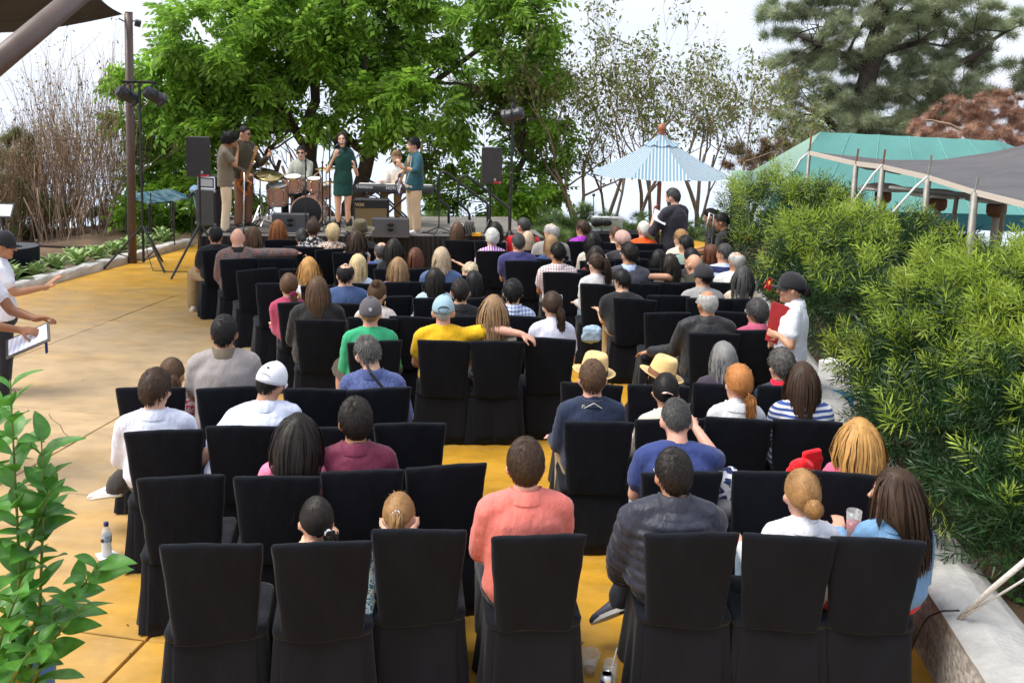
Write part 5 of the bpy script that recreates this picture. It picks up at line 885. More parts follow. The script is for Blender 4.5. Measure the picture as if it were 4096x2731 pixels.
r = sitter('man in charcoal shirt over pale blue with curly dark hair', 2518, 978, (2560, 1132), -2, CB+'the curly haired man in charcoal', sk='m', hair=('curly', 'dark', {'thick': .026}), shirt=C(76, 76, 86, key='charcoal_shirt'), sleeve='long', w=1.14, head=(24, 2, 0), collar=(C(170, 190, 225, key='blue_collar'), .032))
glasses(*r, (.55, .55, .55), False)
r = sitter('bald man in olive t-shirt with watch, arm along the chair backs', 2776, 1018, (2752, 1128), -3, CB+'the bald man with the watch', sk='m', hair=None, shirt=C(70, 70, 56, key='olive_tee'), w=1.12, head=(38, 4, 4), fine=True, side=.03, arms={'L': ((-.34, -.25, .99), (-.66, -.27, .99), (-1, .0, -.1), (0, .4, -1), .35), 'R': ((.28, .06, .84), (.1, .28, .66))})
MB().tube([np.array([-.60, -.267, .99])+np.array([0, .030*math.cos(a), .030*math.sin(a)]) for a in np.linspace(0, 6.283, 13)], .008, 6).build('watch', mat('steel', (.6, .6, .62), .25, metal=1.), r[0], smooth=True)
sitter('woman with glasses and dark wavy hair hugged by the bald man', 2684, 1018, (2640, 1128), -2, CB+'the wavy dark haired woman beside the bald man', sk='m', fem=True, hair=('long', 'dark', {'L': .26, 'wave': .014, 'thick': .018}), shirt=C(120, 112, 100, key='taupe'), head=(22, 4, 0), side=.03)
sitter('grey haired man in plain white t-shirt near the shrub', 2948, 1006, (2905, 1130), -6, CB+'the grey haired man in white', sk='t', hair=('balding', 'silver', {'thick': .016}), shirt=C(222, 218, 216, key='white_tee'), w=1.16, head=(24, 2, 0))
sitter('woman with dark wavy shoulder length hair in dark top', 2635, 1000, (2640, 1076), -2, CB+'the dark wavy shoulder hair woman', sk='m', fem=True, hair=('bob', 'black', {'L': .22, 'wave': .012, 'thick': .020}), shirt=BLK)
# ---- row H
sitter('man in indigo polo shirt with cropped grey black hair', 2074, 935, (2090, 1041), 3, CB+'the man in the indigo polo', sk='m', hair=('short', 'dgrey', {'thick': .013, 'L': .24}), shirt=C(62, 62, 110, key='indigo_polo'), w=1.18, head=(14, 4, 0), collar=(C(62, 62, 110, key='indigo_polo'), .03), pants=JEANS, side=-.05, arms={'L': ((-.34, .0, .84), (-.24, .22, .60))})
sitter('woman with sleek auburn hair near the stage front', 1662, 993, (1672, 1073), 5, CB+'the sleek auburn woman', sk='l', fem=True, hair=('long', 'chest', {'L': .26, 'thick': .019}), shirt=BLK)
sitter('grey haired man in patterned blue hooded shirt', 1527, 967, (1530, 1055), 7, CB+'the patterned blue hood man', sk='l', hair=('balding', 'salt', {'thick': .013}), shirt=C(66, 76, 140, key='blue_hoodie'), w=1.1, collar=(C(110, 140, 160, 'voronoi', (30, 40, 60), 40, key='hood_print'), .045))
sitter('woman with straight dark brown hair behind the blue hood man', 1575, 955, None, 6, CB+'the dark brown haired woman by the stage skirt', sk='l', fem=True, hair=('long', 'dark', {'L': .28}), shirt=BLK, top=1.27)
sitter('woman in striped sleeveless top with long curly dark brown hair', 1425, 924, (1400, 1010), 8, CB+'the long curly dark hair woman', sk='p', fem=True, hair=('long', 'brown', {'L': .36, 'wave': .016, 'thick': .026}), shirt=C(225, 215, 200, 'stripes_x', (120, 100, 90), 14, key='tank_stripe'), sleeve='none')
sitter('bald man in paisley shirt with arm along the next chair', 950, 913, (956, 1034), 20, CB+'the bald man in paisley', sk='p', hair=None, shirt=C(150, 96, 80, 'voronoi', (70, 90, 95), 30, key='paisley'), sleeve='long', w=1.20, collar=(C(30, 28, 30, key='dark_collar'), .03), arms={'L': ((-.30, .0, .78), (-.22, .2, .58)), 'R': ((.44, -.22, .99), (.70, -.27, .99), (.9, .2, -.2), (0, 0, -1), .5)}, side=.0, head=(-6, 4, 0))
sitter('man in black padded vest over denim shirt, front left seat', 862, 907, (880, 995), 22, CB+'the man in the black vest', sk='m', hair=('short', 'black', {'thick': .013, 'L': .22}), shirt=C(30, 32, 36, key='vest'), w=1.12, pants=KHAKI, collar=(C(30, 32, 36, key='vest'), .035), shoes=srgb(225, 220, 215), arms={'L': ((-.31, .05, .82), (-.18, .30, .64))}, legs={'L': ((-.1, -.03, .54), (-.26, .40, .52), (-.28, .36, .085)), 'R': ((.1, -.03, .54), (.12, .42, .5), (.12, .44, .085))})
sitter('woman with straight streaked brown hair next to the paisley man', 1012, 907, None, 16, CB+'the streaked brown haired woman', sk='l', fem=True, hair=('long', 'mid', {'L': .24}), shirt=C(56, 56, 60, key='dark_grey_top'), top=1.26)
sitter('woman with long wavy copper hair in front of the left monitor', 1112, 882, (1124, 958), 13, CB+'the wavy copper haired woman', sk='l', fem=True, hair=('long', 'auburn', {'L': .30, 'wave': .010, 'thick': .024}), shirt=BLK)
sitter('woman in camel jacket with grey black chignon', 1209, 916, (1204, 985), 12, CB+'the chignon woman in camel', sk='m', fem=True, hair=('bun', 'dgrey', {'L': .040, 'tie': (.01, -.10, .0), 'thick': .014}), shirt=C(196, 156, 128, key='camel'), sleeve='long', w=1.08, collar=(C(196, 156, 128, key='camel'), .03))
sitter('woman with short dark brown crop in black and white print', 1252, 881, None, 11, CB+'the dark brown crop woman', sk='l', fem=True, hair=('short', 'brown', {'thick': .024, 'L': .34}), shirt=C(225, 222, 218, 'voronoi', (40, 38, 40), 18, key='bw_print'), top=1.28)
sitter('woman with short blond crop in cream patterned blouse', 1331, 898, None, 10, CB+'the short blond crop woman', sk='l', fem=True, hair=('short', 'pblond', {'thick': .024, 'L': .34}), shirt=C(230, 222, 208, 'voronoi', (150, 110, 85), 24, key='cream_print_top'), sleeve='long', w=1.14, top=1.24)
r = sitter('man in dark shirt wearing a wide olive felt hat', 1440, 893, None, 8, CB+'the olive felt hat man', sk='m', hair=('short', 'dark', {}), shirt=C(66, 62, 62, key='dark_denim_shirt'), sleeve='long', w=1.16, top=1.24)
fedora(*r, C(92, 84, 60, key='olive_felt', bump=-.43), C(60, 52, 38, key='olive_band', bump=-.43), pitch=.2, brimw=.095, up=.03)
r = sitter('woman in white tank top with white sunglasses on her head', 1830, 890, (1840, 960), 3, CB+'the white sunglasses woman', sk='l', fem=True, hair=('bob', 'mid', {'L': .21, 'thick': .014}), shirt=WHITE, sleeve='none')
glasses(*r, (.85, .85, .85), True, True, 'sunglasses')
sitter('woman with smooth dark brown hair behind the white curly head', 1983, 888, (1961, 964), 2, CB+'the smooth dark brown haired woman', sk='p', fem=True, hair=('long', 'dark', {'L': .26}), shirt=C(150, 130, 120, key='mauve'), sleeve='none')
sitter('woman in purple striped top with short curly white hair', 1970, 919, (1970, 1003), 2, CB+'the curly white haired woman', sk='l', fem=True, hair=('curly', 'white', {'thick': .022}), shirt=C(150, 80, 160, 'stripes_x', (225, 200, 230), 9, key='purple_stripe'), w=1.08, head=(16, 6, 0), arms={'L': ((-.36, .06, .80), (-.50, .20, .70))})
sitter('man in bright red shirt with grey hair', 2093, 873, (2118, 966), 0, CB+'the man in the red shirt', sk='p', hair=('short', 'dgrey', {'thick': .014}), shirt=C(206, 24, 42, key='red_shirt'), w=1.16, head=(40, 0, 0))
sitter('woman with fair greying hair in dark grey in front of the red shirt', 2112, 926, (2128, 1001), 0, CB+'the fair greying woman', sk='l', fem=True, hair=('bob', 'straw', {'L': .13}), shirt=C(62, 60, 62, key='dark_knit'))
r = sitter('elderly man with white hair and glasses in grey sweater', 2206, 893, None, 0, CB+'the elderly white haired man', sk='p', hair=('balding', 'silver', {'thick': .018}), shirt=C(150, 144, 140, key='taupe_sweater'), sleeve='long', w=1.14, head=(40, 2, 0), top=1.34)
glasses(*r, (.1, .1, .1), False)
sitter('woman with light brown bob in blue top', 2206, 942, (2218, 1037), 0, CB+'the light brown bob woman', sk='l', fem=True, hair=('bob', 'sandy', {'L': .15, 'thick': .02}), shirt=C(52, 78, 130, key='royal_top'), head=(20, 4, 0))
r = sitter('woman in purple hooded jacket with sunglasses', 2333, 885, (2330, 965), -2, CB+'the purple jacket woman', sk='m', fem=True, hair=('short', 'brown', {'thick': .026, 'L': .3}), shirt=C(150, 30, 170, key='purple_jacket', rough=.5), sleeve='long', w=1.12, head=(48, 4, 0), collar=(C(150, 30, 170, key='purple_jacket'), .045))
glasses(*r, (.03, .03, .03), True)
sitter('woman in cream jacket with voluminous black curls', 2374, 929, (2390, 1040), -1, CB+'the black curls woman in cream', sk='l', fem=True, hair=('long', 'black', {'L': .28, 'wave': .016, 'thick': .026}), shirt=C(205, 196, 180, key='cream_jacket'), sleeve='long')
sitter('woman with straight dark hair in burgundy, behind the ponytail', 2384, 985, (2385, 1081), -1, CB+'the straight haired burgundy woman', sk='p', fem=True, hair=('long', 'dark', {'L': .30}), shirt=C(110, 34, 48, key='burgundy_tank'), sleeve='none')
r = sitter('man in dark jacket with dusty pink beanie', 2490, 930, (2490, 1035), -2, CB+'the pink beanie man', sk='m', hair=('short', 'brown', {'thick': .016}), shirt=C(60, 58, 62, key='dark_jacket'), sleeve='long', head=(30, 6, 0), w=1.08)
MB().ell(T_(r, (0, -.03, .045)), (.100, .132, .105), r[1]@rotm(.35), 20, 12).build('beanie', C(188, 152, 142, key='beanie', bump=.5), r[0], smooth=True)
sitter('woman with short brown hair between the tanks and the beanie', 2463, 907, (2450, 971), -2, CB+'the short brown haired woman', sk='l', fem=True, hair=('short', 'mid', {'thick': .02}), shirt=C(210, 200, 185, key='ivory_top'), head=(30, 0, 0))
sitter('woman in bright orange shirt with short white hair', 2577, 889, (2590, 973), -4, CB+'the orange shirt woman', sk='p', fem=True, hair=('short', 'white', {'thick': .020}), shirt=C(240, 92, 30, key='orange_top'), w=1.14, head=(26, 2, 0))
sitter('woman with short strawberry blond hair in cream', 2724, 921, None, -5, CB+'the strawberry blond woman', sk='l', fem=True, hair=('short', 'honey', {'thick': .022}), shirt=C(215, 205, 185, key='ecru'), head=(35, 0, 0), top=1.24)
sitter('man in sage shirt with spiky black hair', 2745, 945, None, -5, CB+'the spiky haired man in sage', sk='m', hair=('spiky', 'black', {'thick': .016}), shirt=C(130, 155, 145, key='sage'), head=(34, 4, 0), top=1.28, w=1.06)
sitter('woman with smooth black hair beside the bald head', 2768, 995, None, -5, CB+'the smooth black haired woman', sk='m', fem=True, hair=('low', 'black', {'L': .1}), shirt=C(50, 48, 60, key='ink_top'), head=(30, 4, 0), top=1.26)
sitter('woman with reddish brown bob near the shrub', 2845, 979, None, -6, CB+'the reddish brown bob woman', sk='l', fem=True, hair=('bob', 'chest', {'L': .20}), shirt=C(34, 38, 56, key='midnight'), head=(34, 4, 0), top=1.26)
sitter('man in navy and white polo with chin on hand', 2900, 977, None, -6, CB+'the man with chin on hand', sk='m', hair=('short', 'dgrey', {'thick': .014}), shirt=C(36, 44, 92, 'stripes_z', (190, 205, 235), 2.2, key='polo_block'), head=(40, 2, 0), w=1.1, top=1.30, arms={'L': ((-.24, .16, .86), (-.12, .20, 1.05)), 'R': ((.27, .06, .84), (.1, .28, .66))})
# ------------------------------------------------------------------ stage and band
FL = np.array([-5.14, 15.32]); D1 = np.array([math.cos(R(9.3)), math.sin(R(9.3))]); D2 = np.array([-D1[1], D1[0]]); SZ = .60; SA = R(9.3)
def ST(u, v, z=SZ): q = FL+D1*u+D2*v; return np.array([q[0], q[1], z])
SWD, SDP = 5.6, 2.5
M_DECK = mat('stage_deck', (.17, .155, .14), .8, bump=.25, bscale=30, var=.25, vscale=3); M_SKIRT = mat('stage_skirt', (.011, .011, .013), .8, sheen=.3, spec=.25); M_BLACKM = mat('black_metal', (.018, .018, .02), .4, spec=.5); M_PLAST = mat('black_plastic', (.022, .022, .025), .5, bump=.2, bscale=150)
stg = empty('stage', (FL[0], FL[1], 0), SA, 'low stage with black pleated skirt carrying the band', 'stage')
nd = 5
for i in range(nd): MB().box((SWD*(i+.5)/nd, SDP/2, SZ-.03), (SWD/nd-.008, SDP, .06), b=.006).build('deck_panel', M_DECK, stg)
for i in range(6):
    for y in (.15, SDP-.15): MB().tube([(SWD*(i+.1)/6+.1, y, 0), (SWD*(i+.1)/6+.1, y, SZ-.06)], .025, 8).build('leg', M_BLACKM, stg)
def pleats(path, z0, z1, amp=.022, wl=.085):
    pts = []; nr = []; s = 0
    for i in range(len(path)-1):
        a, b = np.array(path[i]), np.array(path[i+1]); l = np.linalg.norm(b-a); d = (b-a)/l; n = int(l/(wl/6))
        for k in range(n): pts.append(a+d*l*k/n); nr.append((np.array([d[1], -d[0]]), s+l*k/n))
        s += l
    rows = []
    for z, k in ((z1, .35), (z1-.06, .6), ((z0+z1)/2, .9), (z0, 1.25)):
        rows.append([(p[0]+n[0]*(amp*k*math.sin(2*math.pi*t/wl+.6*math.sin(t*5))+.02*k), p[1]+n[1]*(amp*k*math.sin(2*math.pi*t/wl+.6*math.sin(t*5))+.02*k), z) for p, (n, t) in zip(pts, nr)])
    return MB().rings(rows, cap=False, closed=False)
pleats([(-.02, SDP), (-.02, -.02), (SWD+.02, -.02), (SWD+.02, SDP)], .01, SZ-.012).build('skirt', M_SKIRT, stg, smooth=True)
# rugs / cables on the deck
def cable(name, pts, r, label, m=M_BLACKM): return tag(MB().tube(pts, r, 6).build(name, m, smooth=True), label, 'cable')
def stander(label, fx, fy, z0, tx, ty, yawd, **kw):
    q = P(fx, fy, z0); t = PD(tx, ty, q[1]); H = t[2]-z0; kw.setdefault('vox', .017); kw.setdefault('nhair', 420)
    return person(label, (q[0], q[1], z0), R(yawd), H, 'stand', **kw), q, H
CREAMP = (srgb(226, 206, 176), 'cream_chino'); BROWNP = (srgb(140, 100, 78), 'brown_cargo')
(r, q, H) = stander('man in grey brown t-shirt playing harmonica at stage left', 905, 926, SZ, 938, 530, -72, sk='t', hair=('curly', 'black', {'thick': .044, 'n': 700}), shirt=C(122, 112, 96, key='taupe_tee'), tail=.10, w=.98, pants=CREAMP, shoes=srgb(60, 58, 58), head=(-8, 28, 0), arms={'L': ((-.20, .17, 1.14), (-.05, .20, 1.38), (.3, .1, 1), (0, -1, .2), .9), 'R': ((.20, .16, 1.14), (.05, .20, 1.38), (-.3, .1, 1), (0, -1, .2), .9)}, fac={})
hq = r[2]; MB().box((0, 0, 0), (.10, .025, .02)).build('harmonica', mat('steel', (.6, .6, .62), .25, metal=1.), loc=tuple(np.array([q[0], q[1], SZ])+np.array(rotm(0, 0, R(-72)))@(hq+np.array([0, .125, -.10]))), rz=R(-72)); tag(bpy.context.scene.objects['harmonica'], 'small silver harmonica at the mouth of the man in grey brown', 'harmonica')
(r, q, H) = stander('bass player in olive jacket and sunglasses behind the harmonica player', 975, 903, SZ, 952, 505, -128, sk='m', hair=('buzz', 'black', {'thick': .012}), shirt=C(74, 66, 50, key='olive_jacket'), sleeve='long', tail=.06, w=1.05, pants=BROWNP, head=(28, 8, 0), arms={'L': ((-.27, .14, 1.10), (-.27, .34, 1.24), (-.2, .4, .9), (1, 0, 0), .8), 'R': ((.30, .04, 1.10), (.12, .26, .96), (-.9, .3, -.3), (0, -.6, -.6), .7)}, fac={})
glasses(*r)
BASS_AT = q
def guitar(name, label, origin, M, body_m, guard_m, bass=False):
    """local x along the neck, y across, z out of the face"""
    g = empty(name, origin, 0, label, 'guitar'); s = 1.0 if bass else .95; T = lambda p: M@(np.array(p, float)*s)
    out = [(-.20, .02), (-.19, .10), (-.12, .155), (-.03, .13), (.03, .105), (.09, .125), (.16, .15), (.21, .13), (.19, .085), (.13, .06), (.12, -.02), (.13, -.06), (.17, -.09), (.15, -.125), (.08, -.12), (.02, -.10), (-.05, -.135), (-.13, -.16), (-.19, -.11)]
    def plate(pts, z0, z1): n = len(pts); return MB().add([T((x, y, z0)) for x, y in pts]+[T((x, y, z1)) for x, y in pts], [tuple(range(n-1, -1, -1)), tuple(range(n, 2*n))]+[(i, (i+1) % n, n+(i+1) % n, n+i) for i in range(n)])
    plate(out, -.02, .02).build('body', body_m, g); plate([(x*.72+.02, y*.62-.015) for x, y in out], .0205, .024).build('pickguard', guard_m, g)
    ln = .62 if not bass else .70; nm = mat('maple', (.52, .33, .15), .4); plate([(.08, .026), (.12+ln, .021), (.12+ln, -.021), (.08, -.026)], .012, .034).build('neck', nm, g)
    plate([(.12+ln, .022), (.15+ln, .045), (.28+ln, .035), (.30+ln, .01), (.27+ln, -.02), (.12+ln, -.022)], .008, .022).build('headstock', nm, g)
    for k in range(4 if bass else 6): MB().tube([T((-.11, -.018+k*.036/(3 if bass else 5), .036)), T((.14+ln, -.018+k*.036/(3 if bass else 5), .038))], .0012*s, 4).build('string', M_CHROME, g); MB().ell(T((.15+ln+k*(.034 if bass else .022), .055, .015)), (.008, .011, .006)).build('tuning_peg', M_CHROME, g)
    for x in (-.06, .02): MB().box(T((x, 0, .027)), (.02*s, .07*s, .01), M).build('pickup', M_PLAST, g)
    return g
def basis(x, zhint): x = np.array(x, float); x /= np.linalg.norm(x); z = np.array(zhint, float); z -= x*(z@x); z /= np.linalg.norm(z); return np.stack([x, np.cross(z, x), z], 1)
o = PD(980, 735, q[1]-.30); hd_ = PD(1042, 565, q[1]-1.0); guitar('bass_guitar', 'sunburst bass guitar held by the man in the olive jacket', tuple(o), basis(hd_-o, (-.25, -1, .15)), mat('sunburst', (.42, .12, .02), .25, coat=.5, var=.5, vscale=5), mat('black_guard', (.02, .02, .02), .3), True)
# singer
(r, q, H) = stander('woman singer in short dark green velvet dress singing into a microphone', 1372, 936, SZ, 1372, 530, 172, sk='l', fem=True, w=.88, hair=('long', 'dark', {'L': .26, 'wave': .016, 'thick': .026, 'back': .10}), shirt=C(8, 62, 56, key='green_velvet', rough=.45, bump=.15), dress=.23, shoes=(.015, .015, .017), head=(10, -6, 4), fac={'openm': True, 'closed': True, 'lip': (.42, .10, .09)}, arms={'R': ((.25, .10, 1.06), (.10, .17, 1.33), (-.4, .1, .9), (0, -1, .2), .9), 'L': ((-.24, -.02, 1.02), (-.27, .21, 1.14), (0, .3, 1), (1, 0, 0), .4)}, legs={'L': ((-.09, 0, .78), (-.085, .015, .44), (-.10, -.02, .085)), 'R': ((.09, 0, .78), (.085, .015, .44), (.10, -.02, .085))}, vox=.014, fine=True)
for s in (-1, 1): MB().limb([(s*.10, -.02, .06), (s*.10, -.02, .26)], [.048, .054], 12).build('boot', mat('boot_leather', (.015, .015, .017), .35), r[0], smooth=True)
yy = rotm(0, 0, R(172)); mq = np.array([q[0], q[1], SZ])+yy@(r[2]+r[1]@np.array([0, .12, -.07])); m2 = mq+yy@np.array([.11, .09, -.06])
mi = empty('handheld_microphone', tuple(mq), 0, 'black handheld microphone at the singer\'s mouth', 'microphone'); MB().limb([mq*0, (m2-mq)*.95], [.017, .011], 10).build('handle', M_PLAST, mi, smooth=True); MB().ell((0, 0, 0), (.024, .024, .024)).build('grille', mat('mic_mesh', (.25, .25, .26), .35, metal=.8), mi, smooth=True)
# guitarist
(r, q, H) = stander('guitarist in teal t-shirt with white piping at stage right', 1655, 930, SZ, 1645, 552, 118, sk='l', hair=('short', 'black', {'thick': .022, 'L': .34}), shirt=C(36, 82, 94, key='teal_tee'), sleeve='elbow', tail=.10, w=1.08, pants=(srgb(214, 190, 158), 'sand_chino'), shoes=srgb(232, 232, 228), head=(-8, 4, 0), fac={'smile': False}, arms={'R': ((.30, .04, 1.08), (.12, .28, .98), (-.8, .4, -.2), (0, -.6, -.6), .7), 'L': ((-.32, .10, 1.10), (-.28, .36, 1.18), (0, .4, .9), (1, 0, 0), .8)})
pm = mat('white_piping', (.8, .8, .8), .7); nbz = H-.29
MB().tube([(-.10, .10, nbz-.02), (-.16, .135, nbz-.14), (-.13, .16, nbz-.34), (-.02, .165, nbz-.50)], .004, 4).build('piping', pm, r[0]); MB().tube([(-.17, .0, nbz+.0), (-.255, .02, nbz-.10), (-.325, .06, nbz-.20)], .005, 4).build('piping', pm, r[0])
o = PD(1600, 742, q[1]-.28); hd_ = PD(1640, 640, q[1]-.85); guitar('electric_guitar', 'dark blue electric guitar held by the guitarist in teal', tuple(o), basis(hd_-o, (-.75, -.65, .1)), mat('blue_lacquer', (.02, .025, .12), .2, coat=.6), mat('white_guard', (.75, .74, .7), .3))
# drummer, keyboard player, seated
def band_sitter(label, x, y, Y, yawd, zs, **kw):
    t = PD(x, y, Y); return person(label, (t[0], t[1], SZ+zs), R(yawd), t[2]-SZ-zs, 'sit', vox=.017, nhair=420, **kw)
dr = band_sitter('drummer in pale grey shirt and sunglasses', 1203, 585, 17.35, 168, .05, sk='l', hair=('short', 'black', {'thick': .012, 'L': .26}), shirt=C(160, 164, 152, key='sage_linen'), sleeve='long', collar=(C(160, 164, 152, key='sage_linen'), .025), head=(16, 2, 0), fac={}, arms={'R': ((.29, .10, .84), (.14, .34, .82)), 'L': ((-.29, .12, .82), (-.20, .38, .80))})
glasses(*dr, (.03, .02, .02), True)
kb = band_sitter('keyboard player with beard in white hooded shirt, smiling down', 1588, 602, 17.5, 172, .1, sk='p', hair=('curly', 'sandy', {'thick': .018}), shirt=C(228, 222, 212, key='offwhite_hoodie'), sleeve='long', head=(-4, 20, 0), fac={'smile': True, 'beard': 'sandy'}, pants=(srgb(176, 136, 80), 'tan_chino'), arms={'R': ((.29, .12, .80), (.20, .40, .70)), 'L': ((-.29, .12, .80), (-.14, .40, .70))})
sw_ = band_sitter('woman in denim shirt sitting behind the bass cabinet', 800, 708, 17.2, -60, 0, sk='m', fem=True, hair=('long', 'black', {'L': .3}), shirt=C(110, 140, 170, key='denim_shirt2'), sleeve='long', head=(0, 30, 0), pants=JEANS)
# drum kit
M_DRUM = mat('copper_drum', (.56, .30, .20), .35, var=.15, vscale=20, coat=.4); M_HEADB = mat('black_drumhead', (.012, .012, .013), .35); M_HEADW = mat('white_drumhead', (.75, .74, .72), .5); M_BRASS = mat('cymbal_bronze', (.62, .46, .22), .28, metal=1.)
def drum(name, label, c, axis, r, h, front=M_HEADW, cat='drum', n=24, lugs=6):
    g = empty(name, tuple(c), 0, label, cat, 'drum kit'); M = basis((1, .01, 0) if abs(axis[0]) < .9 else (0, 1, 0), axis)
    def lat(pr, nm, m, par=g): return MB().lathe(pr, n=n, M=M).build(nm, m, par, smooth=False)
    lat([(r, -h/2), (r, h/2)], 'shell', M_DRUM); lat([(r*.97, h/2+.003), (r*.97, h/2+.008)], 'drumhead', front); lat([(r*.97, -h/2-.008), (r*.97, -h/2-.003)], 'drumhead', M_HEADW)
    for s in (-1, 1): MB().rings([[M@np.array((q_*math.cos(k), q_*math.sin(k), s*h/2+z)) for k in np.linspace(0, 6.2832, n, endpoint=False)] for q_, z in ((r*1.0, -.012), (r*1.05, -.012), (r*1.05, .012), (r*.965, .012))], cap=False).build('hoop', M_CHROME if r < .25 else M_DRUM, g, smooth=False)
    for k in range(lugs):
        a = k*2*math.pi/lugs+.3
        for s in (-.55, .55): MB().ell(M@np.array((r*1.03*math.cos(a), r*1.03*math.sin(a), s*h*.62)), (.018, .018, .018), nu=8, nv=6).build('lug', M_CHROME, g)
        MB().tube([M@np.array((r*1.05*math.cos(a), r*1.05*math.sin(a), -h/2)), M@np.array((r*1.05*math.cos(a), r*1.05*math.sin(a), h/2))], .005, 5).build('tension_rod', M_CHROME, g)
    return g, M
bd, Mb = drum('bass_drum', 'copper bass drum with black front head facing the audience', PD(1236, 846, 16.85), (.22, -1, .05), .285, .42, M_HEADB, lugs=8)
MB().lathe([(.055, .222), (.055, .226)], (0, 0, 0), 16, Mb).build('port_hole', mat('port_dark', (.16, .10, .07), .6), bd, smooth=False); bpy.data.objects['port_hole'].location = tuple(Mb@np.array((.13, -.11, 0))) if Mb[2, 1] > 0 else tuple(Mb@np.array((.13, .11, 0)))
bc = np.array(bd.location)
for s in (-1, 1): MB().tube([Mb@np.array((s*.24, 0, .1))*1+np.array([0, 0, -.08]), np.array([s*.36, -.25, -.285])], .009, 6).build('spur', M_CHROME, bd)
drum('tom_drum', 'larger copper rack tom on the left, tilted', PD(1172, 735, 16.8), (.05, -.22, 1), .155, .27); drum('tom_drum', 'smaller copper rack tom on the right', PD(1258, 738, 16.85), (-.05, -.2, 1), .13, .22)
drum('floor_tom', 'copper floor tom tilted at the left of the kit', PD(1110, 778, 16.7), (.22, -.2, 1), .18, .34); drum('floor_tom', 'copper drum right of the bass drum behind the singer', PD(1290, 765, 17.2), (-.1, -.1, 1), .15, .24)
def tripod(g, h, r=.011, spread=.30, hub=.32, m=M_CHROME, nm='leg', rot=0.3):
    for k in range(3):
        a = rot+k*2.094; MB().tube([(0, 0, hub), (spread*math.cos(a), spread*math.sin(a), .012)], r, 6).build(nm, m, g)
    MB().tube([(0, 0, .1), (0, 0, h)], r*1.1, 8).build('pole', m, g)
def cymbal(label, x, y, Y, rad, tilt):
    c = PD(x, y, Y); h = c[2]-SZ; g = empty('cymbal_stand', (c[0], c[1], SZ), 0, label, 'cymbal', 'cymbals of the drum kit'); tripod(g, h, .010, .3, .35)
    M = rotm(tilt[0], tilt[1], 0); MB().lathe([(rad, -.012), (rad*.6, .002), (rad*.2, .012), (rad*.14, .03), (.005, .036), (.005, .030), (rad*.13, .024), (rad*.2, .008), (rad*.6, -.002), (rad*.99, -.015)], (0, 0, h), 28, M).build('cymbal', M_BRASS, g, smooth=True); MB().ell((0, 0, h+.05), (.016, .016, .022)).build('wing_nut', M_PLAST, g)
cymbal('bright cymbal next to the bass player\'s hand', 1040, 645, 17.0, .19, (.1, .28)); cymbal('large cymbal over the left floor tom', 1074, 702, 16.7, .27, (.28, .12)); cymbal('cymbal between the drummer and the singer', 1305, 672, 17.1, .20, (.1, -.05)); cymbal('hi-hat cymbal low behind the singer', 1322, 728, 17.0, .16, (0, 0))
# drum stick
tag(MB().tube([PD(1255, 703, 16.95), PD(1318, 660, 16.95)], [.008, .005], 6).build('drumstick', mat('hickory', (.55, .36, .18), .5)), 'wooden drumstick in the drummer\'s hand', 'drumstick')
# keyboard on an X stand
KY = 17.05; k0, k1 = PD(1424, 745, KY), PD(1734, 765, KY); kd = (k1-k0); kl = np.linalg.norm(kd); ka = math.atan2(kd[1], kd[0]); kc = (k0+k1)/2
kbd = empty('keyboard', (kc[0], kc[1], kc[2]), ka, 'long black stage piano in front of the keyboard player', 'keyboard'); M_KB = mat('kb_black', (.035, .037, .043), .45)
MB().box((0, 0, 0), (kl, .34, .13), b=.012).build('case', M_KB, kbd); MB().box((0, -.173, .03), (kl*.99, .006, .05)).build('back_panel', mat('kb_panel', (.06, .065, .075), .5), kbd)
for i in range(44): MB().box((-kl*.46+i*kl*.92/43, .11, .068), (kl*.92/43-.003, .13, .02)).build('key', MATS.get('ivory') or mat('ivory', (.8, .79, .76), .3), kbd)
kw_ = mat('kb_print', (.75, .76, .78), .5); text('brand_lettering', 'YAMAHA', .075, kw_, kbd, (-kl*.37, -.1775, .03), (R(90), 0, 0), .001, bold=.001); text('model_lettering', 'MOTIF', .075, kw_, kbd, (-kl*.02, -.1775, .022), (R(90), 0, 0), .001, bold=.0015)
ks = empty('keyboard_stand', (kc[0], kc[1], SZ), ka, 'black X shaped stand under the stage piano', 'stand'); zt = kc[2]-SZ-.07
for y in (-.12, .12):
    for s in (-1, 1): MB().tube([(s*.35, y, .02), (-s*.30, y, zt)], .017, 8).build('strut', M_BLACKM, ks)
for s in (-1, 1): MB().tube([(s*.35, -.2, .02), (s*.35, .2, .02)], .018, 8).build('foot', M_BLACKM, ks); MB().tube([(s*.30, -.2, zt), (s*.30, .2, zt)], .016, 8).build('arm', M_BLACKM, ks)
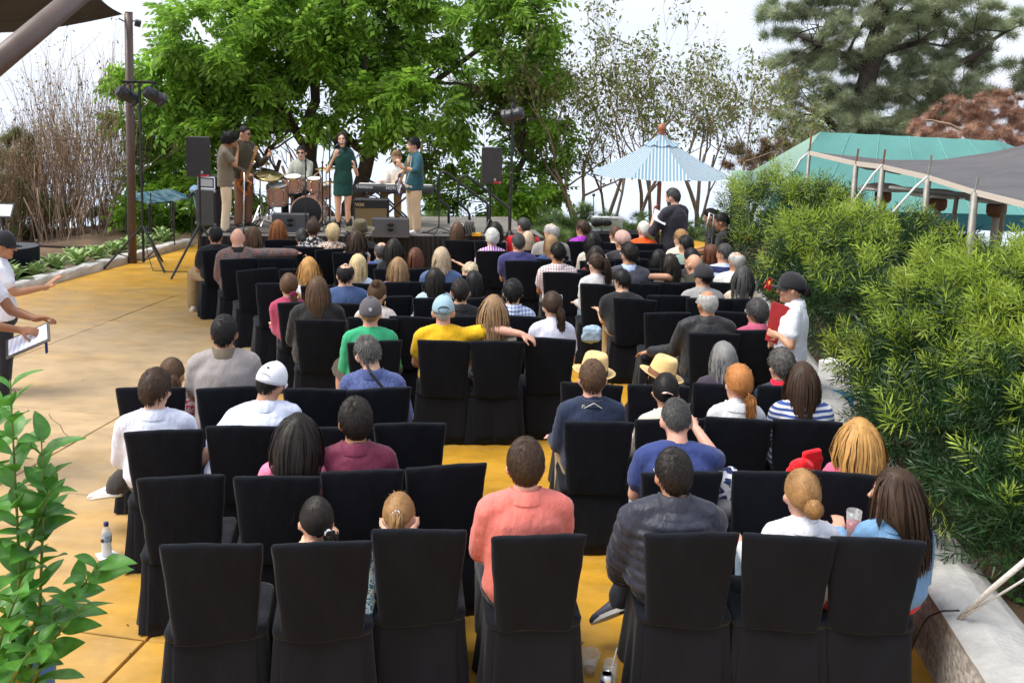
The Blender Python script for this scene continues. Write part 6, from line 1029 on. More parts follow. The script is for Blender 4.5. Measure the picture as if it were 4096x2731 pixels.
# amplifiers
def flat_poly(pts, z=0): return MB().add([(x, y, z) for x, y in pts], [tuple(range(len(pts)))])
c = P(1482, 914, SZ); am = empty('guitar_amplifier', (c[0], c[1]+.12, SZ), R(4), 'black guitar amplifier with brown diamond grille and gold trim', 'amplifier'); w_, h_ = .62, .53
MB().box((0, 0, h_/2), (w_, .26, h_), b=.02).build('cabinet', mat('amp_vinyl', (.02, .02, .021), .6, bump=.4, bscale=200), am); MB().box((0, -.133, .19), (w_-.06, .012, .33)).build('grille_cloth', mat('diamond_cloth', (.16, .10, .04), .8, pat='plaid', col2=(.30, .21, .10), pscale=28), am)
MB().box((0, -.136, .362), (w_-.05, .012, .010)).build('gold_trim', mat('gold', (.85, .6, .25), .25, metal=1.), am); MB().box((0, -.134, .44), (w_-.06, .008, .13)).build('front_panel', mat('amp_black', (.014, .014, .015), .4), am); text('brand_lettering', 'VOX', .075, mat('amp_gold', (.7, .55, .28), .4, metal=.5), am, (-.20, -.140, .425), (R(90), 0, 0), .002, bold=.002); MB().tube([(-.1, 0, h_+.002), (-.06, 0, h_+.04), (.06, 0, h_+.04), (.1, 0, h_+.002)], .012, 8).build('handle', M_PLAST, am, smooth=True)
c = P(842, 905, SZ); bc_ = empty('bass_cabinet', (c[0], c[1]+.15, SZ), R(-20), 'black bass speaker cabinet behind the harmonica player', 'amplifier'); MB().box((0, 0, .33), (.44, .42, .66), b=.02).build('cabinet', M_PLAST, bc_); MB().box((.0, -.214, .33), (.38, .01, .60)).build('grille', mat('steel_grille', (.03, .03, .033), .5, bump=.8, bscale=300), bc_)
for s in (-1, 1):
    for z in (.04, .62): MB().box((s*.205, -.195, z), (.05, .05, .05), b=.01).build('corner_cap', mat('corner_metal', (.15, .15, .16), .35, metal=.7), bc_)
MB().box((-.222, 0, .42), (.008, .13, .08), b=.003).build('handle_cup', mat('handle_grey', (.12, .12, .13), .5), bc_)
cs = empty('amp_case', (c[0], c[1]+.15, SZ+.662), R(-20), 'silver edged amp head case on the bass cabinet', 'case'); MB().box((0, 0, .11), (.36, .34, .22), b=.01).build('case', mat('case_black', (.03, .03, .033), .5), cs)
for z in (.01, .21): MB().box((0, -.172, z), (.37, .012, .02)).build('edge_trim', M_CHROME, cs)
for s in (-1, 1): MB().box((s*.178, -.172, .11), (.02, .012, .2)).build('edge_trim', M_CHROME, cs)
MB().box((.0, -.174, .11), (.28, .008, .13)).build('front_panel', mat('amp_silver', (.4, .4, .41), .35, metal=.6), cs)
# stage monitors: wedges seen from behind, two slot handles
def monitor(x, y, label, wid):
    c = P(x, y, SZ); g = empty('stage_monitor', (c[0], c[1]+.12, SZ), SA*.5, label, 'speaker', 'wedge monitors'); hw = wid/2
    prof = [(-.17, .0), (-.14, .30), (-.07, .325), (.20, .10), (.20, .0)]; mb = MB(); m_ = mat('monitor_grey', (.055, .058, .066), .6, bump=.3, bscale=220)
    mb.rings([[(x_, a, b) for a, b in prof] for x_ in (-hw, -hw+.012, hw-.012, hw)]); mb.build('cabinet', m_, g)
    MB().rings([[(.0+r_*.095*math.cos(k), y_, .165+r_*.105*math.sin(k)) for k in np.linspace(0, 6.2832, 20, endpoint=False)] for r_, y_ in ((1., -.166), (.92, -.172), (.84, -.164))], cap=False).build('handle_rim', m_, g, smooth=True)
    for z in (.205, .125): MB().rings([[(r_*.06*math.cos(k)*(abs(math.cos(k))**-.3 if abs(math.cos(k)) > .2 else 1)*.9, y_, z+r_*.027*math.sin(k)) for k in np.linspace(0.05, 6.3332, 16, endpoint=False)] for r_, y_ in ((1., -.169), (.95, -.1695))]).build('handle_slot', mat('slot_black', (.004, .004, .004), .9), g)
    MB().box((0, .07, .225), (wid-.04, .30, .008), rotm(-R(39.5))).build('grille', mat('steel_grille', (.03, .03, .033), .5), g)
monitor(1160, 928, 'grey wedge monitor in front of the drums', .62); monitor(1560, 948, 'grey wedge monitor in front of the guitarist', .62)
# microphone stands
def mic_stand(label, x, y, Y, ytop, boom=None, mic=True, m=M_BLACKM):
    b = P(x, y, SZ); b = PD(x, y, Y) if Y else b; t = PD(x, ytop, b[1]); h = t[2]-SZ; g = empty('microphone_stand', (b[0], b[1], SZ), 0, label, 'stand', 'microphone stands'); tripod(g, h, .010, .28, .12, m)
    e = np.array([0, 0, h])
    if boom is not None: e2 = PD(boom[0], boom[1], b[1]-.05)-np.array([b[0], b[1], SZ]); d = e2-e; MB().tube([e-d*.45, e2], .007, 6).build('boom', m, g); MB().ell(e, (.022, .022, .022)).build('clutch', m, g); e = e2
    if mic: d = np.array([.04, -.06, .03]) if boom is None else d*.0+np.array([.05, -.05, -.02]); MB().limb([e, e+d], [.013, .017], 8).build('microphone', mat('mic_silver', (.45, .45, .47), .35, metal=.7), g, smooth=True)
mic_stand('boom stand with microphone over the drum kit', 1223, 930, None, 640, (1210, 540)); mic_stand('boom stand left of the singer\'s elbow', 1290, 925, None, 650, (1270, 810), False); mic_stand('tall straight stand beside the singer', 1318, 915, None, 560, (1295, 510)); mic_stand('empty microphone stand right of the guitarist', 1755, 936, None, 690, (1757, 600)); mic_stand('low stand in front of the cymbals', 1040, 905, None, 755, None, False)
# flute on a peg
c = P(975, 935, SZ); g = empty('flute', (c[0], c[1], SZ), 0, 'silver flute standing upright on the stage edge', 'flute'); top = PD(978, 690, c[1])[2]-SZ; MB().tube([(0, 0, .01), (.02, 0, top)], .011, 8).build('tube', M_CHROME, g, smooth=True)
for i in range(10): MB().ell((.004+.02*i/10, -.012, top*(.12+.06*i)), (.010, .006, .008), nu=8, nv=5).build('key', M_CHROME, g)
MB().lathe([(.09, 0), (.09, .008), (.012, .02), (.012, .05)]).build('base', M_BLACKM, g)
# stair handrails
def TP(x, y, Y): return PD(1650+.2678*x, 540+.2678*y, Y)
for lab, Y, pts in (('black tubular handrail nearer the stage', 17.5, [(540, 1400), (540, 1090), (515, 1050), (400, 965), (375, 890), (385, 640), (410, 575), (455, 552), (510, 562), (1110, 1020), (1125, 1060), (1120, 1420)]), ('black tubular handrail at the front of the stage stairs', 16.7, [(855, 1400), (850, 1190), (820, 1130), (700, 1030), (675, 960), (690, 700), (715, 640), (770, 605), (835, 620), (1395, 1060), (1445, 1120), (1450, 1480)])):
    tag(MB().tube([TP(x, y, Y) for x, y in pts], .024, 8).build('handrail', M_BLACKM, smooth=True), lab, 'handrail', 'stage stair rails')
st_ = empty('stage_stairs', tuple(ST(SWD+.05, 1.2, 0)), SA, 'black steps going down from the right end of the stage', 'stairs')
for i in range(3): MB().box((.15+.28*i, 0, .44-.18*i), (.28, .9, .04), b=.006).build('tread', M_DECK, st_)
for y in (-.43, .43): MB().tube([(0, y, .56), (.9, y, .02)], .02, 6).build('stringer', M_BLACKM, st_)
# gear at the right stage corner
c = P(1870, 940, SZ); g = empty('audio_gear_box', (c[0], c[1], SZ), .1, 'dark audio gear box with cables at the right stage corner', 'equipment'); MB().box((0, 0, .07), (.26, .22, .14), b=.01).build('box', M_PLAST, g); MB().box((.03, 0, .20), (.16, .16, .10), b=.008).build('receiver', mat('gear_grey', (.16, .16, .17), .5), g)
for i in range(5): MB().tube([(-.1+.04*i, -.05, .14), (-.12+.05*i, -.12, .22), (-.05+.04*i, -.16, .05), (.05*i-.2, -.22, .01)], .006, 5).build('cable', M_BLACKM, g, smooth=True)
tag(MB().box((c[0]+.16, c[1]-.10, SZ+.03), (.16, .07, .055), b=.006).build('power_box', mat('yellow_plastic', (.75, .42, .02), .5)), 'small yellow power box on the stage corner', 'power box')
for i, (a, b, lab) in enumerate([((.5, .15), (2.2, .25), 'black cable snaking along the left stage front'), ((2.3, .1), (3.9, .2), 'black cable along the middle of the stage front'), ((4.0, .15), (5.4, .3), 'black cable along the right stage front'), ((.2, .6), (.9, 1.3), 'tangle of black cable beside the bass cabinet')]):
    rr = random.Random(i); cable('cable', [ST(a[0]+(b[0]-a[0])*t+rr.uniform(-.03, .03), a[1]+(b[1]-a[1])*t+.12*math.sin(t*9+i), SZ+.010) for t in np.linspace(0, 1, 26)], .007, lab)
# loudspeakers on poles
def loudspeaker(label, slabel, x0, x1, y0, y1, Y, yawd, gx, gy):
    t = PD((x0+x1)/2, (y0+y1)/2, Y); b = P(gx, gy, 0) if gy else np.array([t[0], t[1], 0]); hh = (y1-y0)*Y/F; ww = .36
    s_ = empty('speaker_stand', (t[0], t[1], 0), 0, slabel, 'stand', 'speaker stands'); tripod(s_, t[2]-hh/2-.0, .019, .55, .85, M_BLACKM, rot=-2.2)
    g = empty('loudspeaker', (t[0], t[1], t[2]), R(yawd), label, 'speaker', 'loudspeakers on poles'); MB().rings([[(x, y, z) for x, y in ((-ww/2, -.17), (ww/2, -.17), (ww/2, -.10), (ww/2*.72, .17), (-ww/2*.72, .17), (-ww/2, -.10))] for z in (-hh/2, hh/2)]).build('cabinet', mat('speaker_box', (.045, .045, .047), .55, bump=.3, bscale=150), g)
    MB().box((0, -.174, .01), (ww-.02, .008, hh-.03)).build('grille', mat('steel_grille', (.03, .03, .033), .5), g); MB().box((.055, -.180, -hh*.38), (.035, .004, .045)).build('badge', mat('badge_grey', (.35, .36, .38), .4), g); st = MB().box((.10, -.1805, -hh*.465), (.14, .004, .035)).build('sticker', mat('red_sticker', (.45, .02, .04), .5), g)
    text('sticker_number', '12', .028, mat('sticker_white', (.8, .8, .8), .6), g, (.145, -.1835, -hh*.465), (R(90), 0, 0), .0006)
loudspeaker('black loudspeaker on a pole at the left front stage corner', 'black tripod stand under the left loudspeaker', 742, 850, 548, 705, 15.0, 14, 786, 1075); loudspeaker('black loudspeaker on a pole right of the stage stairs', 'black tripod stand under the right loudspeaker', 1914, 2014, 590, 732, 16.4, 8, None, None)
# stage lighting stands
def par_can(g, o, aim):
    aim = np.array(aim, float); aim /= np.linalg.norm(aim); M = basis((aim[1], -aim[0], .02), aim); MB().lathe([(.07, -.19), (.105, -.14), (.105, .09), (.125, .11), (.125, .16), (.11, .16), (.105, .06)], o, 18, M).build('lamp_can', mat('lamp_body', (.03, .032, .038), .35), g, smooth=False); MB().tube([np.array(o)+M@np.array((.135, 0, 0)), np.array(o)+np.array([.0, 0, .17])+M@np.array((.135, 0, 0))*.6, np.array(o)+np.array([0, 0, .20]), np.array(o)+np.array([.0, 0, .17])-M@np.array((.135, 0, 0))*.6, np.array(o)-M@np.array((.135, 0, 0))], .012, 6).build('yoke', M_BLACKM, g)
b = P(575, 1072, 0); t = PD(590, 330, b[1]); g = empty('light_stand', (b[0], b[1], 0), 0, 'tall tripod light stand with two lamps beside the steel pole', 'light stand'); h = t[2]; tripod(g, h, .020, .62, .72, M_BLACKM, rot=-2.75)
for k in range(3): a = -2.75+k*2.094; MB().tube([(0, 0, .12), (.40*math.cos(a), .40*math.sin(a), .26)], .010, 6).build('brace', M_BLACKM, g)
MB().tube([(-.27, 0, h), (.27, 0, h)], .022, 8).build('crossbar', M_BLACKM, g); par_can(g, (-.20, .02, h-.22), (.5, .55, -.4)); par_can(g, (.24, .02, h-.22), (.55, .6, -.45)); MB().tube([(.05, .05, .7), (.1, -.1, .3), (.25, -.25, .01), (.6, -.3, .01), (1.0, -.2, .01)], .007, 6).build('cable', M_BLACKM, g, smooth=True)
Yr = 15.7; t = PD(2052, 412, Yr); g = empty('light_stand', (t[0], t[1], 0), 0, 'tall light stand with one lamp right of the stage', 'light stand'); tripod(g, t[2], .021, .6, .75, M_BLACKM, rot=.4); par_can(g, (.0, -.03, t[2]-.20), (-.9, .25, -.25)); MB().ell((0, 0, 1.72), (.04, .04, .03)).build('clamp', M_BLACKM, g); MB().tube([(-.01, 0, t[2]), (-.06, 0, t[2]+.06), (-.03, 0, t[2]+.1), (.02, 0, t[2]+.02)], .012, 6).build('cable', M_BLACKM, g)
# tilted glass display panels left of the stage
Yp = 17.6; g = empty('display_table', tuple(PD(640, 900, Yp)*np.array([1, 1, 0])), 0, 'tilted glass display panels on thin legs left of the stage', 'display'); o0 = np.array(g.location)
for i, qd in enumerate((((502, 778), (598, 765), (690, 805), (595, 812)), ((602, 765), (680, 755), (765, 787), (695, 800)))):
    ys = (Yp-.35, Yp+.35, Yp+.35, Yp-.35); v = [PD(x, y, yy_)-o0 for (x, y), yy_ in zip(qd, ys)]; n = len(v); MB().add(v+[q_-np.array([0, 0, .03]) for q_ in v], [(0, 1, 2, 3), (7, 6, 5, 4)]+[(k, (k+1) % 4+0, (k+1) % 4+4, k+4) for k in range(4)]).build('panel', mat('map_panel', srgb(120, 150, 160), .12, pat='speckle', col2=srgb(60, 100, 130), pscale=6, coat=.6), g)
    for q_ in v: MB().tube([q_-np.array([0, 0, .03]), (q_[0], q_[1], -.05)], .012, 5).build('leg', M_BLACKM, g)
# ------------------------------------------------------------------ staff and people standing around
POLO = C(226, 228, 240, key='white_polo', bump=.2)
def standing(label, tx, ty, Y, H, yawd, **kw):
    t = PD(tx, ty, Y); kw.setdefault('vox', .015); kw.setdefault('nhair', 420); return person(label, (t[0], t[1], t[2]-H), R(yawd), H, 'stand', **kw), np.array([t[0], t[1], t[2]-H])
t = PD(3172, 1096, 8.1); Hw = t[2]
(r, q) = standing('waitress in white polo and black cap holding a red folder', 3180, 1098, 8.1, Hw, 74, sk='m', fem=True, hair=('bun', 'black', {'L': .042, 'tie': (0, -.10, -.02), 'thick': .010}), shirt=POLO, tail=.02, w=1.04, fine=True, collar=(POLO, .035), pants=((.02, .022, .032), 'p_navyblack'), head=(2, 2, 0), fac={}, arms={'L': ((-.21, .00, .93), (-.15, .10, 1.00), (.35, .9, .15), (1, .2, 0), .9), 'R': ((.20, .02, .93), (.08, .10, .88), (-.5, .8, 0), (-1, 0, 0), .8)})
baseball_cap(*r, C(38, 38, 42, key='black_cap', bump=-.43), pitch=.04)
fa = PD(3122, 1300, 8.04); fo = empty('red_folder', tuple(fa), R(42), 'dark red menu folder held by the waitress', 'folder')
for s in (-1, 1): MB().box((s*.004, 0, 0), (.005, .24, .36), rotm(R(8), R(s*3), 0)).build('cover', C(158, 40, 44, key='red_leatherette', rough=.5), fo)
MB().box((0, .0, 0), (.004, .22, .34), rotm(R(8))).build('pages', WHITE, fo)
(r, q) = standing('smiling waiter in white polo and black cap reaching out his hand', -8, 930, 8.9, 1.66, -62, sk='t', hair=('short', 'black', {'thick': .010}), shirt=POLO, tail=.04, fine=True, w=1.0, collar=(POLO, .032), head=(-8, 8, 0), fac={'smile': True}, arms={'R': ((.22, .12, 1.10), (.12, .40, 1.12), (.1, .7, .75), (-.3, .8, -.6), .2), 'L': ((-.22, -.02, 1.05), (-.22, .02, .80))})
baseball_cap(*r, C(38, 38, 42, key='black_cap', bump=-.43))
MB().box((-.09, .115, 1.22), (.006, .05, .016), rotm(0, 0, .6)).build('name_tag', mat('tag_steel', (.5, .5, .5), .3, metal=.7), r[0])
t = PD(-40, 905, 6.9)
(r, q) = standing('waiter in white polo holding an open menu, nearest left edge', -125, 925, 7.0, 1.72, -84, sk='d', hair=('short', 'black', {'thick': .012}), shirt=POLO, tail=.02, fine=True, w=1.06, collar=(POLO, .032), head=(0, 18, 0), fac={}, arms={'R': ((.25, .10, 1.08), (.10, .38, .98), (-.1, 1, -.1), (-.6, 0, -.8), .9), 'L': ((-.20, .20, 1.06), (-.06, .44, 1.03), (.1, 1, .1), (.4, 0, -.9), .7)})
ma = PD(112, 1362, 6.95); me_ = empty('menu', tuple(ma), R(12), 'open menu card in the hands of the nearest waiter', 'menu'); MB().box((0, 0, 0), (.34, .20, .008), rotm(R(35), R(-24), 0)).build('board', mat('menu_dark', (.06, .05, .045), .6), me_); MB().box((.0, -.004, .008), (.30, .16, .004), rotm(R(35), R(-24), 0)).build('page', mat('menu_page', srgb(235, 238, 250), .6, pat='stripes_x', col2=srgb(205, 212, 232), pscale=9), me_); MB().box((.125, .01, -.045), (.02, .16, .006), rotm(R(35), R(-24), 0)).build('blue_bar', mat('menu_blue', (.03, .06, .25), .5), me_)
(r, q) = standing('man in black t-shirt reading papers under the striped umbrella', 2702, 756, 13.6, 1.76, 40, sk='p', hair=('short', 'dgrey', {'thick': .016}), shirt=C(50, 48, 56, key='black_tee'), sleeve='elbow', tail=.08, w=1.22, head=(12, 10, 0), pants=((.03, .03, .034), 'p_charcoal'), arms={'L': ((-.30, .16, 1.10), (-.14, .26, 1.36), (.2, .2, 1), (0, -1, 0), .8), 'R': ((.30, .08, 1.06), (.16, .34, 1.08))}, fac={'beard': 'dgrey'})
pp = PD(2640, 868, 13.5); tag(MB().box((0, 0, 0), (.20, .28, .006), rotm(R(30), R(25), 0)).build('papers', WHITE, loc=tuple(pp)), 'white papers on a clipboard held by the man in black', 'papers')
def low_sitter(label, x, y, Y, yawd, **kw): t = PD(x, y, Y); return person(label, (t[0], t[1], max(0, t[2]-1.34)), R(yawd), min(t[2], 1.34) if t[2] < 1.34 else 1.34, 'sit', vox=.017, nhair=400, **kw)
low_sitter('man in black with a top knot looking at his phone by the shrub', 2855, 833, 14.2, 72, sk='t', hair=('bun', 'black', {'L': .03, 'tie': (0, -.10, .03)}), shirt=BLK, sleeve='short', head=(0, 26, 0), fac={}); r = low_sitter('man in black with glasses sitting beside the shrub', 2888, 853, 13.6, 70, sk='t', hair=('short', 'black', {'thick': .018}), shirt=BLK, sleeve='elbow', head=(0, 12, 0), fac={}); glasses(*r, (.1, .1, .1), False)
tag(MB().box(tuple(PD(2830, 943, 13.6)), (.08, .14, .01), rotm(R(30))).build('phone', mat('phone_glass', (.01, .01, .012), .1)), 'dark phone in the hand of the man with the top knot', 'phone')
bn = empty('bench', tuple(PD(2880, 1010, 14.0)*np.array([1, 1, 0])), .1, 'wooden bench under the two men in black', 'bench'); MB().box((0, 0, .44), (1.1, .4, .05), b=.01).build('seat', mat('bench_wood', (.35, .22, .11), .6, var=.2), bn)
for x in (-.45, .45): MB().box((x, 0, .21), (.08, .36, .42)).build('leg', mat('bench_wood', (.35, .22, .11), .6), bn)
# person in jeans at the bottom left corner, mostly behind the plant
k = P(120, 2700, .48); person('person in blue jeans seated at the bottom left behind the leafy plant', (k[0]-.42, k[1]-.05, 0), R(-84), 1.16, 'sit', sk='m', hair=('short', 'black', {}), shirt=C(40, 44, 60, key='navy_dark_top'), pants=(srgb(70, 110, 165), 'bright_jeans'), lean=.1, nhair=200)
# ------------------------------------------------------------------ steel pole, shade sail, slanted pole
M_POLE = mat('brown_steel', (.105, .068, .056), .45, var=.15, vscale=8)
b = P(530, 1052, 0); t = PD(514, 52, b[1]); g = empty('steel_pole', (b[0], b[1], 0), 0, 'tall brown steel pole at the kerb holding the shade sail', 'pole'); tv_ = t-np.array([b[0], b[1], 0]); MB().tube([(0, 0, 0), tv_*.5, tv_], [.072, .070, .066], 16).build('post', M_POLE, g, smooth=True); MB().lathe([(.068, 0), (.068, .012), (.01, .016)], tuple(tv_), 16).build('cap', M_POLE, g)
MB().box(tv_+np.array([.16, -.02, -.17]), (.10, .12, .10), rotm(.3, .2, .4), b=.01).build('floodlight', M_BLACKM, g); MB().tube([tv_+np.array([.06, 0, -.14]), tv_+np.array([.14, 0, -.12])], .01, 6).build('bracket', M_BLACKM, g); MB().tube([tv_+np.array([-.06, 0, -.15]), tv_+np.array([-.16, -.02, -.10])], .012, 6).build('hook', M_BLACKM, g)
M_SAIL = mat('shade_net', (.075, .062, .056), .9, bump=.4, bscale=120, trans=.25, var=.2, vscale=2)
A_ = t+np.array([-.10, 0, -.02]); sl = empty('shade_sail', tuple(A_), 0, 'dark shade sail stretched from the steel pole across the top left', 'shade sail'); B_, C_, D_ = PD(-700, 55, 13.), PD(200, -330, 10.5), PD(-300, -150, 9.)
n = 14; V = []; Q = []
for i in range(n+1):
    for j in range(n+1):
        u_, v_ = i/n, j/n; p_ = (A_*(1-u_)+B_*u_)*(1-v_)+(C_*(1-u_)+D_*u_)*v_; p_ = p_-np.array([0, 0, .28*math.sin(math.pi*u_)*(1-v_*.5)+.22*math.sin(math.pi*v_)]); V.append(p_-A_)
for i in range(n):
    for j in range(n): Q.append((i*(n+1)+j, (i+1)*(n+1)+j, (i+1)*(n+1)+j+1, i*(n+1)+j+1))
o = MB().add(V, Q).build('cloth', M_SAIL, sl, smooth=True); so = o.modifiers.new('t', 'SOLIDIFY'); so.thickness = .006
MB().tube([np.array(V[i*(n+1)]) for i in range(n+1)], .012, 6).build('edge_cord', M_BLACKM, sl, smooth=True); MB().tube([(0, 0, 0), (.05, 0, .02), (.10, 0, .01)], .014, 6).build('turnbuckle', M_CHROME, sl)
cable('wire', [PD(-60, 92, 12), PD(350, 68, 14)], .006, 'thin wire crossing the sky below the shade sail')
a_, b_ = PD(-420, 590, 5.2), PD(520, -190, 7.4); tag(MB().tube([a_, b_], [.075, .075], 20).build('slanted_pole', M_POLE, smooth=True), 'thick slanted brown pole crossing the top left corner', 'pole')
# railing, cocktail table, sign on the left
g = empty('railing', (0, 0, 0), 0, 'brown metal railing along the left slope', 'railing'); ra, rb, rc = PD(-120, 975, 15.4), PD(148, 982, 15.9), PD(520, 1002, 16.9); MB().tube([ra, rb, rc], .028, 8).build('rail', M_POLE, g, smooth=True)
for x, y, yy_ in ((148, 982, 15.9), (500, 1001, 16.8)): q_ = PD(x, y, yy_); MB().box((q_[0], q_[1], (q_[2]+.1)/2-.05), (.05, .05, q_[2]+.2), b=.006).build('post', M_POLE, g)
c = P(58, 1108, 0); zt = PD(58, 985, c[1])[2]; g = empty('cocktail_table', (c[0], c[1], 0), 0, 'round cocktail table under a black cloth at the left edge', 'table'); rows = []
for z, r_, k_ in ((zt, .36, 0), (zt-.01, .375, 0), (zt-.2, .37, .4), (zt*.5, .36, .8), (.02, .38, 1.2)): rows.append([((r_+.022*k_*math.sin(a*11))*math.cos(a), (r_+.022*k_*math.sin(a*11))*math.sin(a), z) for a in np.linspace(0, 6.2832, 66, endpoint=False)])
MB().rings(rows, cap=False).build('tablecloth', M_COVER2, g, smooth=True); MB().lathe([(.36, zt-.004), (.36, zt+.004)], n=32).build('tabletop', mat('table_dark', (.05, .055, .065), .5), g); MB().lathe([(.03, 0), (.03, zt-.01)]).build('column', M_BLACKM, g)
c = PD(5, 842, 16.); g = empty('notice_board', tuple(c), 0, 'small white framed notice at the far left edge', 'sign'); MB().box((0, 0, 0), (.42, .02, .26), rotm(-.5)).build('frame', mat('frame_dark', (.03, .035, .04), .5), g); MB().box((0, -.012, .006), (.37, .006, .21), rotm(-.5)).build('notice', mat('paper_white', (.75, .75, .78), .6), g); MB().box((.05, -.018, -.01), (.08, .004, .06), rotm(-.5)).build('emblem', mat('emblem_maroon', (.12, .04, .06), .6), g); MB().tube([(0, .03, -.05), (0, .03, -.95)], .02, 6).build('post', M_BLACKM, g)
# ------------------------------------------------------------------ striped umbrella
Yu = 15.2; top = PD(2654, 535, Yu); base = np.array([top[0]-.03, top[1], 0]); g = empty('umbrella', tuple(base), 0, 'blue and white striped market umbrella with wooden finial', 'umbrella'); tz = top[2]
px = Yu/F; rad = 283*px*1.02; rimz = PD(2640, 694, Yu)[2]; WOODU = mat('umbrella_wood', (.30, .10, .04), .45, var=.2)
def panel(a0, a1, r0, z0, r1, z1, key, sag=.03):
    """one gore; stripes run down the slope"""
    V = []; Q = []; nr, nc = 8, 10
    for i in range(nr+1):
        s_ = i/nr; rr_ = r0+(r1-r0)*s_; z_ = z0+(z1-z0)*s_-sag*math.sin(math.pi*s_)
        p0 = np.array([rr_*math.cos(a0), rr_*math.sin(a0)]); p1 = np.array([rr_*math.cos(a1), rr_*math.sin(a1)])
        for j in range(nc+1): t_ = j/nc; q_ = p0*(1-t_)+p1*t_; V.append((q_[0], q_[1], z_-.035*math.sin(math.pi*t_)*s_))
    for i in range(nr):
        for j in range(nc): Q.append((i*(nc+1)+j, (i+1)*(nc+1)+j, (i+1)*(nc+1)+j+1, i*(nc+1)+j+1))
    return MB().add(V, Q)
for k in range(8):
    a0 = R(22.5+45*k-8); a1 = a0+R(45); am = (a0+a1)/2
    key = f'awning_{k}'
    m = bpy.data.materials.new(key); m.use_nodes = True; nt2 = m.node_tree; bs = nt2.nodes['Principled BSDF']; bs.inputs['Roughness'].default_value = .85
    tc = N(nt2, 'ShaderNodeTexCoord'); dp = N(nt2, 'ShaderNodeVectorMath', operation='DOT_PRODUCT'); dp.inputs[1].default_value = (-math.sin(am), math.cos(am), 0); L(nt2, tc.outputs['Object'], dp.inputs[0])
    ml = N(nt2, 'ShaderNodeMath', operation='MULTIPLY'); ml.inputs[1].default_value = 19.; L(nt2, dp.outputs['Value'], ml.inputs[0]); fr = N(nt2, 'ShaderNodeMath', operation='FRACT'); L(nt2, ml.outputs[0], fr.inputs[0]); gt = N(nt2, 'ShaderNodeMath', operation='GREATER_THAN'); gt.inputs[1].default_value = .42; L(nt2, fr.outputs[0], gt.inputs[0])
    mx = N(nt2, 'ShaderNodeMixRGB'); mx.inputs[1].default_value = (.62, .65, .68, 1); mx.inputs[2].default_value = (.20, .37, .50, 1); L(nt2, gt.outputs[0], mx.inputs[0]); L(nt2, mx.outputs[0], bs.inputs['Base Color'])
    tr = N(nt2, 'ShaderNodeBsdfTranslucent'); L(nt2, mx.outputs[0], tr.inputs[0]); ms = N(nt2, 'ShaderNodeMixShader'); ms.inputs[0].default_value = .3; L(nt2, bs.outputs[0], ms.inputs[1]); L(nt2, tr.outputs[0], ms.inputs[2]); L(nt2, ms.outputs[0], nt2.nodes['Material Output'].inputs[0])
    o = panel(a0, a1, .16, tz-.13, rad, rimz, key).build('canopy_panel', m, g, smooth=True); panel(a0, a1, .03, tz, .30, tz-.165, key, .02).build('vent_panel', m, g, smooth=True)
    MB().tube([(0, 0, tz-.20), (rad*.97*math.cos(a0), rad*.97*math.sin(a0), rimz-.02)], .014, 5).build('rib', WOODU, g)
MB().tube([(0, 0, .0), (0, 0, tz)], .034, 12).build('pole', WOODU, g, smooth=True); MB().tube([(0, 0, 0), (0, 0, .82)], .045, 12).build('base_sleeve', M_BLACKM, g); MB().lathe([(.04, -.02), (.06, 0), (.045, .02), (.07, .06), (.075, .09), (.05, .14), (.015, .17)], (0, 0, tz), 16).build('finial', WOODU, g, smooth=True); MB().lathe([(.26, 0), (.26, .05), (.06, .1)]).build('base', M_BLACKM, g)
# ------------------------------------------------------------------ teal tent, grey shade sail on posts, heaters
M_TEAL = mat('teal_canvas', (.13, .35, .32), .7, bump=.25, bscale=9, var=.10, vscale=1.2, trans=.25); M_TEALP = mat('pale_teal_canvas', (.36, .55, .46), .7, trans=.3); M_TEALD = mat('dark_teal_valance', (.015, .13, .15), .7)
Yt = 22.; r0_, r1_ = PD(3283, 527, Yt+1.2), PD(3985, 562, Yt+1.2); e0, e1 = PD(2990, 700, Yt), PD(4260, 840, Yt); l0, l1 = PD(3350, 818, Yt-.4), PD(4300, 865, Yt-.4); tb = np.array([r0_[0], r0_[1], 0])
g = empty('teal_tent', tuple(tb), 0, 'large teal canvas tent behind the shrubs on the right', 'tent')
seams = 6
def lerp(a, b, t_): return np.array(a)*(1-t_)+np.array(b)*t_
ee0 = PD(3060, 835, Yt-.6)
for i in range(seams):
    t0_, t1_ = i/seams, (i+1)/seams; V = []; Q = []
    for a in range(7):
        for b_2 in range(5): s_ = a/6; t_ = t0_+(t1_-t0_)*b_2/4; q_ = lerp(lerp(r0_, r1_, t_), lerp(ee0, l1, t_), s_); V.append(q_-tb-np.array([0, 0, .04*math.sin(math.pi*s_)+.012*math.sin(math.pi*b_2/4)]))
    for a in range(6):
        for b_2 in range(4): Q.append((a*5+b_2, (a+1)*5+b_2, (a+1)*5+b_2+1, a*5+b_2+1))
    MB().add(V, Q).build('roof_panel', M_TEAL, g, smooth=True)
    v0, v1 = lerp(ee0, l1, t0_)-tb, lerp(ee0, l1, t1_)-tb; MB().add([v0, v1, v1-np.array([0, -.05, .42]), v0-np.array([0, -.05, .38])], [(0, 1, 2, 3)]).build('valance', M_TEALD, g)
    if i: MB().tube([lerp(r0_, r1_, t0_)-tb+np.array([0, -.01, .0]), lerp(lerp(r0_, r1_, t0_), lerp(ee0, l1, t0_), .5)-tb-np.array([0, .02, .03]), lerp(ee0, l1, t0_)-tb], .007, 4).build('seam', mat('teal_seam', (.20, .48, .45), .7), g)
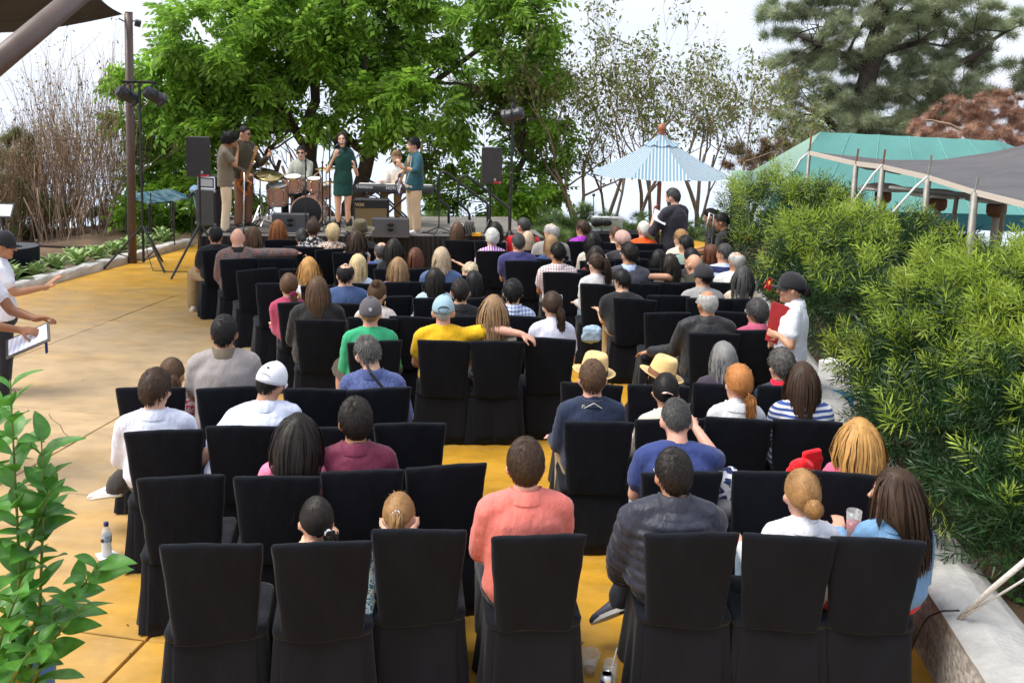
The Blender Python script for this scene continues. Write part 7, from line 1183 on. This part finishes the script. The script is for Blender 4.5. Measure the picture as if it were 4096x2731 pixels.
hip = PD(2900, 745, Yt+3.); MB().add([r0_-tb, hip-tb, ee0-tb], [(0, 1, 2)]).build('hip_panel', M_TEALP, g); cb = PD(2960, 830, Yt-.5)-tb; MB().rings([[(cb[0]+.22*math.cos(a)+.03*math.sin(a*7+z), cb[1]+.14*math.sin(a), cb[2]+z) for a in np.linspace(0, 6.28, 20, endpoint=False)] for z in (.85, .5, .1, -.5)]).build('corner_drape', M_TEALP, g, smooth=True); MB().add([r1_-tb, l1-tb, PD(4400, 700, Yt+3)-tb], [(0, 1, 2)]).build('hip_panel', M_TEAL, g)
for x in (3150, 3600, 3900): q_ = PD(x, 850, Yt); MB().tube([(q_[0]-tb[0], q_[1]-tb[1], q_[2]), (q_[0]-tb[0], q_[1]-tb[1], -.2)], .04, 8).build('post', M_POLE, g)
# pergola posts and grey sail
M_GALV = mat('galvanised_post', (.24, .23, .21), .5, metal=.3, var=.2, vscale=6); M_RUST = mat('rusty_rod', (.20, .085, .045), .8); M_GSAIL = mat('grey_shade_cloth', (.12, .115, .122), .85, bump=.35, bscale=60, trans=.2, var=.15, vscale=2); M_HEM = mat('beige_hem', (.55, .47, .40), .8)
g = empty('shade_canopy', (0, 0, 0), 0, 'grey shade cloth on galvanised posts over the right terrace', 'shade sail'); E = [(3237, 612, 15.2), (3424, 655, 13.6), (3530, 668, 12.6), (3712, 710, 11.2), (3900, 770, 10.2), (4200, 845, 9.2)]; fr_ = [PD(*e) for e in E]; bk_ = [PD(3237, 612, 15.2)+np.array([.2, .2, 0]), PD(3560, 640, 16.5), PD(3760, 640, 16.2), PD(3960, 610, 16), PD(4120, 575, 15.5), PD(4500, 560, 15)]
V = []; Q = []; nj = 9
for i in range(26):
    t_ = i/25*5; k_ = min(4, int(t_)); f_ = t_-k_; a = lerp(fr_[k_], fr_[k_+1], f_); b_2 = lerp(bk_[k_], bk_[k_+1], f_)
    for j in range(nj): s_ = j/(nj-1); V.append(lerp(a, b_2, s_)-np.array([0, 0, (.16*math.sin(math.pi*s_)+.025*math.sin(i*1.3+s_*7)*math.sin(math.pi*s_))*min(1, i/6)]))
for i in range(25):
    for j in range(nj-1): Q.append((i*nj+j, (i+1)*nj+j, (i+1)*nj+j+1, i*nj+j+1))
o = MB().add(V, Q).build('cloth', M_GSAIL, g, smooth=True)
MB().rings([[V[i*nj]+np.array(d_) for d_ in ((0, -.01, -.035), (0, -.012, .03), (0, .06, .034), (0, .06, -.03))] for i in range(26)]).build('hem', M_HEM, g)
for i, (x, y, Y) in enumerate(E[:5]):
    q_ = PD(x, y, Y); rod = [90, 60, 70, 90, 60][i]*Y/F; MB().tube([(q_[0]-.03, q_[1], -.1), (q_[0], q_[1], q_[2])], .040 if i else .03, 10).build('post', M_GALV, g, smooth=True); MB().tube([(q_[0], q_[1], q_[2]), (q_[0]+.02, q_[1], q_[2]+rod)], .015, 6).build('rod', M_RUST if i < 3 else M_GALV, g)
M_ROPE = mat('white_rope', (.62, .60, .57), .9, bump=.6, bscale=80)
def rope(lab, pts, r=.014): tag(MB().tube(pts, r, 6).build('rope', M_ROPE, smooth=True), lab, 'rope', 'tie ropes of the shade cloth')
rope('white tie rope from the far end of the grey shade cloth', [PD(3235, 610, 15.1), PD(3200, 640, 15), PD(3180, 680, 14.9)]); rope('white tie rope from the middle post of the grey shade cloth', [PD(3528, 660, 12.5), PD(3490, 700, 12.3), PD(3385, 850, 11.8)]); rope('white tie rope from the nearest post of the grey shade cloth', [PD(3710, 706, 11.1), PD(3660, 750, 11), PD(3570, 850, 10.7)])
for i, (x, y, Y, lab) in enumerate([(3535, 745, 14., 'patio heater with pale dome behind the grey shade cloth, left one'), (3755, 770, 13., 'patio heater with pale dome behind the grey shade cloth, middle one'), (3990, 790, 12., 'patio heater under the grey shade cloth, right one')]):
    q_ = PD(x, y, Y); h = q_[2]; hh_ = empty('patio_heater', (q_[0], q_[1], 0), 0, lab, 'heater', 'patio heaters'); MB().lathe([(.38, -.05), (.30, .0), (.15, .04), (.03, .05), (.02, .045), (.29, -.01), (.37, -.055)], (0, 0, h), 24).build('reflector', mat('heater_dome', (.62, .55, .48), .4, metal=.4), hh_, smooth=True); MB().lathe([(.09, -.08), (.12, -.10), (.12, -.2), (.09, -.25)], (0, 0, h), 16).build('burner', M_RUST, hh_); MB().tube([(0, 0, 0), (0, 0, h-.2)], .05, 10).build('post', mat('heater_post', (.45, .38, .32), .5), hh_, smooth=True)
q_ = PD(3690, 770, 10.6); tag(MB().tube([PD(3560, 752, 12.5), PD(3880, 783, 11.5)], .035, 8).build('beam', M_GALV), 'pale horizontal beam under the grey shade cloth', 'beam')
for x, y0, y1, Y, lab in ((3830, 770, 940, 12.2, 'thin leaning bamboo pole under the shade cloth'), (4020, 800, 980, 11.5, 'dark leaning pole at the right edge under the shade cloth')): tag(MB().tube([PD(x-25, y1, Y), PD(x, y0, Y)], .03, 8).build('bamboo_pole', mat('bamboo', (.28, .22, .15), .6, var=.3)), lab, 'pole')
# rope, cable on the planter wall at bottom right
wq = PD(3835, 2478, 4.45); rope('thick white braided rope tied at the planter wall', [wq, PD(3960, 2360, 4.3), PD(4140, 2210, 4.1)], .013); rope('second strand of white rope at the planter wall', [PD(3860, 2462, 4.4), PD(4140, 2290, 4.2)], .006)
cable('cable', [PD(3632, 2628, 4.62), PD(3660, 2560, 4.6), PD(3690, 2500, 4.58), PD(3715, 2465, 4.55), PD(3770, 2442, 4.5), PD(3838, 2440, 4.46)], .005, 'thin black cable running over the white planter wall')
# ------------------------------------------------------------------ hall of small things
M_GLASS = mat('clear_glass', (.9, .94, .94), .04, alpha=.22, spec=.8)
def vessel(name, label, c, prof, m=M_GLASS, cat='glass', fill=None, fm=None):
    g = empty(name, tuple(c), 0, label, cat); MB().rings([[(r_*math.cos(k), r_*math.sin(k), z) for k in np.linspace(0, 6.2832, 24, endpoint=False)] for r_, z in prof], cap=True).build('bowl' if name != 'bottle' else 'body', m, g, smooth=True)
    if fill: MB().lathe(fill, n=24).build('drink', fm, g, smooth=True)
    return g
c = P(2356, 2690, 0); vessel('cocktail_glass', 'empty flared cocktail glass on the floor', c, [(.028, 0), (.030, .004), (.058, .115), (.0565, .115), (.027, .012), (.001, .012)], fill=[(.026, .013), (.030, .028), (.001, .032)], fm=mat('dregs', (.30, .13, .04), .5))
c = P(2438, 2745, 0); g = vessel('highball_glass', 'tall glass with white straw on the floor', c, [(.030, 0), (.036, .01), (.037, .14), (.0352, .14), (.034, .015), (.001, .015)], fill=[(.033, .016), (.034, .05), (.001, .05)], fm=mat('pale_drink', (.75, .62, .38), .1, alpha=.6)); MB().tube([(-.01, -.005, .02), (.03, .0, .215)], .0035, 8).build('straw', WHITE, g)
c = P(2296, 2775, 0); vessel('tumbler', 'tumbler with yellowish drink at the bottom edge', c, [(.033, 0), (.036, .01), (.038, .10), (.0362, .10), (.034, .012), (.001, .012)], fill=[(.033, .013), (.034, .05), (.001, .05)], fm=mat('lemon_drink', (.72, .62, .12), .1, alpha=.7))
c = P(2424, 2775, 0); g = empty('drink_can', tuple(c), 0, 'silver and blue drink can at the bottom edge', 'can'); MB().lathe([(.022, 0), (.032, .006), (.033, .02), (.033, .095), (.027, .112)], n=24).build('body', mat('can_paint', (.62, .66, .74), .3, metal=.6), g, smooth=True); MB().lathe([(.027, .112), (.0275, .116), (.025, .116), (.024, .112), (.001, .112)], n=24).build('lid', M_CHROME, g, smooth=True); MB().rings([[(r_*math.cos(k), r_*math.sin(k), z) for k in np.linspace(3.5, 4.35, 8)] for r_, z in ((.0334, .03), (.0334, .09))], cap=False, closed=False).build('label', mat('can_blue', (.02, .05, .25), .4), g)
c = P(428, 2222, 0); g = empty('water_bottle', tuple(c), 0, 'clear plastic water bottle with dark blue cap on the floor', 'bottle'); MB().lathe([(.026, .004), (.032, .008), (.033, .05), (.029, .075), (.033, .10), (.033, .145), (.026, .178), (.013, .20), (.013, .212)], n=24).build('body', mat('pet', (.85, .92, .95), .08, alpha=.35), g, smooth=True); MB().lathe([(.001, .008), (.031, .010), (.0315, .05), (.0275, .075), (.031, .095), (.001, .096)], n=24).build('water', mat('water', (.72, .80, .84), .05, alpha=.6), g, smooth=True); MB().lathe([(.0155, .205), (.0155, .228), (.001, .230)], n=18).build('cap', mat('cap_blue', (.02, .03, .16), .4), g); MB().rings([[(.0336*math.cos(k), .0336*math.sin(k), z) for k in np.linspace(0, 6.2832, 24, endpoint=False)] for z in (.102, .145)], cap=False).build('label', mat('bottle_label', (.55, .66, .76), .4, pat='speckle', col2=(.12, .25, .48), pscale=60), g, smooth=True); MB().ell((-.012, -.0325, .117), (.013, .003, .013)).build('emblem', mat('emblem_brown', (.07, .03, .02), .5), g)
tag(MB().rings([[(c[0]+.075*math.cos(k)*(1+.25*math.sin(3*k)), c[1]+.06*math.sin(k)*(1+.2*math.cos(4*k)), z) for k in np.linspace(0, 6.2832, 16, endpoint=False)] for z in (.001, .0035)]).build('napkin', WHITE), 'crumpled white napkin under the water bottle', 'napkin')
# red bag, tote bags, cloths
def lumpy(name, label, c, d, m, cat, seed=1, rz=0., amp=.25):
    rnd = random.Random(seed); mb = MB(); mb.box((0, 0, 0), d, b=min(d)*.3)
    for k in range(5): mb.ell([rnd.uniform(-.35, .35)*d[i] for i in range(3)], [rnd.uniform(.2, .4)*d[i] for i in range(3)])
    o = rm(name, mb, m, None, min(d)*.12, 3, min(d)*amp, .06); o.location = c; o.rotation_euler = (0, 0, rz); return tag(o, label, cat)
RED = C(220, 20, 34, key='red_cloth', rough=.6)
lumpy('shoulder_bag', 'bright red bag on the chair beside the ginger blond woman', PD(3205, 1880, 5.55), (.15, .11, .15), RED, 'bag', 3, .3, .06); lumpy('red_cloth', 'folded red cloth sticking up behind the red bag', PD(3245, 1850, 5.6), (.15, .04, .17), RED, 'cloth', 4, .5, .1)
lumpy('tote_bag', 'navy and patterned tote bag on the chair behind the navy t-shirt man', PD(2915, 1945, 5.35), (.15, .14, .2), C(40, 52, 96, 'voronoi', (215, 215, 225), 14, key='tote_print'), 'bag', 5); lumpy('shopping_bag', 'grey bag below the patterned tote', PD(2905, 2040, 5.3), (.15, .16, .16), C(105, 105, 112, key='grey_bag'), 'bag', 6)
lumpy('denim_jacket', 'pale denim jacket in the lap of the slick haired man', PD(2368, 1335, 9.7), (.20, .10, .18), C(160, 185, 208, key='pale_denim2', var=.3), 'jacket', 7, amp=.3); lumpy('red_cloth', 'orange red cloth between the two nearest right chairs', PD(3306, 2370, 4.5), (.05, .12, .15), C(235, 60, 30, key='orange_red'), 'cloth', 8)
lumpy('patterned_scarf', 'turquoise patterned scarf hanging between the two girls', PD(1475, 2330, 4.36), (.05, .10, .36), C(40, 120, 160, 'voronoi', (190, 215, 225), 30, key='turq_print'), 'scarf', 9); tag(MB().box(tuple(PD(1458, 2490, 4.35)), (.035, .01, .26), rotm(0, R(16), 0)).build('cloth_strap', C(150, 185, 160, key='sage_strap')), 'pale green strap hanging below the turquoise scarf', 'strap')
c = PD(3410, 2150, 4.7); vessel('wine_glass', 'tall glass of red drink held by the denim jacket woman', c, [(.030, 0), (.034, .01), (.040, .15), (.0385, .15), (.032, .012), (.001, .012)], fill=[(.032, .013), (.036, .09), (.001, .09)], fm=mat('red_drink', (.35, .01, .02), .1))
# glass tanks on a dark table, hand truck
c = PD(2430, 925, 15.6); g = empty('side_table', (c[0], c[1], 0), 0, 'dark clothed table carrying glass tanks behind the audience front', 'table'); MB().box((0, 0, c[2]-.02), (1.0, .5, .03)).build('tabletop', M_COVER2, g); rows = [[(s_*(.5+.02*k_*math.sin(i*1.9)), y_*(.25+.02*k_*math.sin(i*2.3)), z) for i, (s_, y_) in enumerate(dense([(-1, -1), (1, -1), (1, 1), (-1, 1)], .12))] for z, k_ in ((c[2]-.01, 0), (c[2]*.5, .7), (.02, 1.2))]; MB().rings(rows, cap=False).build('tablecloth', M_COVER2, g, smooth=True)
for x, w_, lab in ((2385, .13, 'clear glass tank at the left of the dark table'), (2425, .14, 'middle clear glass tank on the dark table'), (2465, .19, 'wide white rimmed glass tank on the dark table')):
    q_ = PD(x, 925, 15.6); v = empty('glass_tank', (q_[0], q_[1], c[2]), 0, lab, 'tank', 'glass tanks'); MB().box((0, 0, .12), (w_, w_, .22)).build('tank', mat('tank_glass', (.85, .9, .9), .05, alpha=.3), v); MB().box((0, 0, .235), (w_+.02, w_+.02, .015)).build('rim', mat('tank_rim', (.7, .72, .72), .3), v)
o = lumpy('black_cloth', 'black cloth thrown over the glass tanks', PD(2405, 890, 15.5), (.34, .16, .10), BLK, 'cloth', 11)
g = empty('hand_truck', tuple(PD(2832, 1000, 13.)*np.array([1, 1, 0])), 0, 'shiny tubular hand truck beside the men in black', 'hand truck'); zt = PD(2840, 853, 13.)[2]; MB().tube([(-.05, 0, .1), (-.03, 0, zt-.15), (.0, 0, zt), (.05, 0, zt-.02), (.05, 0, zt-.2), (.02, 0, .1)], .014, 8).build('frame', M_CHROME, g, smooth=True); MB().box((0, -.1, .05), (.3, .22, .02)).build('toe_plate', M_CHROME, g)
for s in (-1, 1): MB().tube([(s*.15, .05, .1), (s*.19, .05, .1)], .09, 14).build('wheel', M_PLAST, g)
q_ = PD(2375, 900, 17.); t_ = PD(2352, 780, 17.); g = empty('microphone_stand', (q_[0], q_[1], 0), 0, 'thin microphone stand in front of the rosemary right of the stage', 'stand'); MB().tube([(0, 0, 0), (-.02, 0, t_[2])], .008, 6).build('pole', M_BLACKM, g); MB().ell((-.02, 0, t_[2]), (.03, .03, .03)).build('microphone', M_PLAST, g); MB().lathe([(.12, 0), (.12, .02), (.02, .03)]).build('base', M_BLACKM, g)
# blue plate on the white wall
sp = PD(3335, 1590, 8.15); g = empty('wall_sign', tuple(sp), -.42, 'blue exit plate with white lettering on the white wall', 'sign'); MB().box((0, 0, 0), (.34, .012, .15), b=.004).build('plate', mat('sign_blue', (.03, .20, .42), .4), g); ws = mat('sign_white', (.8, .82, .84), .5); text('lettering', 'Salida', .07, ws, g, (0, -.0075, .03), (R(90), 0, 0), .0006); text('lettering', 'Exit', .04, ws, g, (0, -.0075, -.04), (R(90), 0, 0), .0006)
# red flower in the shrub
q_ = PD(3076, 1140, 9.4); g = empty('red_flower', tuple(q_), 0, 'red and yellow flower sticking out of the shrub', 'flower')
for k in range(7): a = k*.9; MB().limb([(0, 0, 0), (.03*math.cos(a), .01, .035*math.sin(a)), (.05*math.cos(a), .0, .075*math.sin(a))], [.008, .016, .006], 6, .6).build('petal', mat('petal_red', (.55, .01, .02), .5), g, smooth=True)
MB().ell((0, -.01, .02), (.012, .012, .025)).build('centre', mat('petal_yellow', (.75, .4, .03), .5), g)
# ------------------------------------------------------------------ leafy plant at the bottom left, leaf by leaf
def leaf_mesh(seed):
    rnd = random.Random(seed); rings = []; n = 9; L_ = 1.; bend = rnd.uniform(.15, .45)
    V = []; Q = []
    for i in range(n):
        t_ = i/(n-1); wd = .27*math.sin(math.pi*t_**.85)**.85+(.004 if i in (0, n-1) else 0); y = t_; z = -bend*t_*t_; wv = .02*math.sin(t_*9+seed)
        for s_ in (-1, -.5, 0, .5, 1): V.append((s_*wd, y, z+abs(s_)*wd*.32+wv*s_))
    for i in range(n-1):
        for j in range(4): Q.append((i*5+j, i*5+j+1, (i+1)*5+j+1, (i+1)*5+j))
    me = MB().add(V, Q).mesh('leaf', True); me.materials.append(mat('plant_leaf', (.085, .27, .035), .4, var=.35, vscale=3., trans=.3, spec=.5)); return me
LEAVES = [leaf_mesh(i) for i in range(5)]
def leafy_plant(label, stems, nleaf, size, seed, name='leafy_plant', young=None):
    rnd = random.Random(seed); base = stems[0][0]; g = empty(name, tuple(base), 0, label, 'plant'); cnt = 0
    for pts in stems:
        pts = [np.array(p_)-np.array(base) for p_ in pts]; m_ = len(pts); MB().tube(pts, [.007-.005*i/(m_-1) for i in range(m_)], 6).build('stem', mat('plant_stem', (.16, .20, .05), .6), g, smooth=True)
        L_ = sum(np.linalg.norm(pts[i+1]-pts[i]) for i in range(m_-1)); k = max(4, int(L_/.066))
        for i in range(k):
            t_ = (i+.5)/k; s_ = t_*(m_-1); a = min(m_-2, int(s_)); p_ = lerp(pts[a], pts[a+1], s_-a); d = pts[a+1]-pts[a]; d /= np.linalg.norm(d)
            for h_ in (0, 1):
                ang = i*1.57+h_*math.pi+rnd.gauss(0, .3); side = np.array([math.cos(ang), math.sin(ang), 0]); dr = side*.9+d*(.45+.5*t_)+np.array([0, 0, rnd.uniform(-.1, .35)]); M = frames(np.array([dr]), roll=np.array([rnd.gauss(0, .4)]))[0]; o = link('leaf', LEAVES[rnd.randint(0, 4)], None, g); sc_ = size*rnd.uniform(.6, 1.15)*(1-.35*t_**4)
                o.matrix_basis = Matrix.Translation(Vector(p_))@Matrix(M.tolist()).to_4x4()@Matrix.Scale(sc_, 4); cnt += 1
    return g
bs_ = PD(60, 2790, 2.7)
leafy_plant('bright green leafy plant in the bottom left corner', [[PD(40, 2760, 2.75), PD(80, 2300, 2.6), PD(60, 1900, 2.55), PD(40, 1520, 2.5)], [PD(60, 2760, 2.7), PD(160, 2420, 2.6), PD(175, 2000, 2.55), PD(165, 1740, 2.5)], [PD(20, 2760, 2.8), PD(-30, 2300, 2.7), PD(-20, 1900, 2.65), PD(-10, 1620, 2.6)], [PD(80, 2740, 2.7), PD(230, 2440, 2.6), PD(340, 2330, 2.55), PD(400, 2260, 2.5)], [PD(120, 2760, 2.65), PD(210, 2560, 2.6), PD(330, 2420, 2.5)], [PD(-40, 2700, 2.6), PD(20, 2500, 2.5), PD(90, 2330, 2.45)], [PD(0, 2800, 2.6), PD(90, 2640, 2.5), PD(170, 2560, 2.4)], [PD(30, 2700, 2.7), PD(110, 2200, 2.6), PD(200, 1960, 2.5)]], 0, .135, 5)
leafy_plant('thin stemmed green plant growing behind the planter wall', [[PD(4060, 2760, 5.0), PD(3960, 2600, 4.95), PD(3900, 2500, 4.9), PD(3880, 2420, 4.9)], [PD(4060, 2760, 5.0), PD(4040, 2560, 4.9), PD(4060, 2440, 4.85)], [PD(3900, 2560, 5.0), PD(3820, 2350, 5.0), PD(3780, 2290, 5.0)], [PD(4080, 2500, 4.9), PD(4030, 2300, 4.9), PD(4050, 2220, 4.85)], [PD(4090, 2700, 4.9), PD(4000, 2680, 4.8), PD(3960, 2640, 4.75)]], 0, .075, 9)
# a few fallen leaves on the floor
for i in range(8):
    rnd = random.Random(900+i); u_ = [(330, 1520), (250, 1330), (610, 1110), (520, 2620), (505, 2500), (380, 1230), (2330, 2575), (300, 1170)][i]; q_ = P(*u_); tag(link('fallen_leaf', LEAVES[i % 5].copy(), None, None, (q_[0], q_[1], .006)), ['tiny fallen leaf on the floor left of the white shirt man', 'tiny fallen leaf below the menu', 'tiny fallen leaf near the light stand leg', 'tiny fallen leaf right of the leafy plant', 'speck of leaf on the yellow floor bottom left', 'tiny fallen leaf under the waiter\'s hand', 'tiny leaf on the yellow aisle floor behind the glasses', 'tiny fallen leaf near the kerb'][i], 'leaf'); o = bpy.context.scene.objects[-1]
    o.scale = (.022,)*3; o.rotation_euler = (0, 0, rnd.uniform(0, 6)); o.data.materials.clear(); o.data.materials.append(mat('dead_leaf', (.12, .06, .025), .8))
